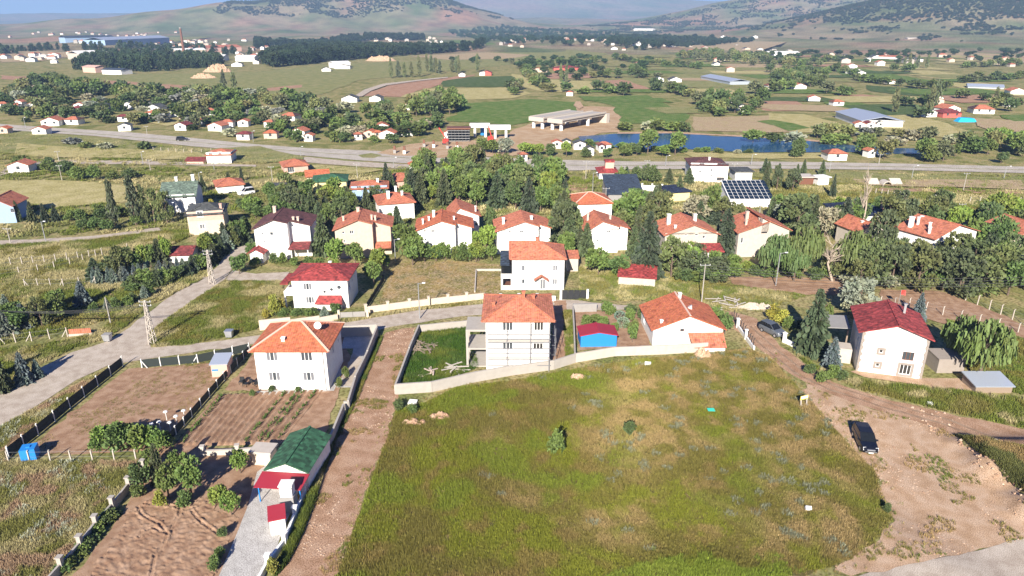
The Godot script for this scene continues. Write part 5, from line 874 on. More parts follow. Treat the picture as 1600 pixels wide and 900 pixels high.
	fence("wire_fence", "row of pale posts beside the white hut and culvert", [101.6,-195,108.1,-191.2], 1.4, 1.6, null, M.pale_conc, 0.14)
	fence("wire_fence", "row of pale posts above the lone white villa", [-132.5,-263.5,-116.1,-258.2,-110.1,-260.8], 1.4, 3.2, null, M.pale_conc, 0.14)
	fence("garden_fence", "dark fence beside the empty lot", [-24.61,-109.56,-23.89,-124.36], 1.2, 2.5, M.shade, M.dark_metal)
	var rg := Vector2(-68.42,-100.1); g = base("rusty_gate", at(rg.x, rg.y), 0.15); tag(g, "rusty sheet gate on a white sill left of the road", "gate")
	for i in 2: boxp("gate_leaf", Vector3(i * 1.6, 0.35, -0.03), Vector3(i * 1.6 + 1.57, 1.15, 0.03), M.orange2, g)
	boxp("gate_sill", Vector3(-0.1, -0.2, -0.15), Vector3(3.3, 0.32, 0.15), M.pale_conc, g)

# ---------------------------------------------------------------- bridge site
func make_bridge():
	var names2 := ["left deck of the unfinished concrete bridge", "right deck of the unfinished concrete bridge"]
	for k in 2:
		var p := v2([[9.7,-322.3,28.4,-345.5], [17.7,-316.5,38.6,-341]][k]); var r := base("bridge_deck", at(p[0].x, p[0].y)); tag(r, names2[k], "bridge", "unfinished bridge decks")
		mark("bridge deck", p[0].x, p[0].y)
		var dirv := (p[1] - p[0]); var L := dirv.length(); r.rotation.y = atan2(-dirv.x, -dirv.y)
		var W3 := 7.6
		boxp("deck_slab", Vector3(-1, 4.6, -L), Vector3(W3 - 1, 5.0, 1.5), M.concrete, r)
		for i in 5: boxp("girder", Vector3(-0.7 + i * 1.5, 3.6, -L), Vector3(0.0 + i * 1.5, 4.597, 1.2), M.concrete, r)
		boxp("end_beam", Vector3(-1.2, 3.4, 1.503), Vector3(W3 - 0.8, 5.2, 2.2), M.pale_conc, r)
		for i in 2: boxp("parapet", Vector3(-1 + i * (W3 - 0.3), 5.003, -L), Vector3(-0.7 + i * (W3 - 0.3), 5.4, 1.4), M.pale_conc, r)
		for z in [0.2, -L * 0.62]:
			for i in 2:
				var mb := MB.new(); mb.tube(Vector3(0.2 + i * 4.8, -0.3, z), Vector3(0.2 + i * 4.8, 3.6, z), 0.75, 0.75, 10); obj("pier", mb, M.white, r)
		boxp("abutment", Vector3(-1.3, -0.5, -L - 2.5), Vector3(W3 - 0.6, 4.4, -L - 0.003), M.pale_conc, r)
	for q in [["white pier cap on two columns, left of the pair", [-15.3,-296.7,-9.8,-298.4]], ["white pier cap on two columns, right of the pair", [-6.8,-291.7,-1,-290.1]]]:
		var p := v2(q[1]); var r := base("bridge_pier", at(p[0].x, p[0].y)); tag(r, q[0], "bridge pier"); mark("white pier caps", p[0].x, p[0].y)
		for i in 2: 
			var mb := MB.new(); mb.tube(Vector3(i * 4.4, -0.3, 0), Vector3(i * 4.4, 3.9, 0), 0.55, 0.55, 10); obj("column", mb, M.white, r)
		boxp("cap_beam", Vector3(-2.0, 3.903, -1.0), Vector3(6.2, 5.6, 1.0), M.white, r)
	var fw := Vector2(-25.37,-283.75); var f := base("formwork_tower", at(fw.x, fw.y)); tag(f, "dark scaffolded formwork block on the building site", "formwork"); mark("formwork block", fw.x, fw.y)
	for i in 7:
		var mb := MB.new()
		for j in 4: mb.bar(Vector3(i * 1.4, -0.2, -j * 1.6), Vector3(i * 1.4, 5.0, -j * 1.6), 0.18)
		for s in 5: mb.bar(Vector3(i * 1.4, 0.5 + s, 0), Vector3(i * 1.4, 0.5 + s, -4.8), 0.12)
		obj("scaffold_frame", mb, M.dark_metal, f)
	for s in 5: boxp("ledger", Vector3(-0.2, 0.4 + s, 0.1), Vector3(8.7, 0.55 + s, 0.22), M.metal, f)
	boxp("formwork_deck", Vector3(-0.5, 5.003, -5.2), Vector3(9.0, 5.5, 0.4), M.brownwood, f)
	boxp("net_panel", Vector3(0, 0.2, -4.9), Vector3(8.4, 4.9, -4.85), M.blueroof, f)
	var cols := v2([-42.5,-258.2,-38.8,-256.9,-32.7,-254.3,-29.1,-254.3,-33.4,-271.8,-29.6,-270.4,-24.2,-267.6,-20.6,-267.6])
	for i in cols.size():
		var r := base("starter_column", at(cols[i].x, cols[i].y)); boxp("column", Vector3(-0.5, -0.2, -0.5), Vector3(0.5, 1.4, 0.5), M.white if i % 2 else M.dark_conc, r); boxp("rebar_cage", Vector3(-0.4, 1.403, -0.4), Vector3(0.4, 2.8, 0.4), M.brownwood, r)
		later(r, "short column with rusty rebar top", "column", "starter columns on the building site")
	var bl := Vector2(-12.37,-301.86); var b := base("site_tank", at(bl.x, bl.y)); tag(b, "blue site silo between the pier columns", "silo")
	var tb := MB.new(); tb.tube(Vector3(0, -0.2, 0), Vector3(0, 3.0, 0), 0.9, 0.9, 10); obj("tank", tb, M.blue, b); var tc := MB.new(); tc.tube(Vector3(0, 3.003, 0), Vector3(0, 3.5, 0), 0.9, 0.3, 10); obj("lid", tc, M.blue, b)
	for q in [[-8.37,-283.75, "red and white crawler crane below the pier caps", 0.6], [-25.6,-277.66, "red drilling rig beside the formwork block", 1.3]]:
		var c := base("site_crane", at(q[0], q[1])); tag(c, q[2], "crane"); boxp("tracks", Vector3(-1.4, 0, -1.2), Vector3(1.4, 0.7, 1.2), M.dark_metal, c); boxp("cab", Vector3(-1.2, 0.703, -1.0), Vector3(1.0, 2.2, 1.0), M.red, c)
		var jm := MB.new(); jm.bar(Vector3(0.3, 2.0, 0), Vector3(0.3 - 2.2 * float(q[3]), 6.5, 0), 0.35); obj("boom", jm, M.red, c)

# ---------------------------------------------------------------- vehicles and small things
func loft(mb: MB, secs: Array, close := true):
	for i in secs.size() - 1:
		var a: Array = secs[i]; var b: Array = secs[i + 1]; var k := a.size()
		for j in k: mb.quad(a[j], a[(j + 1) % k], b[(j + 1) % k], b[j])
	if close:
		var f: Array = secs[0]; var l: Array = secs[-1]
		for j in range(1, f.size() - 1): mb.tri(f[0], f[j + 1], f[j]); mb.tri(l[0], l[j], l[j + 1])

func car(called: String, label: String, x: float, z: float, turn: float, paint: Material, L: float, van := false):
	# nose points to local +z
	var r := base(called, at(x, z), turn); tag(r, label, "car"); var w := 0.93
	var body := MB.new(); var secs := []
	var prof := [[-0.5, 0.55, 1.0, 0.80], [-0.485, 0.35, 1.12, 0.9], [-0.40, 0.28, 1.15, 0.97], [0.0, 0.26, 1.12, 1.0], [0.22, 0.26, 1.08, 1.0], [0.36, 0.27, 1.0, 0.97], [0.46, 0.3, 0.88, 0.9], [0.5, 0.42, 0.72, 0.74]]
	for q in prof:
		var zz: float = q[0] * L; var hw: float = w * q[3]
		secs.append([Vector3(-hw * 0.94, q[1], zz), Vector3(hw * 0.94, q[1], zz), Vector3(hw, q[1] + 0.25, zz), Vector3(hw * 0.97, q[2] - 0.1, zz), Vector3(hw * 0.88, q[2], zz), Vector3(-hw * 0.88, q[2], zz), Vector3(-hw * 0.97, q[2] - 0.1, zz), Vector3(-hw, q[1] + 0.25, zz)])
	loft(body, secs)
	obj("body", body, paint, r)
	var top := 1.72 if not van else 1.95; var cab := MB.new(); var cs := []
	for q in [[-0.47, 0.62, 1.1], [-0.42, 0.76, top - 0.06], [-0.2, 0.78, top], [0.04, 0.77, top - 0.05], [0.22, 0.80, 1.12]]:
		var zz: float = q[0] * L; var hb := 0.84; var hw: float = q[1] if q[2] > 1.2 else 0.82
		cs.append([Vector3(-hb, 1.02, zz), Vector3(hb, 1.02, zz), Vector3(hw, q[2] - 0.03, zz), Vector3(hw * 0.86, q[2], zz), Vector3(-hw * 0.86, q[2], zz), Vector3(-hw, q[2] - 0.03, zz)])
	loft(cab, cs); obj("windows", cab, M.glass, r)
	var rf := MB.new(); rf.slab(Vector3(-0.70, top - 0.03, 0.03 * L), Vector3(0.70, top - 0.03, 0.03 * L), Vector3(0.72, top + 0.03, -0.2 * L), Vector3(-0.72, top + 0.03, -0.2 * L), 0.04); rf.slab(Vector3(-0.72, top + 0.03, -0.2 * L), Vector3(0.72, top + 0.03, -0.2 * L), Vector3(0.68, top - 0.01, -0.43 * L), Vector3(-0.68, top - 0.01, -0.43 * L), 0.04); obj("roof", rf, paint, r)
	for s in [-1, 1]:
		var pl := MB.new(); pl.bar(Vector3(s * 0.73, top - 0.02, 0.03 * L), Vector3(s * 0.82, 1.1, 0.225 * L), 0.07); pl.bar(Vector3(s * 0.8, 1.08, -0.08 * L), Vector3(s * 0.75, top - 0.02, -0.1 * L), 0.09, 0.05); obj("pillar_trim", pl, paint, r)
		var mi := MB.new(); mi.box(Vector3(s * 1.0 - 0.12, 1.05, 0.15 * L), Vector3(s * 1.0 + 0.12, 1.22, 0.15 * L + 0.14)); obj("mirror", mi, paint, r)
		var hl := MB.new(); hl.slab(Vector3(s * 0.62 - 0.2, 0.66, 0.485 * L), Vector3(s * 0.62 + 0.2, 0.66, 0.475 * L), Vector3(s * 0.66 + 0.16, 0.93, 0.43 * L), Vector3(s * 0.66 - 0.14, 0.93, 0.44 * L), 0.05); obj("headlight", hl, M.lamp, r)
		for zz in [-0.3, 0.31]:
			var wy := MB.new(); wy.tube(Vector3(s * 0.72, 0.34, zz * L), Vector3(s * 0.95, 0.34, zz * L), 0.35, 0.35, 16); var tw := obj("wheel", wy, M.tyre, r)
			var rm2 := MB.new(); rm2.tube(Vector3(s * 0.951, 0.34, zz * L), Vector3(s * 0.965, 0.34, zz * L), 0.2, 0.2, 12); obj("rim", rm2, M.silver, tw)
	boxp("grille", Vector3(-0.42, 0.68, 0.47 * L), Vector3(0.42, 0.8, 0.5 * L + 0.02), M.silver, r); boxp("bumper_trim", Vector3(-0.6, 0.5, 0.47 * L), Vector3(0.6, 0.56, 0.5 * L + 0.04), M.silver, r); boxp("number_plate", Vector3(-0.26, 0.36, 0.48 * L), Vector3(0.26, 0.47, 0.5 * L + 0.05), M.white_metal, r)
	return r

func pole(x: float, z: float, h: float, kind: int, phrase: String, group: String, own := ""):
	# 0 plain, 1 crossarm, 2 street lamp, 3 lattice
	var r := base(["pole", "power_pole", "street_lamp", "lattice_pole"][kind], at(x, z)); var m: Material = M.concrete if kind < 2 else M.metal
	if kind == 3:
		for s in 4:
			var sx := 1.0 if s & 1 else -1.0; var sz := 1.0 if s & 2 else -1.0
			var lb := MB.new(); lb.bar(Vector3(sx * .45, -0.3, sz * .45), Vector3(sx * .12, h, sz * .12), 0.09); obj("leg", lb, M.pale_conc, r)
		var bb := MB.new(); var k := int(h / 0.7)
		for i in k:
			var f := float(i) / k; var g := float(i + 1) / k; var a := lerpf(.45, .12, f); var b := lerpf(.45, .12, g); var s := 1.0 if i % 2 else -1.0
			for c in [[Vector3(-s * a, f * h, a), Vector3(s * b, g * h, b)], [Vector3(-s * a, f * h, -a), Vector3(s * b, g * h, -b)], [Vector3(a, f * h, -s * a), Vector3(b, g * h, s * b)], [Vector3(-a, f * h, -s * a), Vector3(-b, g * h, s * b)]]: bb.bar(c[0], c[1], 0.06)
		obj("bracing", bb, M.pale_conc, r)
	else:
		var mb := MB.new(); mb.tube(Vector3(0, -0.3, 0), Vector3(0, h, 0), 0.11, 0.07, 8); obj("shaft", mb, m, r)
	if kind in [1, 3]:
		for y in ([h - 0.2, h - 0.8] if kind == 3 else [h - 0.25]):
			var cb := MB.new(); cb.bar(Vector3(-0.9, y, 0), Vector3(0.9, y, 0), 0.1); obj("crossarm", cb, M.metal, r)
			for s in [-0.8, 0.0, 0.8]: 
				var ib := MB.new(); ib.tube(Vector3(s, y + 0.053, 0), Vector3(s, y + 0.25, 0), 0.05, 0.04, 6); obj("insulator", ib, M.white_metal, r)
	if kind == 2:
		var ab := MB.new(); ab.bar(Vector3(0, h - 0.1, 0), Vector3(0.9, h + 0.15, 0.3), 0.06); obj("arm", ab, m, r); boxp("lamp_head", Vector3(0.7, h + 0.12, 0.2), Vector3(1.2, h + 0.25, 0.45), M.lamp, r)
	if own: tag(r, own, "pole", group)
	else: later(r, phrase, "pole", group)
	return r

func cable(label: String, a: Vector3, b: Vector3, sag: float):
	var mb := MB.new(); var k := 10; var prev := a
	for i in k:
		var f := float(i + 1) / k; var q := a.lerp(b, f) - Vector3(0, sag * 4 * f * (1 - f), 0); mb.bar(prev, q, 0.045); prev = q
	var o := obj("power_cable", mb, M.cable); o.set_meta("category", "cable"); o.set_meta("group", "overhead power cables"); o.set_meta("label", label)

func heap(called: String, label: String, x: float, z: float, w: float, h: float, d: float, m: Material, cat := "heap"):
	var mb := MB.new(); var n := 18; var g := []
	for j in n + 1:
		for i in n + 1:
			var u := i * 2.0 / n - 1; var v := j * 2.0 / n - 1; var rr := u * u + v * v
			var y := maxf(0, 1 - rr) * h * (0.75 + 0.9 * nz.get_noise_2d((x + u * w) * 60, (z + v * d) * 60)) - 0.06
			g.append(at(x + u * w, z + v * d, y) - at(x, z))
	for j in n:
		for i in n:
			var k := j * (n + 1) + i; mb.tri(g[k], g[k + n + 1], g[k + n + 2], Vector2(g[k].x, g[k].z), Vector2(g[k + n + 1].x, g[k + n + 1].z), Vector2(g[k + n + 2].x, g[k + n + 2].z)); mb.tri(g[k], g[k + n + 2], g[k + 1], Vector2(g[k].x, g[k].z), Vector2(g[k + n + 2].x, g[k + n + 2].z), Vector2(g[k + 1].x, g[k + 1].z))
	var o := obj(called, mb, m); o.position = at(x, z); tag(o, label, cat)

func planks(label: String, x: float, z: float, n: int, L: float, spread: float, m: Material):
	var r := base("timber_pile", at(x, z)); tag(r, label, "timber pile")
	for i in n:
		var a := rng.randf_range(0, PI); var c := Vector3(rng.randf_range(-1, 1) * spread, 0.08 + rng.randf() * 0.5, rng.randf_range(-1, 1) * spread); var e := Vector3(cos(a), rng.randf_range(-.1, .1), sin(a)) * L * rng.randf_range(0.3, 0.6)
		var mb := MB.new(); mb.bar(c - e, c + e, 0.2, 0.07); obj("plank", mb, m, r)

func make_small_things():
	car("black_car", "black hatchback car with bright headlights parked on the bare earth", 40.82,-70.57, -0.17, M.black_paint, 4.9); mark("black car", 41.06,-71.09)
	car("grey_car", "grey car parked at the lane under the yellow bush", 40.53,-101.05, 0.5, M.grey_paint, 4.2); mark("grey car", 40.53,-101.05)
	car("white_van", "white van beside the long-windowed bungalow", -74,-194.25, -0.9, M.white_metal, 4.6, true)
	car("dark_car", "dark car driving on the highway far left", -132,-286.89, 1.7, M.black_paint, 4.4)
	# sign on posts in the field
	var s := base("field_sign", at(36.93,-79.15), 0.35); tag(s, "small yellow and white board on two slanted posts in the meadow", "sign")
	for k in [-1, 1]:
		var mb := MB.new(); mb.bar(Vector3(k * 0.45, -0.2, 0.25), Vector3(k * 0.45, 1.3, 0), 0.1); obj("post", mb, M.greywood, s)
		var fb := MB.new(); fb.box(Vector3(k * 0.45 - 0.18, 0.0, 0.1), Vector3(k * 0.45 + 0.18, 0.12, 0.45)); obj("foot", fb, M.pale_conc, s)
	boxp("board", Vector3(-0.6, 0.8, 0.08), Vector3(0.6, 1.35, 0.13), M.yellow, s); boxp("board_panel", Vector3(-0.52, 0.95, 0.133), Vector3(0.52, 1.3, 0.15), M.white_metal, s)
	# sheet and litter
	var gs := MB.new(); gs.slab(Vector3(-0.45, 0.35, 0.3), Vector3(0.45, 0.3, 0.25), Vector3(0.4, 0.42, -0.3), Vector3(-0.5, 0.45, -0.25), 0.05); var go := obj("plastic_sheet", gs, M.teal); go.position = at(24.95,-77.71); tag(go, "small turquoise plastic sheet lying in the meadow", "sheet")
	for q in [[29.65,-58.54, "white scrap lying in the dry part of the meadow", 0.35], [-12.67,-79.6, "white sack by the wall corner", 0.6], [19.25,-90.33, "white rubble lump below the garden wall", 0.5], [53.12,-79.11, "white stone on the verge above the lane", 0.4]]:
		var mb := MB.new(); var w: float = q[3]; mb.slab(Vector3(-w, 0.25, w * .6), Vector3(w * .8, 0.2, w * .5), Vector3(w, 0.35, -w * .5), Vector3(-w * .7, 0.4, -w * .6), 0.3); var o := obj("scrap", mb, M.white_metal); o.position = at(q[0], q[1]); tag(o, q[2], "scrap")
	# dustbins
	for q in [[-61.49,-98.23, "grey dustbin with dark lid at the road fork"], [-43.49,-99.63, "pale wheeled dustbin on the grass verge"]]:
		var r := base("dustbin", at(q[0], q[1])); tag(r, q[2], "dustbin"); var mb := MB.new(); loft(mb, [[Vector3(-.45, .15, .4), Vector3(.45, .15, .4), Vector3(.45, .15, -.4), Vector3(-.45, .15, -.4)], [Vector3(-.55, 1.1, .5), Vector3(.55, 1.1, .5), Vector3(.55, 1.1, -.5), Vector3(-.55, 1.1, -.5)]]); obj("bin_body", mb, M.silver, r); boxp("lid", Vector3(-.6, 1.103, -.55), Vector3(.6, 1.2, .55), M.dark_conc if q[0] < -58 else M.silver, r)
		for k in [-0.3, 0.3]: boxp("wheel", Vector3(k - .06, 0, .2), Vector3(k + .06, .15, .4), M.tyre, r)
	# blue tank
	var bt := base("water_tank", at(-53.72,-67.45), 0.3); tag(bt, "square blue water tank in the fence corner", "tank"); boxp("tank", Vector3(-0.75, 0.15, -0.7), Vector3(0.75, 1.5, 0.7), M.blue, bt); boxp("lid", Vector3(-0.2, 1.503, -0.2), Vector3(0.2, 1.6, 0.2), M.blue, bt); boxp("pallet", Vector3(-0.8, 0, -0.75), Vector3(0.8, 0.147, 0.75), M.wood, bt); mark("blue water tank", -53.72,-67.45)
	# small garden lights on stalks in the plot
	for q in [[-42.61,-72.7], [-41.89,-73.12], [-42.17,-75.42], [-40.47,-74.4], [-40.6,-72.98], [-40.11,-75.72]]:
		var r := base("garden_light", at(q[0], q[1])); var mb := MB.new(); mb.tube(Vector3(0, -0.1, 0), Vector3(0, 1.2, 0), 0.04, 0.04, 6); obj("stalk", mb, M.white_metal, r); var hb := MB.new(); hb.tube(Vector3(0, 1.2, 0), Vector3(0, 1.32, 0), 0.28, 0.2, 10); obj("shade", hb, M.white_metal, r)
		later(r, "pale garden light on a stalk", "lamp", "garden lights in the bare plot")
	# black furniture pile left of the white house
	var fr := base("garden_furniture", at(-35.1,-84.68)); tag(fr, "heap of black garden chairs beside the white house", "furniture")
	for i in 4:
		var t := Transform3D(Basis(Vector3.UP, i * 1.3), Vector3(-1.2 + i * 0.75, 0, (i % 2) * 0.6)); var mb := MB.new(); mb.box(Vector3(-.3, .4, -.3), Vector3(.3, .48, .3), t); mb.box(Vector3(-.3, .48, -.3), Vector3(.3, .95, -.22), t)
		for k in 4: mb.box(Vector3(-.3 if k & 1 else .24, 0, -.3 if k & 2 else .24), Vector3(-.24 if k & 1 else .3, .4, -.24 if k & 2 else .3), t)
		obj("chair", mb, M.dark_metal, fr)
	# soil and rubble
	heap("soil_heap", "brown soil heap at the meadow edge, left one", -11.84,-74.98, 1.8, 0.6, 0.9, M.g_dirt)
	heap("soil_heap", "brown soil heap at the meadow edge, right one", -9.01,-76.34, 1.6, 0.7, 0.9, M.g_dirt)
	heap("soil_heap", "pale soil heap at the right end of the garden wall", 27.78,-93.19, 1.4, 1.4, 0.9, M.g_pale)
	heap("soil_heap", "small soil heap below the unfinished house", 9.02,-86.5, 1.3, 0.7, 0.8, M.g_pale)
	heap("rubble_heap", "grey rubble ridge beside the lane start", 41.19,-111.23, 4.0, 1.1, 1.2, M.g_gravel)
	heap("rubble_heap", "earth and rubble bank at the foot of the scaffolded house", 2.93,-91.14, 3.2, 1.3, 1.0, M.g_pale)
	heap("gravel_cone", "large pale gravel cone on the left plain", -269.5,-678.23, 13, 7, 8, M.g_pale); heap("gravel_cone", "second gravel cone beside the left plain", -252.34,-604.21, 11, 4, 7, M.g_pale); heap("gravel_cone", "brown soil cones before the pine plantation", -150.57,-854.75, 18, 6, 10, M.g_pale)
	planks("pile of old planks in the weedy yard, near the wall corner", -12.95,-95.55, 34, 2.2, 1.5, M.wood)
	planks("pale bent laths heaped in the weedy yard", -7.87,-88.77, 16, 2.6, 0.8, M.greywood)
	planks("timber scraps on the rubble ridge by the lane", 36.8,-112.96, 16, 2.4, 2.2, M.greywood)
	planks("brick-red pallets in the weedy yard", -11.31,-87.43, 8, 1.6, 0.8, M.beige)
	var tarp := base("blue_tarpaulin", at(215.08,-343.25)); tag(tarp, "bright blue tarpaulin over a stack on the right plain", "tarpaulin"); var tm := MB.new(); loft(tm, [[Vector3(-4.5, 0, 2), Vector3(4.5, 0, 2), Vector3(4.5, 0, -2), Vector3(-4.5, 0, -2)], [Vector3(-3, 1.8, 1), Vector3(3.5, 1.5, 1), Vector3(3, 1.7, -1), Vector3(-3, 2.0, -1)]]); var tmat: Material = plain(lin(0.02, 0.4, 0.7), 0.4); obj("cover", tm, tmat, tarp); mark("blue tarpaulin", 215.08,-343.25)
	var fl := base("flag", at(64.97,-110.67)); tag(fl, "small red flag on a thin pole behind the crimson roof", "flag"); boxp("flagpole", Vector3(-0.03, 0, -0.03), Vector3(0.03, 3.6, 0.03), M.metal, fl); var fm := MB.new(); fm.slab(Vector3(0.03, 2.8, 0.1), Vector3(0.7, 2.7, 0.3), Vector3(0.75, 3.5, 0.1), Vector3(0.03, 3.55, 0), 0.02); obj("cloth", fm, M.red, fl)
	# poles
	pole(-15.08,-106.85, 6.2, 2, "", "village poles", "tall pale street lamp by the cream stepped wall"); mark("roadside lamp post", -15.08,-106.85)
	pole(-54.24,-97.33, 7.0, 3, "", "lattice power poles", "white lattice power pole at the road fork"); mark("lattice pole", -54.24,-97.33)
	pole(-55.5,-123.33, 6.5, 3, "", "lattice power poles", "pale lattice power pole before the blue spruces")
	pole(-64.55,-104.77, 4.6, 0, "", "village poles", "thin dark pole beside the bare patch")
	pole(32.66,-113.54, 7.2, 1, "", "village poles", "power pole behind the low wide-gabled house")
	pole(48.39,-121.99, 6.4, 2, "", "village poles", "street lamp beside the sandy yard under willows")
	pole(-23.57,-136.3, 4.6, 2, "", "village poles", "street lamp at the end of the long hedge")
	pole(11.91,-139.61, 3.6, 0, "", "village poles", "short pale pole behind the grey house")
	var fp: Array = [-102.4,-149.5,4.6,0.1,-154,-241.1,3.9,0.2,-123.8,-237.7,4.3,0.2,-116.8,-228.1,3.3,0.2,-82,-166.3,4.6,0.2,-109.5,-148.5,3.3,0.1,-92.2,-207.3,1.5,0.2,-136.2,-212.6,4.7,0.2,-96.6,-229.1,4.2,0.2,-72.2,-211.7,4.5,0.2,-74.8,-251.8,2.9,0.2,-47.1,-214.4,4.9,0.2,-38.7,-231.2,2.9,0.2,22.5,-214.4,5.5,0.2,22.6,-195.8,5.8,0.2,24.6,-182.6,4.6,0.2,29.5,-181.3,3.7,0.2,42,-220.1,4.8,0.2,50.9,-234.4,3.2,0.2,68.4,-217.2,4.4,0.2,80,-236.6,3.2,0.2,98.4,-224,2.4,0.2,101.7,-226,2.5,0.2,123.1,-237.7,3,0.2,121.9,-214.4,4.1,0.2,128,-198.2,5.3,0.2,107.3,-178.6,3.5,0.2,110.3,-169.8,3.6,0.2,150,-214.4,3.9,0.2,104.1,-169.8,1.6,0.2,61.3,-171,4.2,0.2,29.5,-166.9,1.6,0.2,-217.4,-322.3,4.5,0.3,-154.1,-303.6,3.5,0.3,-102.5,-283.7,4.3,0.3]
	for i in range(0, fp.size(), 4): pole(fp[i], fp[i + 1], clampf(fp[i + 2], 3.5, 11.0), 2 if i % 8 == 0 else 1, "thin pale pole", "poles across the valley")
	# overhead cables on the right
	var a := at(32.66,-113.54); var b := at(87.58,-106.33)
	for k in 4: cable("thin overhead cable from the pole behind the gabled house to the right edge, %s" % ["lowest", "second lowest", "second highest", "highest"][k], a + Vector3(-0.8 + k * 0.5, 5.6 + k * 0.45, 0), b + Vector3(0, 5.4 + k * 0.5, -2), 1.2)
	var c := at(-54.24,-97.33); var d := at(-81.4,-92.36)
	for k in 3: cable("thin overhead cable from the lattice pole to the left edge, %s" % ["lowest", "middle", "highest"][k], c + Vector3(-0.8 + k * 0.8, 6.0 + k * 0.35, 0), d + Vector3(0, 5.5 + k * 0.4, -6 + k), 1.0)
	var e := at(-55.5,-123.33)
	for k in 2: cable("thin overhead cable between the two lattice poles, %s" % ["left", "right"][k], c + Vector3(-0.8 + k * 1.6, 7.0, 0), e + Vector3(-0.8 + k * 1.6, 6.5, 0), 0.8)


# ---------------------------------------------------------------- trees
func leaf(mb: MB, p: Vector3, dirv: Vector3, s: float, t: float, c: Color):
	# a small bent leaf-clump face: two triangles
	var u := dirv.normalized(); var w := u.cross(Vector3(rng.randf() - .5, rng.randf() - .5, rng.randf() - .5)).normalized()
	var a := p - w * t * 0.5; var b := p + w * t * 0.5; var tip := p + u * s; var bend := u.cross(w) * s * 0.2
	mb.tri(a, b, tip + w * t * 0.35 + bend); mb.tri(a, tip + w * t * 0.35 + bend, tip - w * t * 0.35 + bend)
	for i in 6: mb.col.append(c)
func rdir() -> Vector3:
	var v := Vector3(rng.randfn(), rng.randfn(), rng.randfn()); return v.normalized()
func tint(v := 0.3) -> Color:
	var k := rng.randf_range(1 - v, 1 + v); return Color(k * rng.randf_range(0.88, 1.15), k, k * rng.randf_range(0.8, 1.1))

func crown(kind: String, low: bool) -> ArrayMesh:
	# unit crown: height 1, width 1, base at y 0
	var mb := MB.new(); mb.colored = true
	var lobes := []; var per := 70; var s := 0.075
	match kind:
		"spruce":
			var wh := 12 if low else 24
			for i in wh:
				var y := 0.06 + 0.92 * i / wh; var R := (0.5 * pow(1 - y, 0.85) + 0.015) * rng.randf_range(0.82, 1.1); var k := (5 if low else 9)
				for j in k:
					var a := TAU * (j + rng.randf() * 0.8) / k; var o := Vector3(cos(a), 0, sin(a)); var c := tint(0.35); var rr := R * rng.randf_range(0.75, 1.12)
					for f in ([0.25, 0.75] if low else [0.15, 0.4, 0.62, 0.85]):
						for q in 2: leaf(mb, Vector3(0, y + 0.01 - f * rr * 0.25, 0) + o * rr * f + rdir() * 0.012, o + Vector3(rng.randf() - .5, -0.45 + rng.randf() * .3, rng.randf() - .5) * 0.9, (0.34 if low else 0.26) * rr + 0.02, (0.3 if low else 0.2) * rr + 0.012, c)
			return mb.mesh()
		"willow":
			for i in (9 if low else 22):
				var d := rdir(); d.y = absf(d.y) * 0.8 + 0.1; lobes.append([Vector3(0, 0.5, 0) + d * Vector3(0.36, 0.38, 0.36), 0.14])
			for L in lobes:
				var c := tint(0.3)
				for i in (18 if low else 70):
					var p: Vector3 = L[0] + rdir() * L[1] * rng.randf_range(0.6, 1.0); var len := rng.randf_range(0.05, 0.2)
					leaf(mb, p, Vector3(rng.randf_range(-.25, .25), -1, rng.randf_range(-.25, .25)), minf(len, p.y), 0.035 if not low else 0.07, c * rng.randf_range(0.8, 1.25))
			return mb.mesh()
		"poplar":
			for i in 16: lobes.append([Vector3(rng.randf_range(-.2, .2), 0.1 + 0.83 * i / 15.0, rng.randf_range(-.2, .2)) * Vector3(1 - absf(i / 15.0 - 0.4), 1, 1 - absf(i / 15.0 - 0.4)), 0.26 * (1.1 - absf(i / 15.0 - 0.38))])
			s = 0.07; per = 55
		"pine":
			for i in 20:
				var y := rng.randf_range(0.2, 0.93); var R := 0.36 * sqrt(maxf(0.04, 1 - pow((y - 0.42) / 0.58, 2))); var a := rng.randf() * TAU; lobes.append([Vector3(cos(a) * R, y, sin(a) * R), rng.randf_range(0.1, 0.17)])
			lobes.append([Vector3(0, 0.9, 0), 0.1]); s = 0.07; per = 62
		"bush":
			for i in 13:
				var d := rdir(); d.y = absf(d.y); lobes.append([Vector3(0, 0.25, 0) + d * Vector3(0.3, 0.5, 0.3) * rng.randf_range(0.6, 1.0), rng.randf_range(0.16, 0.24)])
			s = 0.09; per = 60
		"round":
			for i in 14:
				var d := rdir(); lobes.append([Vector3(0, 0.5, 0) + d * Vector3(0.3, 0.33, 0.3) * rng.randf_range(0.5, 1.0), rng.randf_range(0.15, 0.22)])
			s = 0.085; per = 60
		"ball":
			lobes.append([Vector3(0, 0.5, 0), 0.47]); per = 700; s = 0.06
		_:
			for i in 18:
				var d := rdir(); lobes.append([Vector3(0, 0.58, 0) + d * Vector3(0.33, 0.3, 0.33) * rng.randf_range(0.55, 1.0), rng.randf_range(0.12, 0.19)])
			s = 0.075; per = 66
	if low: per = int(per / 4.0) + 4; s *= 1.8
	for L in lobes:
		var c := tint(0.28); var sq := Vector3(1, 0.7 if kind == "pine" else (0.5 if kind == "poplar" else 0.85), 1)
		for i in per:
			var d := rdir()
			if d.y < -0.3 and rng.randf() < 0.5: d.y = -d.y
			var p: Vector3 = L[0] + d * sq * L[1] * (1.0 if kind == "ball" else sqrt(rng.randf_range(0.35, 1.0)))
			if p.y < 0.0: p.y = rng.randf() * 0.05
			leaf(mb, p, d + rdir() * 0.9, s * rng.randf_range(0.7, 1.3), s * rng.randf_range(0.6, 1.0), c * rng.randf_range(0.75, 1.3))
	return mb.mesh()

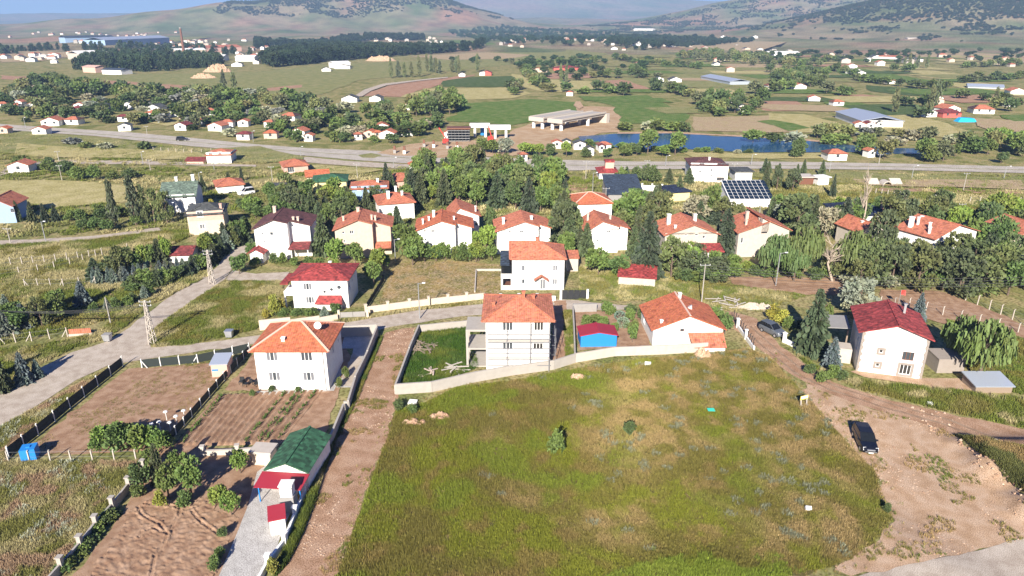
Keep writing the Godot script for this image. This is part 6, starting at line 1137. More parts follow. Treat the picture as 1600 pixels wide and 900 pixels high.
func trunk_mesh(bare := false) -> ArrayMesh:
	var mb := MB.new(); var k := 7
	mb.tube(Vector3(0, -0.03, 0), Vector3(0.01, 0.3, 0), 0.04, 0.03, k, false); mb.tube(Vector3(0.01, 0.3, 0), Vector3(-0.01, 0.85, 0.01), 0.03, 0.006, k, false)
	for i in 7:
		var y := 0.28 + i * 0.08; var a := i * 2.4; mb.tube(Vector3(0, y, 0), Vector3(cos(a) * 0.24, y + 0.16, sin(a) * 0.24), 0.013, 0.004, 5, false)
	return mb.mesh()

var KIND := {}
var trunk_m: ArrayMesh
func make_kinds():
	trunk_m = trunk_mesh()
	var list := [["spruce", "spruce", lin(0.06, 0.09, 0.042), "dark spruce", 3], ["blue_spruce", "spruce", lin(0.13, 0.18, 0.16), "blue-grey spruce", 2], ["pine", "pine", lin(0.1, 0.135, 0.05), "dark pine", 3], ["broadleaf", "broad", lin(0.095, 0.155, 0.04), "green broadleaf tree", 3], ["light_tree", "broad", lin(0.16, 0.25, 0.05), "bright green tree", 3], ["olive_tree", "broad", lin(0.14, 0.17, 0.065), "olive-green tree", 2],
		["silver_tree", "broad", lin(0.25, 0.28, 0.21), "silvery grey tree", 2], ["poplar", "poplar", lin(0.1, 0.13, 0.06), "tall slim poplar", 2], ["willow", "willow", lin(0.1, 0.155, 0.05), "drooping willow", 2], ["bush", "bush", lin(0.1, 0.155, 0.04), "green bush", 3], ["light_bush", "bush", lin(0.12, 0.2, 0.045), "low bright green shrub", 3], ["silver_bush", "bush", lin(0.24, 0.27, 0.2), "silvery bush", 2], ["yellow_bush", "bush", lin(0.26, 0.28, 0.05), "yellow-green bush", 2], ["round_tree", "round", lin(0.075, 0.12, 0.035), "rounded dark green tree", 2], ["topiary", "ball", lin(0.16, 0.24, 0.18), "round clipped blue-green shrub", 1]]
	for q in list:
		var c3: Color = (q[2] as Color).srgb_to_linear(); var d := {m = [leaf_mat(lin(c3.r, c3.g, c3.b)), leaf_mat(lin(c3.r * 1.35, c3.g * 1.25, c3.b * 1.1)), leaf_mat(lin(c3.r * 0.85, c3.g * 0.8, c3.b * 0.95)), leaf_mat(lin(c3.r * 1.2, c3.g * 1.0, c3.b * 0.9))], p = q[3], hi = [], lo = []}
		for i in q[4]: d.hi.append(crown(q[1], false)); d.lo.append(crown(q[1], true))
		KIND[q[0]] = d

func tree(kind: String, x: float, z: float, h: float, w: float, group: String, own := ""):
	var d: Dictionary = KIND[kind]; var low: bool = z < -260 or h < 1.2
	var r := base(kind, at(x, z)); r.rotation.y = rng.randf() * TAU
	var bush := kind.contains("bush") or kind == "topiary"
	var ms: Array = d.lo if low else d.hi
	if not bush:
		var t := obj_m("trunk", trunk_m, M.bark, r); t.scale = Vector3(h * 0.6, h, h * 0.6) if kind != "poplar" else Vector3(h * 0.3, h, h * 0.3)
	var c := obj_m("crown", ms[rng.randi() % ms.size()], d.m[rng.randi() % 4], r); c.scale = Vector3(w, h, w)
	if own: tag(r, own, "bush" if bush else "tree", group)
	else: later(r, d.p, "bush" if bush else "tree", group)

func trees(kind: String, group: String, a: Array):
	for i in range(0, a.size(), 4): tree(kind, a[i], a[i + 1], maxf(a[i + 2], 0.6), maxf(a[i + 3], 0.6), group)

func clear_of(x: float, z: float, r: float) -> bool:
	for s in spots:
		if s[0].distance_to(Vector2(x, z)) < s[1] + r: return false
	return true

func wood(poly: Array, gap: float, mix: Array, h0: float, h1: float, wr: float, group: String):
	if poly[1] > -240: h0 *= 1.1; h1 *= 1.15
	# an irregular stand of single trees inside a ground outline
	var p := v2(poly); var b := Rect2(p[0], Vector2.ZERO)
	for q in p: b = b.expand(q)
	var y := b.position.y
	while y < b.end.y:
		var x := b.position.x
		while x < b.end.x:
			var q := Vector2(x + rng.randf_range(-.45, .45) * gap, y + rng.randf_range(-.45, .45) * gap)
			if Geometry2D.is_point_in_polygon(q, p) and clear_of(q.x, q.y, 1.0) and nz.get_noise_2d(q.x * 1.2, q.y * 1.2) > -0.28:
				var h := rng.randf_range(h0, h1); var kd: String = mix[rng.randi() % mix.size()]
				tree(kd, q.x, q.y, h * (1.35 if kd == "poplar" else (0.7 if kd.contains("silver") else 1.0)), h * wr * (0.45 if kd == "poplar" else (0.75 if kd.contains("spruce") else 1.0)) * rng.randf_range(0.85, 1.2), group)
			x += gap
		y += gap

func hedge(pts: Array, gap: float, mix: Array, h0: float, h1: float, w: float, group: String):
	var p := v2(pts)
	for i in p.size() - 1:
		var k := maxi(1, int(p[i].distance_to(p[i + 1]) / gap))
		for j in k:
			var q := p[i].lerp(p[i + 1], (j + rng.randf() * 0.6) / k) + Vector2(rng.randf_range(-.3, .3), rng.randf_range(-.3, .3)) * gap
			if clear_of(q.x, q.y, 0.0): tree(mix[rng.randi() % mix.size()], q.x, q.y, rng.randf_range(h0, h1), w * rng.randf_range(0.8, 1.25), group)

func make_trees():
	make_kinds()
	for q in [[57.09,-173.49], [61.11,-173.49], [56.55,-164], [-66.41,-148.53], [49.95,-92.36], [28.33,-174.75]]: spots.append([Vector2(q[0], q[1]), 5.0])
	var G := "garden trees of the village"
	trees("spruce", G, [44,-94.3,10.4,5.5,-39.2,-140.5,9.3,4.8,-47.7,-165.1,8.4,4.9,-49.8,-166.3,7.2,3.7,-41,-173.5,7.2,4.2,-36.7,-174.7,6.9,3.6,-34.4,-177.3,5.2,3.6,25.6,-127.2,13.3,7.6,24.5,-127.9,9.9,4.9,25.1,-139.6,6.8,4,44.4,-141.3,10.1,6.2,48.6,-164,4.4,4,44.4,-162.9,6.2,4.6,47.3,-166.9,4,3.7,87.9,-191.2,6.7,2.1,-81.4,-211.7,4.5,1.7,-88.9,-195.8,6.1,2.9,-87.2,-197.4,5.1,2.5,-83.7,-207.3,3.8,2.6,-35.3,-197.4,8.7,4,62.3,-165.1,6.6,4,65.4,-164,7.8,4,67.6,-162.9,6.8,3.9,71.7,-166.9,6.2,3.7,104,-143.9,6.7,6,98,-138.8,7.1,5.3,-37.2,-62.9,5.1,2,-67,-82.6,6,2.9,-70.4,-84.7,5.2,2.9,76.5,-125,6.7,3.6,-119.2,-166.3,5.4,2.2,-115,-165.1,5.5,2.8,-112,-165.1,5,2.5,-110.2,-166.3,4.4,2.5,56.2,-164,4.4,3.7,10.8,-143.1,5.6,3.5,15.3,-139.6,7.4,4,14.1,-141.7,6,3.2,28.7,-166.9,4.3,3.4,34.8,-166.9,4.3,3.4,45.4,-189.7,6.7,3.5])
	trees("blue_spruce", G, [-65.6,-85,4.8,2.6,-30.6,-106.9,2.3,2.3,44.8,-89.3,5,2.9,66,-106.3,5,2.7,-64.8,-86.5,2.9,1.8,89.6,-181.3,2.1,3.3,89.6,-176,2,3.3,59,-166.9,1.6,3.4,61.1,-164,1.9,3.7])
	trees("pine", G, [10.9,-143.9,10,6.5,13,-144.8,8.1,4.1,72.5,-133.5,11.4,5.6,64.8,-122.3,8.1,5.9,69,-121,8.1,6.3,73,-119.7,8.5,6.2,77.6,-119.7,7.8,6,80.3,-118.4,7.2,5.7,85.5,-119.7,7.3,6.2,90.9,-122.3,5.9,5.7,95.8,-125,4.5,5.3,74.4,-129.7,6.5,5.7,30.1,-126.5,7.8,5.8,33.8,-125.7,5.6,5.8,38.2,-124.4,4.8,5.3,-85.7,-165.1,8.1,3.4,-82.5,-164.6,7.6,3.7,-56.2,-176,6.6,4.9,-56,-184,4,4.4,60.3,-125.7,5.6,4.8,95.6,-121,6.7,5.8,72.2,-166.9,4.3,4,67.6,-176,3.7,3.9])
	trees("poplar", G, [-93.4,-161.8,11,3.3,-89.2,-162.9,11.7,4.6,-87.4,-164,9.3,3.4,-221.5,-566.9,9.4,3])
	trees("broadleaf", G, [16.5,-127.9,5.9,5.9,20,-126.5,4.6,5.3,-21.6,-137.9,7.8,6.5,-19.7,-133.5,6.5,5.6,41,-125.7,3.6,4.8,88.5,-166.9,5.5,5.3,91.5,-165.1,5.7,4.6,96.5,-141.7,8.1,5.9,35.8,-124.4,3.8,4.3,-32.9,-60.7,4.7,3.3,-38.4,-61.8,3.7,2.4,-35,-60.2,4.6,2.6,-35.8,-64.6,3.2,2.5,-39,-65.2,2.9,2.1,33.2,-105.5,2.8,2.7,33.1,-100.8,3.9,3,15.6,-109,2.3,2.6,11.6,-102.5,3,2.4,14.2,-102.8,2.4,2.2,18.2,-97.6,3.3,1.9,-52.3,-128.6,4.5,4.2,-53.6,-139.6,3.4,4,-59.9,-169.8,3.6,5.4,-57.7,-172.9,3.8,5.5,-65.2,-176,3,4.9,50.6,-105,3.9,2.3,19.1,-105,2.8,1.9,-99.4,-166.9,3.2,4,-95.8,-157.5,3.6,3.5,-92.8,-157.5,3.3,3.5,-99.3,-158.5,3.1,3.3])
	trees("light_tree", G, [-34.7,-132.4,6.6,4.5,-30.6,-131.6,5.5,4.3,-25.5,-127.9,5.6,4.2,-25.5,-122.7,4.9,4,-5.1,-141.7,6.8,4.3,-8.1,-143.1,4.5,3.2,-58.4,-169.8,2.9,3.8,-88.9,-162.9,2.5,3.6,-29.2,-58.6,3.2,2.2,-27.7,-57.6,3,2.2,-29.3,-64.6,3.2,2.2,11,-136.3,7,4.1,33.7,-127.9,6.9,4.9,88.4,-124.4,5,4.3,82.8,-121,4.7,4,0,-148.5,4.3,4.2,-25.1,-131.6,3.2,3.3])
	trees("willow", G, [49.7,-125.7,9.3,7.7,54.5,-125.7,11,7.5,63.4,-125,10.4,7.9,63.6,-91.1,7.7,5.9,63.3,-85.8,9.4,7.3,52.6,-124.4,7.2,6])
	trees("silver_tree", G, [57,-107.9,6.5,7.6,55.7,-108.5,4.2,3.8,62.1,-121.7,2.5,4.7,84.4,-121.7,2.2,4.2,93.2,-122.7,2.1,4,68.2,-121,2.7,4.7])
	trees("yellow_bush", G, [42.5,-106.3,2.9,3.1,43.4,-104.8,2.9,2.5,-39.1,-107.9,4.3,2.3,-38.3,-109,3,1.9,56.1,-165.1,3.8,2.8,-35.2,-58.8,2.3,1.5,-21.1,-49.8,2.1,1.2,-19.9,-219.1,3.4,3.6,-76.3,-176,3.7,2,-40.2,-106.9,2,1.5])
	trees("light_bush", G, [-46.6,-69.7,3.2,2.9,-46.1,-70.8,3,3,-44.3,-69.1,4.3,3.5,-43.9,-70.3,3.3,3,-42.1,-69,4,3.3,-41.1,-69.7,3.2,2.9,-39.9,-68.7,3.2,2.5,-47.1,-68.8,2.1,1.9,-39.4,-69.5,2.4,1.9,-42.4,-70.8,2.4,2.2])
	trees("bush", G, [11.8,-98.9,2.6,2.2,14.6,-99.4,2.1,2,13.6,-105,1.9,2.1,16.4,-108.5,1.8,2.1,18.2,-102.5,1.6,1.6,21.1,-106.3,2.3,1.9,4.9,-68.9,3.3,2.2,13.9,-72.5,1.9,1.7,-32.9,-59.2,2.3,1.8,-38.2,-60.4,2,1.8,-35.8,-62.3,1.6,1.9,-37.5,-107.9,1.8,2.3,-35.4,-107.9,1.7,2.3,-33.2,-107.7,1.7,2.3,-29.3,-109,2.3,2.3,31.2,-95.5,1.8,1.7,16,-101.3,2.2,1.8,19.6,-108.5,2.1,2.3,19,-101.3,2.6,1.8,45,-101.3,2.4,2.4,43.7,-102.5,2.5,2.2,-23.4,-69.5,0.9,1.2,-31.6,-82.6,1,1,-28.2,-82.6,0.9,0.8,-23,-83.8,1.6,1.2,-22.8,-86.5,2,1.2,-33.7,-81.2,1.3,0.8,-68,-119.4,1.8,3,-65.6,-120.3,2,3.2,-63.8,-122.3,1.8,3.1,-26.6,-51.9,1.4,1.1,-27.3,-54.5,1.5,1.2,-26.5,-50.3,1.7,1.4,37.5,-58.5,1.2,1,-14.3,-78,1.6,1.6,-12.4,-77.2,1.4,1.4,43.8,-86.5,2.4,2.1,44.8,-85.6,1.9,1.9,41.1,-87.4,2,1.9,41.8,-85.4,1.7,1.9])
	trees("topiary", G, [17.5,-106.1,1.8,1.9,17.6,-103,2,2])
	hedge([-19.97,-135.5,-3.24,-136.3], 1.6, ["bush", "broadleaf", "light_tree"], 3.6, 4.8, 3.2, "hedge before the white stepped house")
	hedge([-78.02,-125.05,-72.44,-130.84,-65.1,-137.12,-58,-151.4], 1.25, ["spruce", "broadleaf", "light_tree", "pine"], 4.2, 6.4, 3.3, "hedge below the pink house")
	hedge([-69.85,-134.7,-62.85,-141.32,-57.69,-147.6], 1.6, ["blue_spruce", "spruce", "pine"], 3.4, 5.0, 3.0, "hedge below the pink house")
	hedge([-77.49,-122.99,-71.67,-124.36,-65.78,-127.17,-61.83,-132.36], 1.05, ["blue_spruce"], 2.6, 3.6, 2.1, "row of blue spruces behind posts")
	hedge([-69.84,-110.11,-65.62,-112.38,-63.79,-117.79], 1.3, ["blue_spruce", "bush"], 1.8, 2.8, 1.8, "roadside spruces left of the fork")
	hedge([-81.37,-98.93,-77.7,-100.81,-75.24,-103.26,-73.29,-106.85], 1.8, ["blue_spruce", "broadleaf", "broadleaf", "pine"], 3.4, 5.0, 3.8, "hedge at the left edge")
	hedge([-69.97,-121,-65.62,-121.65,-63.31,-124.36,-60.26,-131.59,-60.34,-141.75], 1.4, ["bush", "broadleaf", "spruce"], 2.6, 4.2, 3.2, "roadside bushes left of the fork")
	hedge([-39.89,-49.99,-39.53,-52.58,-39.58,-55.38,-39.42,-58.02], 0.62, ["bush"], 0.7, 1.3, 1.5, "vines along the lower left wall")
	hedge([-39.24,-108.46,-31.82,-108.46], 1.2, ["bush"], 1.2, 1.8, 1.5, "shrubs before the round-windowed house")
	hedge([25.08,-124.36,34.47,-123.67,39.42,-124.36], 2.2, ["bush", "broadleaf"], 2.4, 3.6, 3.2, "bushes behind the red-roofed shed")
	hedge([44.63,-129.72,48.25,-125.75,63.93,-125.75], 2.6, ["bush", "light_tree"], 2.4, 3.4, 3.2, "bushes under the willows")
	hedge([-51.1,-132.36,-46.14,-134.7,-37.66,-131.59,-33.47,-129.72], 2.0, ["bush", "light_tree"], 1.8, 3.0, 2.4, "bushes before the maroon-roofed house")
	hedge([-164,-232.3,-147.6,-226,-130.8,-214.4,-117.2,-214.4,-108.5,-212.6], 4.5, ["bush", "broadleaf"], 3.0, 5.0, 5.0, "bushes beside the hay field")
	hedge([-108.7,-166.9,-101.9,-168.6,-89.9,-169.8], 3.0, ["bush", "broadleaf"], 2.4, 4.0, 4.0, "bushes beside the poplars")
	hedge([30.1,-205.6,38.4,-210.8,53,-207.3], 3.2, ["spruce", "bush", "pine"], 4.0, 6.5, 4.0, "trees below the highway")
	hedge([76.6,-222,97.2,-218.2], 3.0, ["spruce"], 3.5, 5.5, 2.6, "small conifers below the highway")
	hedge([71.6,-200.6,77.8,-197.4,81.7,-199], 2.6, ["spruce", "pine"], 5.0, 8.0, 3.6, "conifers beside the timber shelter")
	hedge([81.5,-176,101,-176], 4.0, ["light_tree", "silver_bush", "bush"], 3.0, 5.0, 4.5, "trees behind the navy roofs")
	hedge([43.94,-131.59,25.43,-133.52], 3.2, ["broadleaf", "pine"], 3.0, 5.0, 3.6, "trees below the off-white house")
	hedge([-43.8,-155.9,-42.8,-164,-30.1,-161.2,-23.4,-155.9], 3.4, ["broadleaf", "spruce"], 4.0, 7.0, 4.0, "trees behind the row of houses")
	hedge([-5.7,-152.4,11.3,-150.4,28.6,-152.4], 3.6, ["broadleaf", "pine", "spruce"], 5.0, 8.0, 4.4, "trees behind the row of houses")
	hedge([45.8,-152.4,57.7,-162.9,67.8,-157.5,75.8,-152.4], 3.6, ["broadleaf", "pine", "spruce"], 5.0, 8.5, 4.4, "trees behind the row of houses")
	hedge([-68.4,-176,-59,-166.9,-50.4,-164], 3.4, ["broadleaf", "light_tree"], 4.0, 6.0, 4.4, "trees behind the row of houses")
	wood([-25.3,-176,-28.9,-197.4,-26.9,-219.1,-17.1,-236.6,-2.1,-232.3,17.9,-232.3,18,-205.6,14.4,-184,7.9,-169.8,0,-169.8,-8.3,-179.3,-17,-184,-20.5,-169.8], 5.2, ["spruce", "broadleaf", "light_tree", "pine", "broadleaf"], 5.5, 9.0, 0.75, "trees of the central wood")
	wood([-71.7,-192.7,-64.7,-195.8,-55.8,-189.7,-53.6,-181.3,-60.9,-172.9,-67.1,-179.3], 5.0, ["broadleaf", "light_tree", "spruce"], 3.0, 4.6, 0.9, "trees around the carport")
	wood([30.13,-131.59,55.24,-131.59,52.56,-124.36,28.67,-124.36], 4.6, ["broadleaf", "pine"], 3.0, 5.0, 0.9, "trees below the off-white house")
	wood([65.7,-129.72,105.45,-131.59,93.53,-114.73,85,-115.33,77.11,-117.17,62.09,-119.05], 4.4, ["pine", "pine", "broadleaf"], 4.5, 7.0, 0.85, "dark pines on the right")
	wood([105,-153.4,119.1,-150.9,111.12,-139.61,95.29,-137.53], 5.0, ["spruce", "broadleaf", "pine"], 6.0, 9.0, 0.7, "trees around the right edge house")
	wood([-64.4,-166.9,-72.6,-192.7,-65.1,-197.4,-42.6,-193.5,-26.3,-205.6,-17.9,-176,-36.5,-162.9,-47.1,-157.5], 6.2, ["broadleaf", "spruce", "light_tree", "pine", "spruce"], 3.8, 6.2, 0.8, "trees among the middle houses")
	wood([39,-160.7,48.6,-168.6,66.2,-169.8,78.4,-168.6,73.82,-149.48,60.15,-144.85,44.49,-147.6], 5.0, ["spruce", "pine", "broadleaf", "silver_tree"], 5.5, 9.0, 0.75, "trees behind the row of houses")
	wood([9.8,-176,15.8,-169.8,13.53,-135.5,8.6,-139.61], 4.5, ["pine", "broadleaf", "spruce"], 6.0, 8.5, 0.75, "trees behind the row of houses")
	wood([28.1,-172.9,39.3,-172.9,30.92,-135.5,23.83,-135.5], 4.5, ["pine", "broadleaf", "spruce"], 6.0, 9.0, 0.75, "trees behind the row of houses")
	wood([76.4,-164,102.5,-166.9,127.6,-162.9,118.11,-149.48,69.51,-147.6], 5.5, ["pine", "broadleaf", "light_tree"], 5.0, 8.0, 0.8, "trees behind the row of houses")
	wood([-83.41,-106.33,-80.57,-111.8,-72.37,-114.73,-70.3,-109.01,-74.78,-102.51,-78.43,-98.93], 3.6, ["broadleaf", "blue_spruce", "bush"], 2.6, 4.2, 0.9, "hedge at the left edge")
	# across the highway
	var V := "trees across the highway"
	wood([-317.5,-453.8,-364.2,-566.9,-283.1,-499.7,-203.4,-465.5,-160,-457.6,-119.3,-425.2,-93.1,-377.4,-51.5,-364.5,-49.2,-347.8,-97.1,-367,-138.6,-394.1,-179.6,-409.1,-246.1,-432.1,-298.3,-425.2], 9.6, ["broadleaf", "round_tree", "silver_tree", "olive_tree", "broadleaf", "olive_tree"], 6.0, 9.5, 1.1, V)
	wood([-298.3,-425.2,-246.1,-432.1,-179.6,-409.1,-138.6,-394.1,-97.1,-367,-49.2,-347.8,-32.8,-336.7,-32.1,-300.1,-52.4,-293.4,-83.8,-293.4,-130.7,-312.7,-174.7,-328.3,-243,-343.3], 12.5, ["broadleaf", "round_tree", "silver_tree", "olive_tree"], 4.5, 7.5, 1.15, V)
	wood([-54.7,-388.3,-41.6,-432.1,-28.5,-406,-24.6,-377.4,-34.3,-352.4,-47.3,-357.1], 8.0, ["broadleaf", "olive_tree"], 8, 11, 0.9, V)
	hedge([-119.1,-296.7,-103.6,-290.1,-83.7,-283.7,-60.3,-280.7,-40.2,-280.7], 7.0, ["broadleaf", "bush", "silver_bush"], 3.0, 6.0, 5.5, V)
	hedge([-169.9,-279.2,-154.4,-269,-142,-263.5,-136.4,-271.8], 9.0, ["silver_bush", "bush"], 2.5, 4.5, 6.0, V)
	hedge([-14.2,-263.5,-7,-258.2,6.8,-250.6], 5.0, ["silver_tree", "light_tree", "broadleaf"], 4.0, 7.5, 6.5, V)
	hedge([4.6,-255.6,18.1,-250.6,36.1,-250.6,45.6,-253.1,58.7,-250.6], 4.5, ["broadleaf", "bush", "light_tree"], 3.0, 6.0, 5.0, V)
	hedge([44.7,-314.6,55.9,-314.6,80.2,-310.8], 6.0, ["silver_bush", "bush"], 4.0, 6.0, 7.5, "bushes on the lake shore")
	hedge([27.1,-280.7,38.6,-269,47.1,-262.1,65.3,-259.5,87.8,-256.9], 4.0, ["bush", "silver_bush", "light_bush"], 1.5, 3.0, 4.0, "reedy bushes on the lake edge")
	hedge([46.4,-258.2,59.8,-255.6], 6.0, ["light_tree", "broadleaf", "silver_tree"], 7.0, 10.0, 8.0, "trees on the near lake bank")
	hedge([88.8,-283.7,101.5,-283.7,124.3,-277.7,151,-271.8], 7.0, ["silver_bush", "bush", "bush", "light_tree"], 4.0, 7.0, 8.0, "bushes on the lake shore")
	wood([100.7,-254.3,125.4,-258.2,144.5,-250.6,165.6,-263.5,211.7,-296.7,227.5,-296.7,186.4,-240,151.1,-238.8,116.4,-243.4,99.8,-245.8], 8.0, ["broadleaf", "olive_tree", "light_tree", "bush"], 4.0, 8.5, 1.0, "thicket right of the lake")
	hedge([123,-293.4,149.8,-300.1,162.3,-283.7,174,-277.7], 6.0, ["silver_bush", "bush", "olive_tree"], 4.0, 7.0, 8.0, "thicket right of the lake")
	# hedgerows and clumps of the plain
	var H := "hedgerow trees of the plain"
	for q in [[68.1,-604.2,124.3,-597.7], [100.4,-367,125.4,-364.5], [98.8,-409.1,124.9,-418.6,146.9,-418.6], [21.4,-490.7,49.6,-473.6], [11.7,-678.2,17.2,-566.9,20.7,-495.1], [273,-783.1,309.2,-731.7], [208,-585,223.3,-523.6], [266.1,-578.8,278.6,-533.8,292.7,-486.3], [300.1,-695.2,291.5,-617.7], [337.7,-555.5,418.8,-604.2], [275.1,-442.7,283.2,-402.9], [448,-731.7,532,-772.2], [143.5,-794.2,184.5,-713], [123,-895.6,139.7,-772.2], [206.4,-925.1,307.6,-895.6], [193.1,-352.4,206.1,-362], [102.5,-388.3,100.9,-357.1], [202.3,-477.8,214.3,-453.8], [345.7,-678.2,366.2,-662], [96.7,-504.3,109.1,-453.8], [0,-461.5,5.5,-523.6], [300.7,-794.2,381.9,-854.8], [155.8,-469.5,193.3,-504.3], [0,-794.2,39.9,-772.2,91.4,-817.4], [252.9,-388.3,266,-377.4], [56.1,-495.1,74.6,-461.5], [221.8,-394.1,217.1,-412.2]]:
		hedge(q, 8.5, ["round_tree", "round_tree", "olive_tree", "bush"], 5.0, 9.0, 9.0, H)
	for q in [[-102.6,-604.2,-74.9,-617.7], [-78.5,-678.2,-61.5,-646.6], [-57.4,-678.2,-48.1,-662,-43.6,-646.6], [-35.2,-678.2,-25.8,-678.2], [197.8,-377.4,201.2,-377.4], [217.5,-377.4,226.2,-388.3], [256.3,-388.3,262,-394.1], [384.9,-731.7,402.9,-713], [36.9,-566.9,41,-555.5], [-189.8,-477.8,-174.3,-469.5]]:
		hedge(q, 6.0, ["poplar"], 10.0, 16.0, 4.5, "poplars of the plain")
	wood([101.8,-654.2,129.2,-713,109.9,-604.2,94.8,-591.3], 9.0, ["round_tree"], 6, 9, 0.9, H)
	wood([192.2,-895.6,282.5,-1030.9,307.6,-895.6,301.4,-713,264.1,-695.2,225.6,-794.2], 18.0, ["round_tree", "olive_tree"], 7, 11, 1.0, H)
	wood([121,-461.5,147.2,-442.7,138.6,-394.1,106.8,-367,104,-394.1], 11.0, ["round_tree"], 6, 10, 1.0, H)
	wood([234.3,-678.2,273.4,-631.8,219.7,-504.3,188.6,-528.7], 13.0, ["round_tree", "olive_tree"], 6, 10, 1.0, H)
	# bare poplar and the leaning bare tree
	for q in [[79.35,-155.41, 15.0, 1.6, "tall half bare poplar with dry branches behind the navy roofs", 26], [59.25,-124.36, 8.5, 3.0, "dying tree with a curved pale trunk beside the willows", 30]]:
		var r := base("bare_tree", at(q[0], q[1])); tag(r, q[4], "tree"); var mb := MB.new(); var h: float = q[2]; var tw := MB.new()
		var mid := Vector3(-0.9 if q[5] == 30 else 0.1, h * 0.42, 0); mb.tube(Vector3(0.6 if q[5] == 30 else 0.0, -0.2, 0), mid, 0.24, 0.17, 8, false); mb.tube(mid, Vector3(-0.5, h * 0.75, 0.2), 0.17, 0.07, 8, false); obj("trunk", mb, M.palebark, r)
		for i in q[5]:
			var y := rng.randf_range(0.4, 0.85) * h; var a := rng.randf() * TAU; var L: float = q[3] * rng.randf_range(0.4, 1.0); var e := Vector3(cos(a) * L * 0.8 - 0.5, y + h * rng.randf_range(0.08, 0.2), sin(a) * L * 0.8); var s := Vector3(-0.6, y, 0.1)
			tw.tube(s, e, 0.07, 0.025, 5, false)
			for k in 3: tw.tube(s.lerp(e, 0.4 + 0.2 * k), e + rdir() * L * 0.35 + Vector3(0, 0.5, 0), 0.035, 0.012, 4, false)
		obj("branches", tw, M.palebark, r)

# ---------------------------------------------------------------- masses
func multi(called: String, me: Mesh, tr: Array, cols: Array, label: String, cat: String, m: Material = null):
	var mm := MultiMesh.new(); mm.transform_format = MultiMesh.TRANSFORM_3D; mm.use_colors = true; mm.mesh = me; mm.instance_count = tr.size()
	for i in tr.size(): mm.set_instance_transform(i, tr[i]); mm.set_instance_color(i, cols[i])
	var o := MultiMeshInstance3D.new(); o.multimesh = mm
	if m == null:
		m = plain(Color.WHITE, 0.9); m.vertex_color_use_as_albedo = true; m.cull_mode = BaseMaterial3D.CULL_DISABLED; m.specular_mode = BaseMaterial3D.SPECULAR_DISABLED
	o.material_override = m; put(o, called); tag(o, label, cat, "", "stuff")

func tuft_mesh(blades: int, wid: float) -> ArrayMesh:
	var mb := MB.new(); mb.colored = true
	for i in blades:
		var a := TAU * i / blades + rng.randf(); var o := Vector3(cos(a), 0, sin(a)); var w := Vector3(-o.z, 0, o.x) * wid * rng.randf_range(0.6, 1.2); var b := o * rng.randf_range(0.05, 0.3); var t := b + o * rng.randf_range(0.1, 0.4) + Vector3(0, rng.randf_range(0.6, 1.0), 0)
		mb.tri(b - w, b + w, t); var k := rng.randf_range(0.8, 1.2)
		for j in 3: mb.col.append(Color(k, k, k))
	return mb.mesh()
func tuft_xf(p: Vector3, w: float, h: float) -> Transform3D:
	return Transform3D(Basis(Vector3.UP, rng.randf() * TAU).scaled(Vector3(w, h, w)), p)

func clump_wood(called: String, label: String, spots2: Array, c: Color, h: float, w: float, kind := "broad"):
	var tr := []; var cols := []
	for q in spots2:
		var s := rng.randf_range(0.7, 1.3); tr.append(tuft_xf(at(q.x, q.y, -0.5), w * s * rng.randf_range(0.8, 1.3), h * s)); var k := rng.randf_range(0.7, 1.3); cols.append(Color(c.r * k * rng.randf_range(.9, 1.1), c.g * k, c.b * k))
	if tr: multi(called, KIND[kind].lo[0], tr, cols, label, "wood")

func fill(poly: Array, n: int, thr := -0.4, sc := 1.0) -> Array:
	var p := v2(poly); var b := Rect2(p[0], Vector2.ZERO); var o := []
	for q in p: b = b.expand(q)
	for i in n:
		var q := Vector2(rng.randf_range(b.position.x, b.end.x), rng.randf_range(b.position.y, b.end.y))
		if Geometry2D.is_point_in_polygon(q, p) and nz.get_noise_2d(q.x * sc, q.y * sc) > thr: o.append(q)
	return o

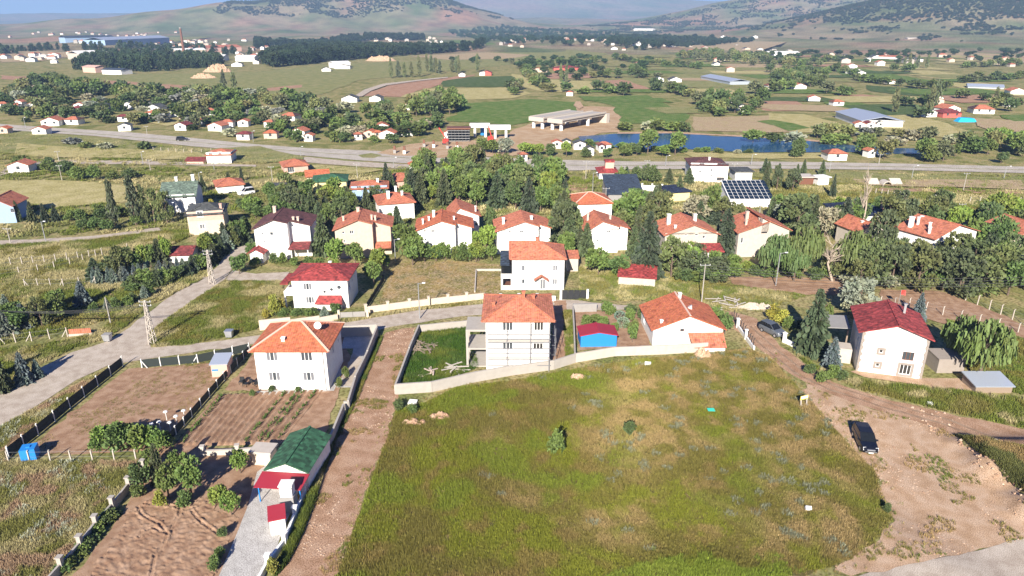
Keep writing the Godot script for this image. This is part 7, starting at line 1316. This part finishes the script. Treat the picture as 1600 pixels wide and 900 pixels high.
func make_far_woods():
	var dk := Color(0.035, 0.055, 0.03)
	clump_wood("pine_plantation", "dark pine plantation belts on the far plain", fill([-468.5,-1373.7,-370.3,-1552.7,-227.6,-1784.9,-196.1,-1707,-342.1,-1430.7,-410.8,-1201.7], 1500) + fill([-313.9,-990.1,-315.8,-1319,-94.8,-1107.9,-36.2,-1212,-57.3,-1116.7,-158.7,-925.1,-210.9,-817.4,-224.3,-722.3,-262.7,-772.2], 2200), dk, 11, 9, "pine")
	clump_wood("poplar_wood", "dark poplar wood around the factory", fill([-408.1,-695.2,-471,-817.4,-508.5,-956.5,-420.7,-925.1,-325.7,-841.9,-294.6,-751.5,-322.2,-678.2,-370.5,-670], 1300, 0.02, 1.4) + fill([-764,-1116.4,-698.5,-1151.5,-517.1,-1209.8,-328.1,-956.5,-317.5,-925.1,-513.3,-1090.8,-647.3,-1065.2,-678.8,-990.1], 700, 0.0), Color(0.05, 0.075, 0.04), 10, 8, "poplar")
	clump_wood("valley_wood", "wood of the distant valley village", fill([-47.1,-1381.8,-205.8,-2427.4,-46.2,-2733.2,220.9,-2607.5,319.3,-1878.7,315.7,-1424,199.6,-1168.3,64.6,-1262.7], 2600, 0.0, 1.5), Color(0.045, 0.075, 0.04), 9, 9, "broadleaf")
	clump_wood("valley_wood", "dark tree belt in the middle distance", fill([156.2,-1220.4,261.2,-1920,385.1,-1742,508,-1569.6,367.9,-1346.3,199,-1107.9], 1500, -0.3), dk, 10, 9, "broadleaf")
	clump_wood("plain_scrub", "scattered shrubs on the right plain", fill([309,-1030.9,796.1,-1107.9,607.9,-841.9,410.1,-794.2,273.4,-794.2], 700, 0.15, 1.5) + fill([-72.4,-841.9,164,-956.5,159.9,-713,48.2,-555.5,-24,-695.2], 300, 0.1, 1.5), Color(0.05, 0.08, 0.035), 6, 8, "broadleaf")
	clump_wood("valley_scrub", "dense shrubs filling the gaps of the riverside trees", fill([-317.5,-453.8,-357,-555.5,-201.7,-461.5,-158.7,-453.8,-91.9,-372.1,-36,-338.9,-32.1,-300.1,-83.8,-293.4,-174.7,-328.3,-243,-343.3], 900, -0.05, 1.2), Color(0.06, 0.09, 0.035), 4.5, 7, "bush")
	# forested tops of the hills: where the slope is high enough and the trees stand close
	var a := []; var b := []
	for i in 26000:
		var q := Vector2(rng.randf_range(600, 1750), -rng.randf_range(1350, 2350)); var h := hgt(q.x, q.y)
		if nz.get_noise_2d(q.x * 0.35, q.y * 0.35) * 1.6 + (h - 34) / 38.0 + nz.get_noise_2d(q.x * 2.2, q.y * 2.2) * 1.2 > 0.25: a.append(q)
	clump_wood("hill_wood", "dark scrub wood covering the big right hill", a, Color(0.055, 0.075, 0.04), 5, 6.5, "broadleaf")
	for i in 14000:
		var q := Vector2(rng.randf_range(-1050, 150), -rng.randf_range(2550, 3400)); var h := hgt(q.x, q.y)
		if nz.get_noise_2d(q.x * 0.25 + 300, q.y * 0.25) * 2.2 + (h - 62) / 40.0 > 0.35: b.append(q)
	clump_wood("hill_wood", "dark scrub patches on the left centre hill", b, Color(0.06, 0.08, 0.045), 5, 7, "broadleaf")
	var d := []
	for i in 12000:
		var q := Vector2(rng.randf_range(300, 2000), -rng.randf_range(2500, 3300)); if nz.get_noise_2d(q.x * 0.4, q.y * 0.4) > 0.0: d.append(q)
	clump_wood("hill_wood", "scrub on the farther hills right of centre", d, Color(0.07, 0.09, 0.05), 5, 7, "broadleaf")

func blend(p: Vector2, a: Color, b: Color, c: Color, s: float) -> Color:
	var n1 := nz.get_noise_2d(p.x * s, p.y * s); var n2 := nz.get_noise_2d(p.x * s * 1.7 + 400, p.y * s * 1.7)
	var o := a.lerp(b, smoothstep(-0.15, 0.3, n1)); return o.lerp(c, smoothstep(0.05, 0.35, n2)) * rng.randf_range(0.72, 1.3)

func grass(called: String, label: String, poly: Array, n: int, pal: Array, w: float, h0: float, h1: float, sc := 5.0, thr := -9.0, avoid := []):
	var p := v2(poly); var b := Rect2(p[0], Vector2.ZERO); var tr := []; var cols := []; var av := []
	for q in p: b = b.expand(q)
	for q in avoid: av.append(v2(q))
	for i in n:
		var q := Vector2(rng.randf_range(b.position.x, b.end.x), rng.randf_range(b.position.y, b.end.y))
		if not Geometry2D.is_point_in_polygon(q, p): continue
		if thr > -1 and nz.get_noise_2d(q.x * 7, q.y * 7) < thr: continue
		var bad := false
		for v in av: if Geometry2D.is_point_in_polygon(q, v): bad = true
		if bad: continue
		tr.append(tuft_xf(at(q.x, q.y, -0.02), w * rng.randf_range(0.7, 1.4), rng.randf_range(h0, h1))); cols.append(blend(q, pal[0], pal[1], pal[2], sc))
	multi(called, TUFT, tr, cols, label, "grass")
var TUFT: ArrayMesh

func make_grass():
	TUFT = tuft_mesh(7, 0.1)
	var olive := Color(0.19, 0.175, 0.05); var green := Color(0.14, 0.17, 0.035); var dry := Color(0.31, 0.225, 0.1); var straw := Color(0.4, 0.35, 0.18)
	# the meadow: greener to the left, dry and dotted with grey herbs to the right
	var p := v2(P_field); var b := Rect2(p[0], Vector2.ZERO)
	for q in p: b = b.expand(q)
	var tr := []; var cols := []; var tr2 := []; var cols2 := []
	for i in 130000:
		var q := Vector2(rng.randf_range(b.position.x, b.end.x), rng.randf_range(b.position.y, b.end.y))
		if not Geometry2D.is_point_in_polygon(q, p): continue
		var n1 := nz.get_noise_2d(q.x * 5, q.y * 5); var n2 := nz.get_noise_2d(q.x * 11 + 90, q.y * 11); var n3 := nz.get_noise_2d(q.x * 3 + 700, q.y * 3)
		var right := smoothstep(-2.0, 26.0, q.x + n3 * 26) * smoothstep(-50.0, -55.0, q.y)
		var c := Color(0.19, 0.205, 0.03).lerp(Color(0.18, 0.16, 0.043), smoothstep(-0.25, 0.2, n1 + right * 0.3)); c = c.lerp(Color(0.225, 0.17, 0.06), smoothstep(0.05, 0.4, n2) * 0.8)
		c = c.lerp(Color(0.34, 0.25, 0.115), right * smoothstep(-0.3, 0.35, n2 + n3 * 0.5) * 0.9); c = c.lerp(Color(0.175, 0.21, 0.032), smoothstep(0.1, 0.35, nz.get_noise_2d(q.x * 4 + 50, q.y * 4 + 300)) * (1 - right * 0.6))
		if Vector2((q.x - 17) * 0.72, q.y + 45).length() < 6.6 + n2 * 4: c = c.lerp(Color(0.18, 0.24, 0.035), 0.85)
		c *= rng.randf_range(0.75, 1.28)
		tr.append(tuft_xf(at(q.x, q.y, -0.02), rng.randf_range(0.3, 0.7), rng.randf_range(0.14, 0.42) * (1.2 - 0.3 * right))); cols.append(c)
		if rng.randf() < 0.0042 * right and n1 > -0.1:
			for k in 9: tr2.append(tuft_xf(at(q.x + rng.randfn() * 0.3, q.y + rng.randfn() * 0.24, 0), rng.randf_range(0.4, 0.6), rng.randf_range(0.34, 0.5))); cols2.append(Color(0.21, 0.22, 0.145) * rng.randf_range(0.8, 1.2))
	# ragged fringe of tufts past the meadow's edge
	for i in p.size():
		var e0 := p[i]; var e1 := p[(i + 1) % p.size()]
		if e0.y > -50: continue
		for k in int(e0.distance_to(e1) * 9):
			var q := e0.lerp(e1, rng.randf()) + Vector2(rng.randfn(), rng.randfn()) * 0.75
			if nz.get_noise_2d(q.x * 14, q.y * 14) > -0.1: tr.append(tuft_xf(at(q.x, q.y, -0.02), rng.randf_range(0.25, 0.6), rng.randf_range(0.12, 0.4))); cols.append([Color(0.19, 0.21, 0.045), Color(0.27, 0.21, 0.08), Color(0.34, 0.27, 0.13)][rng.randi() % 3])
	var pl := v2(P_left)
	for i in 9000:
		var q := Vector2(rng.randf_range(-70, -30), -rng.randf_range(44, 80))
		if Geometry2D.is_point_in_polygon(q, pl) and nz.get_noise_2d(q.x * 8 + 33, q.y * 8) > 0.18: tr2.append(tuft_xf(at(q.x, q.y, 0), 0.5, rng.randf_range(0.35, 0.6))); cols2.append(Color(0.4, 0.43, 0.33) * rng.randf_range(0.8, 1.2))
	multi("meadow_grass", TUFT, tr, cols, "tall summer grass of the foreground meadow", "grass")
	multi("grey_herbs", tuft_mesh(9, 0.16), tr2, cols2, "grey-green herb clumps dotted over the dry meadow", "herbs")
	grass("wild_grass", "mixed wild grass on the lower left slope", [-59.86,-65.17,-61.52,-73.82,-59.25,-80.24,-57.43,-87.43,-55.43,-89.54,-56.65,-82.92,-56.9,-73.82,-56.02,-66.72,-41.48,-66.72,-40.23,-65.17,-40.29,-58.21,-39.95,-49.15,-40.6,-47.66,-47.18,-47.66], 42000, [Color(0.2, 0.2, 0.06), straw, Color(0.36, 0.25, 0.16)], 0.5, 0.25, 0.6, 6.0)
	grass("wild_grass", "grass of the corner between the village roads", P_mid, 14000, [green, straw, olive], 0.6, 0.3, 0.6, 5.0)
	grass("wild_grass", "tall weeds of the unfinished house yard", P_yard, 6000, [Color(0.06, 0.12, 0.02), green, Color(0.08, 0.13, 0.03)], 0.5, 0.35, 0.7)
	grass("wild_grass", "long grass between the lane and the crimson-roofed house", [40.28,-97.78,42.26,-91.14,44.66,-86.5,49.9,-84.68,55.34,-83.62,61.1,-81.9,68.67,-79.59,63.6,-72.42,55.56,-76.77,46.08,-82.93,42.07,-89.94,40.93,-95.55], 16000, [green, olive, straw], 0.6, 0.35, 0.8)
	grass("wild_grass", "dark dry grass on top of the dug bank", [52.04,-72.09,53.64,-67.16,58.05,-65.42,51.75,-56.47,51.49,-59.58,51.07,-65.62], 9000, [Color(0.13, 0.14, 0.05), olive, dry], 0.55, 0.3, 0.6)
	grass("wild_grass", "scattered tufts on the dug earth", P_dig, 9000, [olive, dry, green], 0.4, 0.15, 0.4, 5.0, 0.2)
	grass("wild_grass", "scattered tufts on the dirt track", P_track, 9000, [olive, dry, green], 0.4, 0.12, 0.35, 5.0, 0.3)
	grass("wild_grass", "tufts on the bare fenced plot", [-53.78,-88.96,-39.44,-91.95,-39.61,-82.58,-39.91,-71.6,-41.23,-68.71,-55.32,-67.83,-54.94,-75.72], 5000, [olive, dry, Color(0.13, 0.13, 0.05)], 0.4, 0.1, 0.25, 5.0, 0.02)
	grass("wild_grass", "grassy slope behind the big orange roof", [13.25,-132.36,20.51,-134.7,35.83,-124.36,52.16,-117.17,41.81,-109.83,34.53,-110.67,22.27,-114.73,11.69,-114.73], 14000, [olive, straw, green], 0.7, 0.3, 0.6)
	grass("wild_grass", "dry grass of the empty lot", [-22.9,-113.25,-23.32,-134.7,-12.95,-136.3,-2.29,-133.52,-2.28,-117.79,-11.24,-115.94,-17.58,-112.96], 9000, [olive, dry, Color(0.13, 0.13, 0.05)], 0.6, 0.15, 0.35)
	grass("wild_grass", "long pale grass of the left slope", [-110.59,-146.67,-93.3,-150.4,-81,-157.5,-71.2,-158.5,-75.41,-139.61,-78.84,-124.36,-78.13,-121,-89.07,-114.73], 26000, [straw, green, olive], 0.9, 0.35, 0.8, 3.0)
	grass("wild_grass", "grass on the verge along the cream walls", [-35.02,-102.02,-28.09,-106.06,-25.02,-106.33,-17.31,-110.95,-5.01,-114.73,-4.97,-113.54,-17.15,-109.83,-26.88,-105.28,-33.28,-102.27], 5000, [straw, olive, straw], 0.5, 0.3, 0.6)
	grass("wild_grass", "grass left of the village road", [-76.15,-95.55,-71.13,-96.65,-67.64,-98.93,-65.02,-101.29,-64.93,-117.79,-62.37,-117.17,-61.52,-104.26,-62.25,-98.93,-65.43,-95.11,-66.94,-89.94,-67.88,-83.27], 9000, [green, straw, olive], 0.6, 0.3, 0.6)
	grass("wild_grass", "grass strip beside the scaffolded house", [8.6,-110.11,10.21,-110.11,9.03,-91.95,7.74,-91.95], 1500, [green, olive, straw], 0.5, 0.3, 0.6)
	grass("wild_grass", "weeds along the concrete track wall", [-20.51,-99.63,-19.92,-99.63,-19.95,-81.23,-20.51,-69.48,-21.09,-69.48,-20.4,-78.63], 3000, [green, olive, Color(0.08, 0.12, 0.03)], 0.5, 0.2, 0.5)
	grass("wild_grass", "grass in the garden right of the crimson-roofed house", [70.9,-106.33,80.74,-96.65,68.67,-79.59,65.73,-82.58,64.8,-86.5,62.9,-92.36], 9000, [green, olive, Color(0.14, 0.19, 0.04)], 0.6, 0.3, 0.6)
	grass("wild_grass", "grassy strips right of the solar-panelled house", [66.4,-214.4,103.5,-214.4,104.9,-197.4,148.7,-192.7,127.6,-162.9,105.6,-166.9,94.5,-176,83.7,-181.3,66.3,-189.7], 16000, [olive, green, straw], 1.3, 0.3, 0.8, 2.0)

	grass("wild_grass", "weeds along the terrace wall", [-20.33,-51.1,-20.12,-54.93,-20.15,-59.2,-20.45,-64.02,-20.51,-69.48,-21.01,-67.95,-20.84,-62.35,-20.71,-57.05,-20.83,-53.18,-20.88,-49.53], 5000, [green, Color(0.08, 0.12, 0.03), straw], 0.7, 0.3, 0.8)
	grass("wild_grass", "rough grass and weeds around the middle houses", [-168.2,-232.3,-84.1,-232.3,-33.6,-232.3,20.5,-226,167.4,-219.1,132.5,-169.8,81.5,-176,48.9,-176,15.8,-169.8,-15.3,-164,-61.1,-164,-81,-157.5,-114.4,-152.4], 42000, [Color(0.17, 0.18, 0.06), straw, green], 1.8, 0.3, 0.9, 1.2, -0.1, [[-155,-212.6,-133.7,-212.6,-114.6,-205.6,-99.5,-197.4,-96,-187.6,-109.9,-183.3,-119.7,-178.6,-132.5,-186.8,-138.1,-187.6]])
	grass("wild_grass", "rough grass along the highway", [-221.2,-310.8,-120.6,-269,-71.6,-248.1,-82,-238.8,-168.2,-232.3], 16000, [Color(0.2, 0.2, 0.07), straw, green], 1.8, 0.3, 0.9, 1.2, -0.1)
	grass("wild_grass", "rough grass of the left gardens", [-95.56,-124.36,-80.03,-124.36,-59.5,-129.72,-57.54,-127.88,-61.24,-114.73,-65.69,-106.33,-76.89,-96.65], 14000, [green, straw, olive], 0.9, 0.3, 0.7, 3.0)
	# clods and stones on the bare ground
	for k in 4:
		var tr3 := []; var cols3 := []; var pp := v2([P_dig, P_track, P_lane, P_till][k]); var bb := Rect2(pp[0], Vector2.ZERO)
		for q in pp: bb = bb.expand(q)
		for i in [5000, 1800, 1500, 4000][k]:
			var q := Vector2(rng.randf_range(bb.position.x, bb.end.x), rng.randf_range(bb.position.y, bb.end.y)); var edge := nz.get_noise_2d(q.x * 4, q.y * 4 + 60)
			if not Geometry2D.is_point_in_polygon(q, pp) or edge < -0.05: continue
			var s := rng.randf_range(0.04, 0.11) * (2.2 if q.x > 50 else 1.0); tr3.append(Transform3D(Basis.from_euler(Vector3(rng.randf() * 6, rng.randf() * 6, rng.randf() * 6)).scaled(Vector3(s, s * 0.7, s * 1.2)), at(q.x, q.y, s * 0.2))); cols3.append([Color(0.46, 0.31, 0.21), Color(0.34, 0.22, 0.15), Color(0.52, 0.4, 0.3)][rng.randi() % 3])
		multi("stones", stone_mesh(), tr3, cols3, "loose stones and clods on the %s" % ["dug earth", "bare earth track", "earth lane", "tilled bed"][k], "stones")

var P_till := [-37.95,-57.63,-37.31,-61.06,-35,-60.64,-30.76,-60.22,-28.37,-57.72,-26.87,-57.05,-26.3,-51.92,-25.79,-47.66,-37.31,-47.66,-37.54,-51.1]
func stone_mesh() -> ArrayMesh:
	var mb := MB.new(); mb.colored = true; var v := [Vector3.UP, Vector3.DOWN]
	for i in 5: v.append(Vector3(cos(i * TAU / 5), rng.randf_range(-.3, .3), sin(i * TAU / 5)) * rng.randf_range(0.8, 1.2))
	for i in 5:
		mb.tri(v[0], v[2 + (i + 1) % 5], v[2 + i]); mb.tri(v[1], v[2 + i], v[2 + (i + 1) % 5])
		for j in 6: mb.col.append(Color.WHITE)
	return mb.mesh()

# ---------------------------------------------------------------- labels
func ordinal(i: int) -> String:
	return ["first", "second", "third", "fourth", "fifth", "sixth", "seventh", "eighth", "ninth", "tenth"][i] if i < 10 else "%dth" % (i + 1)
func label_all():
	var by := {}
	for q in pending:
		var p: Vector2 = q[2]; var best := INF; var lm: Array = []
		for l in landmarks:
			var dd: float = p.distance_squared_to(l[1])
			if dd < best: best = dd; lm = l
		var dv: Vector2 = p - lm[1]; var rel := ""
		# left and right as seen along the line of sight
		var side: float = p.x / -p.y - lm[1].x / -lm[1].y; var lateral := absf(side * p.y)
		if lateral > absf(dv.y): rel = "left of" if side < 0 else "right of"
		else: rel = "behind" if dv.y < 0 else "in front of"
		var key := "%s %s the %s" % [q[1], rel, lm[0]]
		if not by.has(key): by[key] = []
		by[key].append([p.x / -p.y, q[0]])
	for key in by:
		var a: Array = by[key]; a.sort_custom(func(u, v): return u[0] < v[0])
		for i in a.size():
			var o: Node3D = a[i][1]
			if a.size() == 1: o.set_meta("label", key)
			elif a.size() == 2: o.set_meta("label", key + ", the %s one" % ("left" if i == 0 else "right"))
			else: o.set_meta("label", key + ", " + ("leftmost" if i == 0 else ("rightmost" if i == a.size() - 1 else ordinal(i) + " from left")))
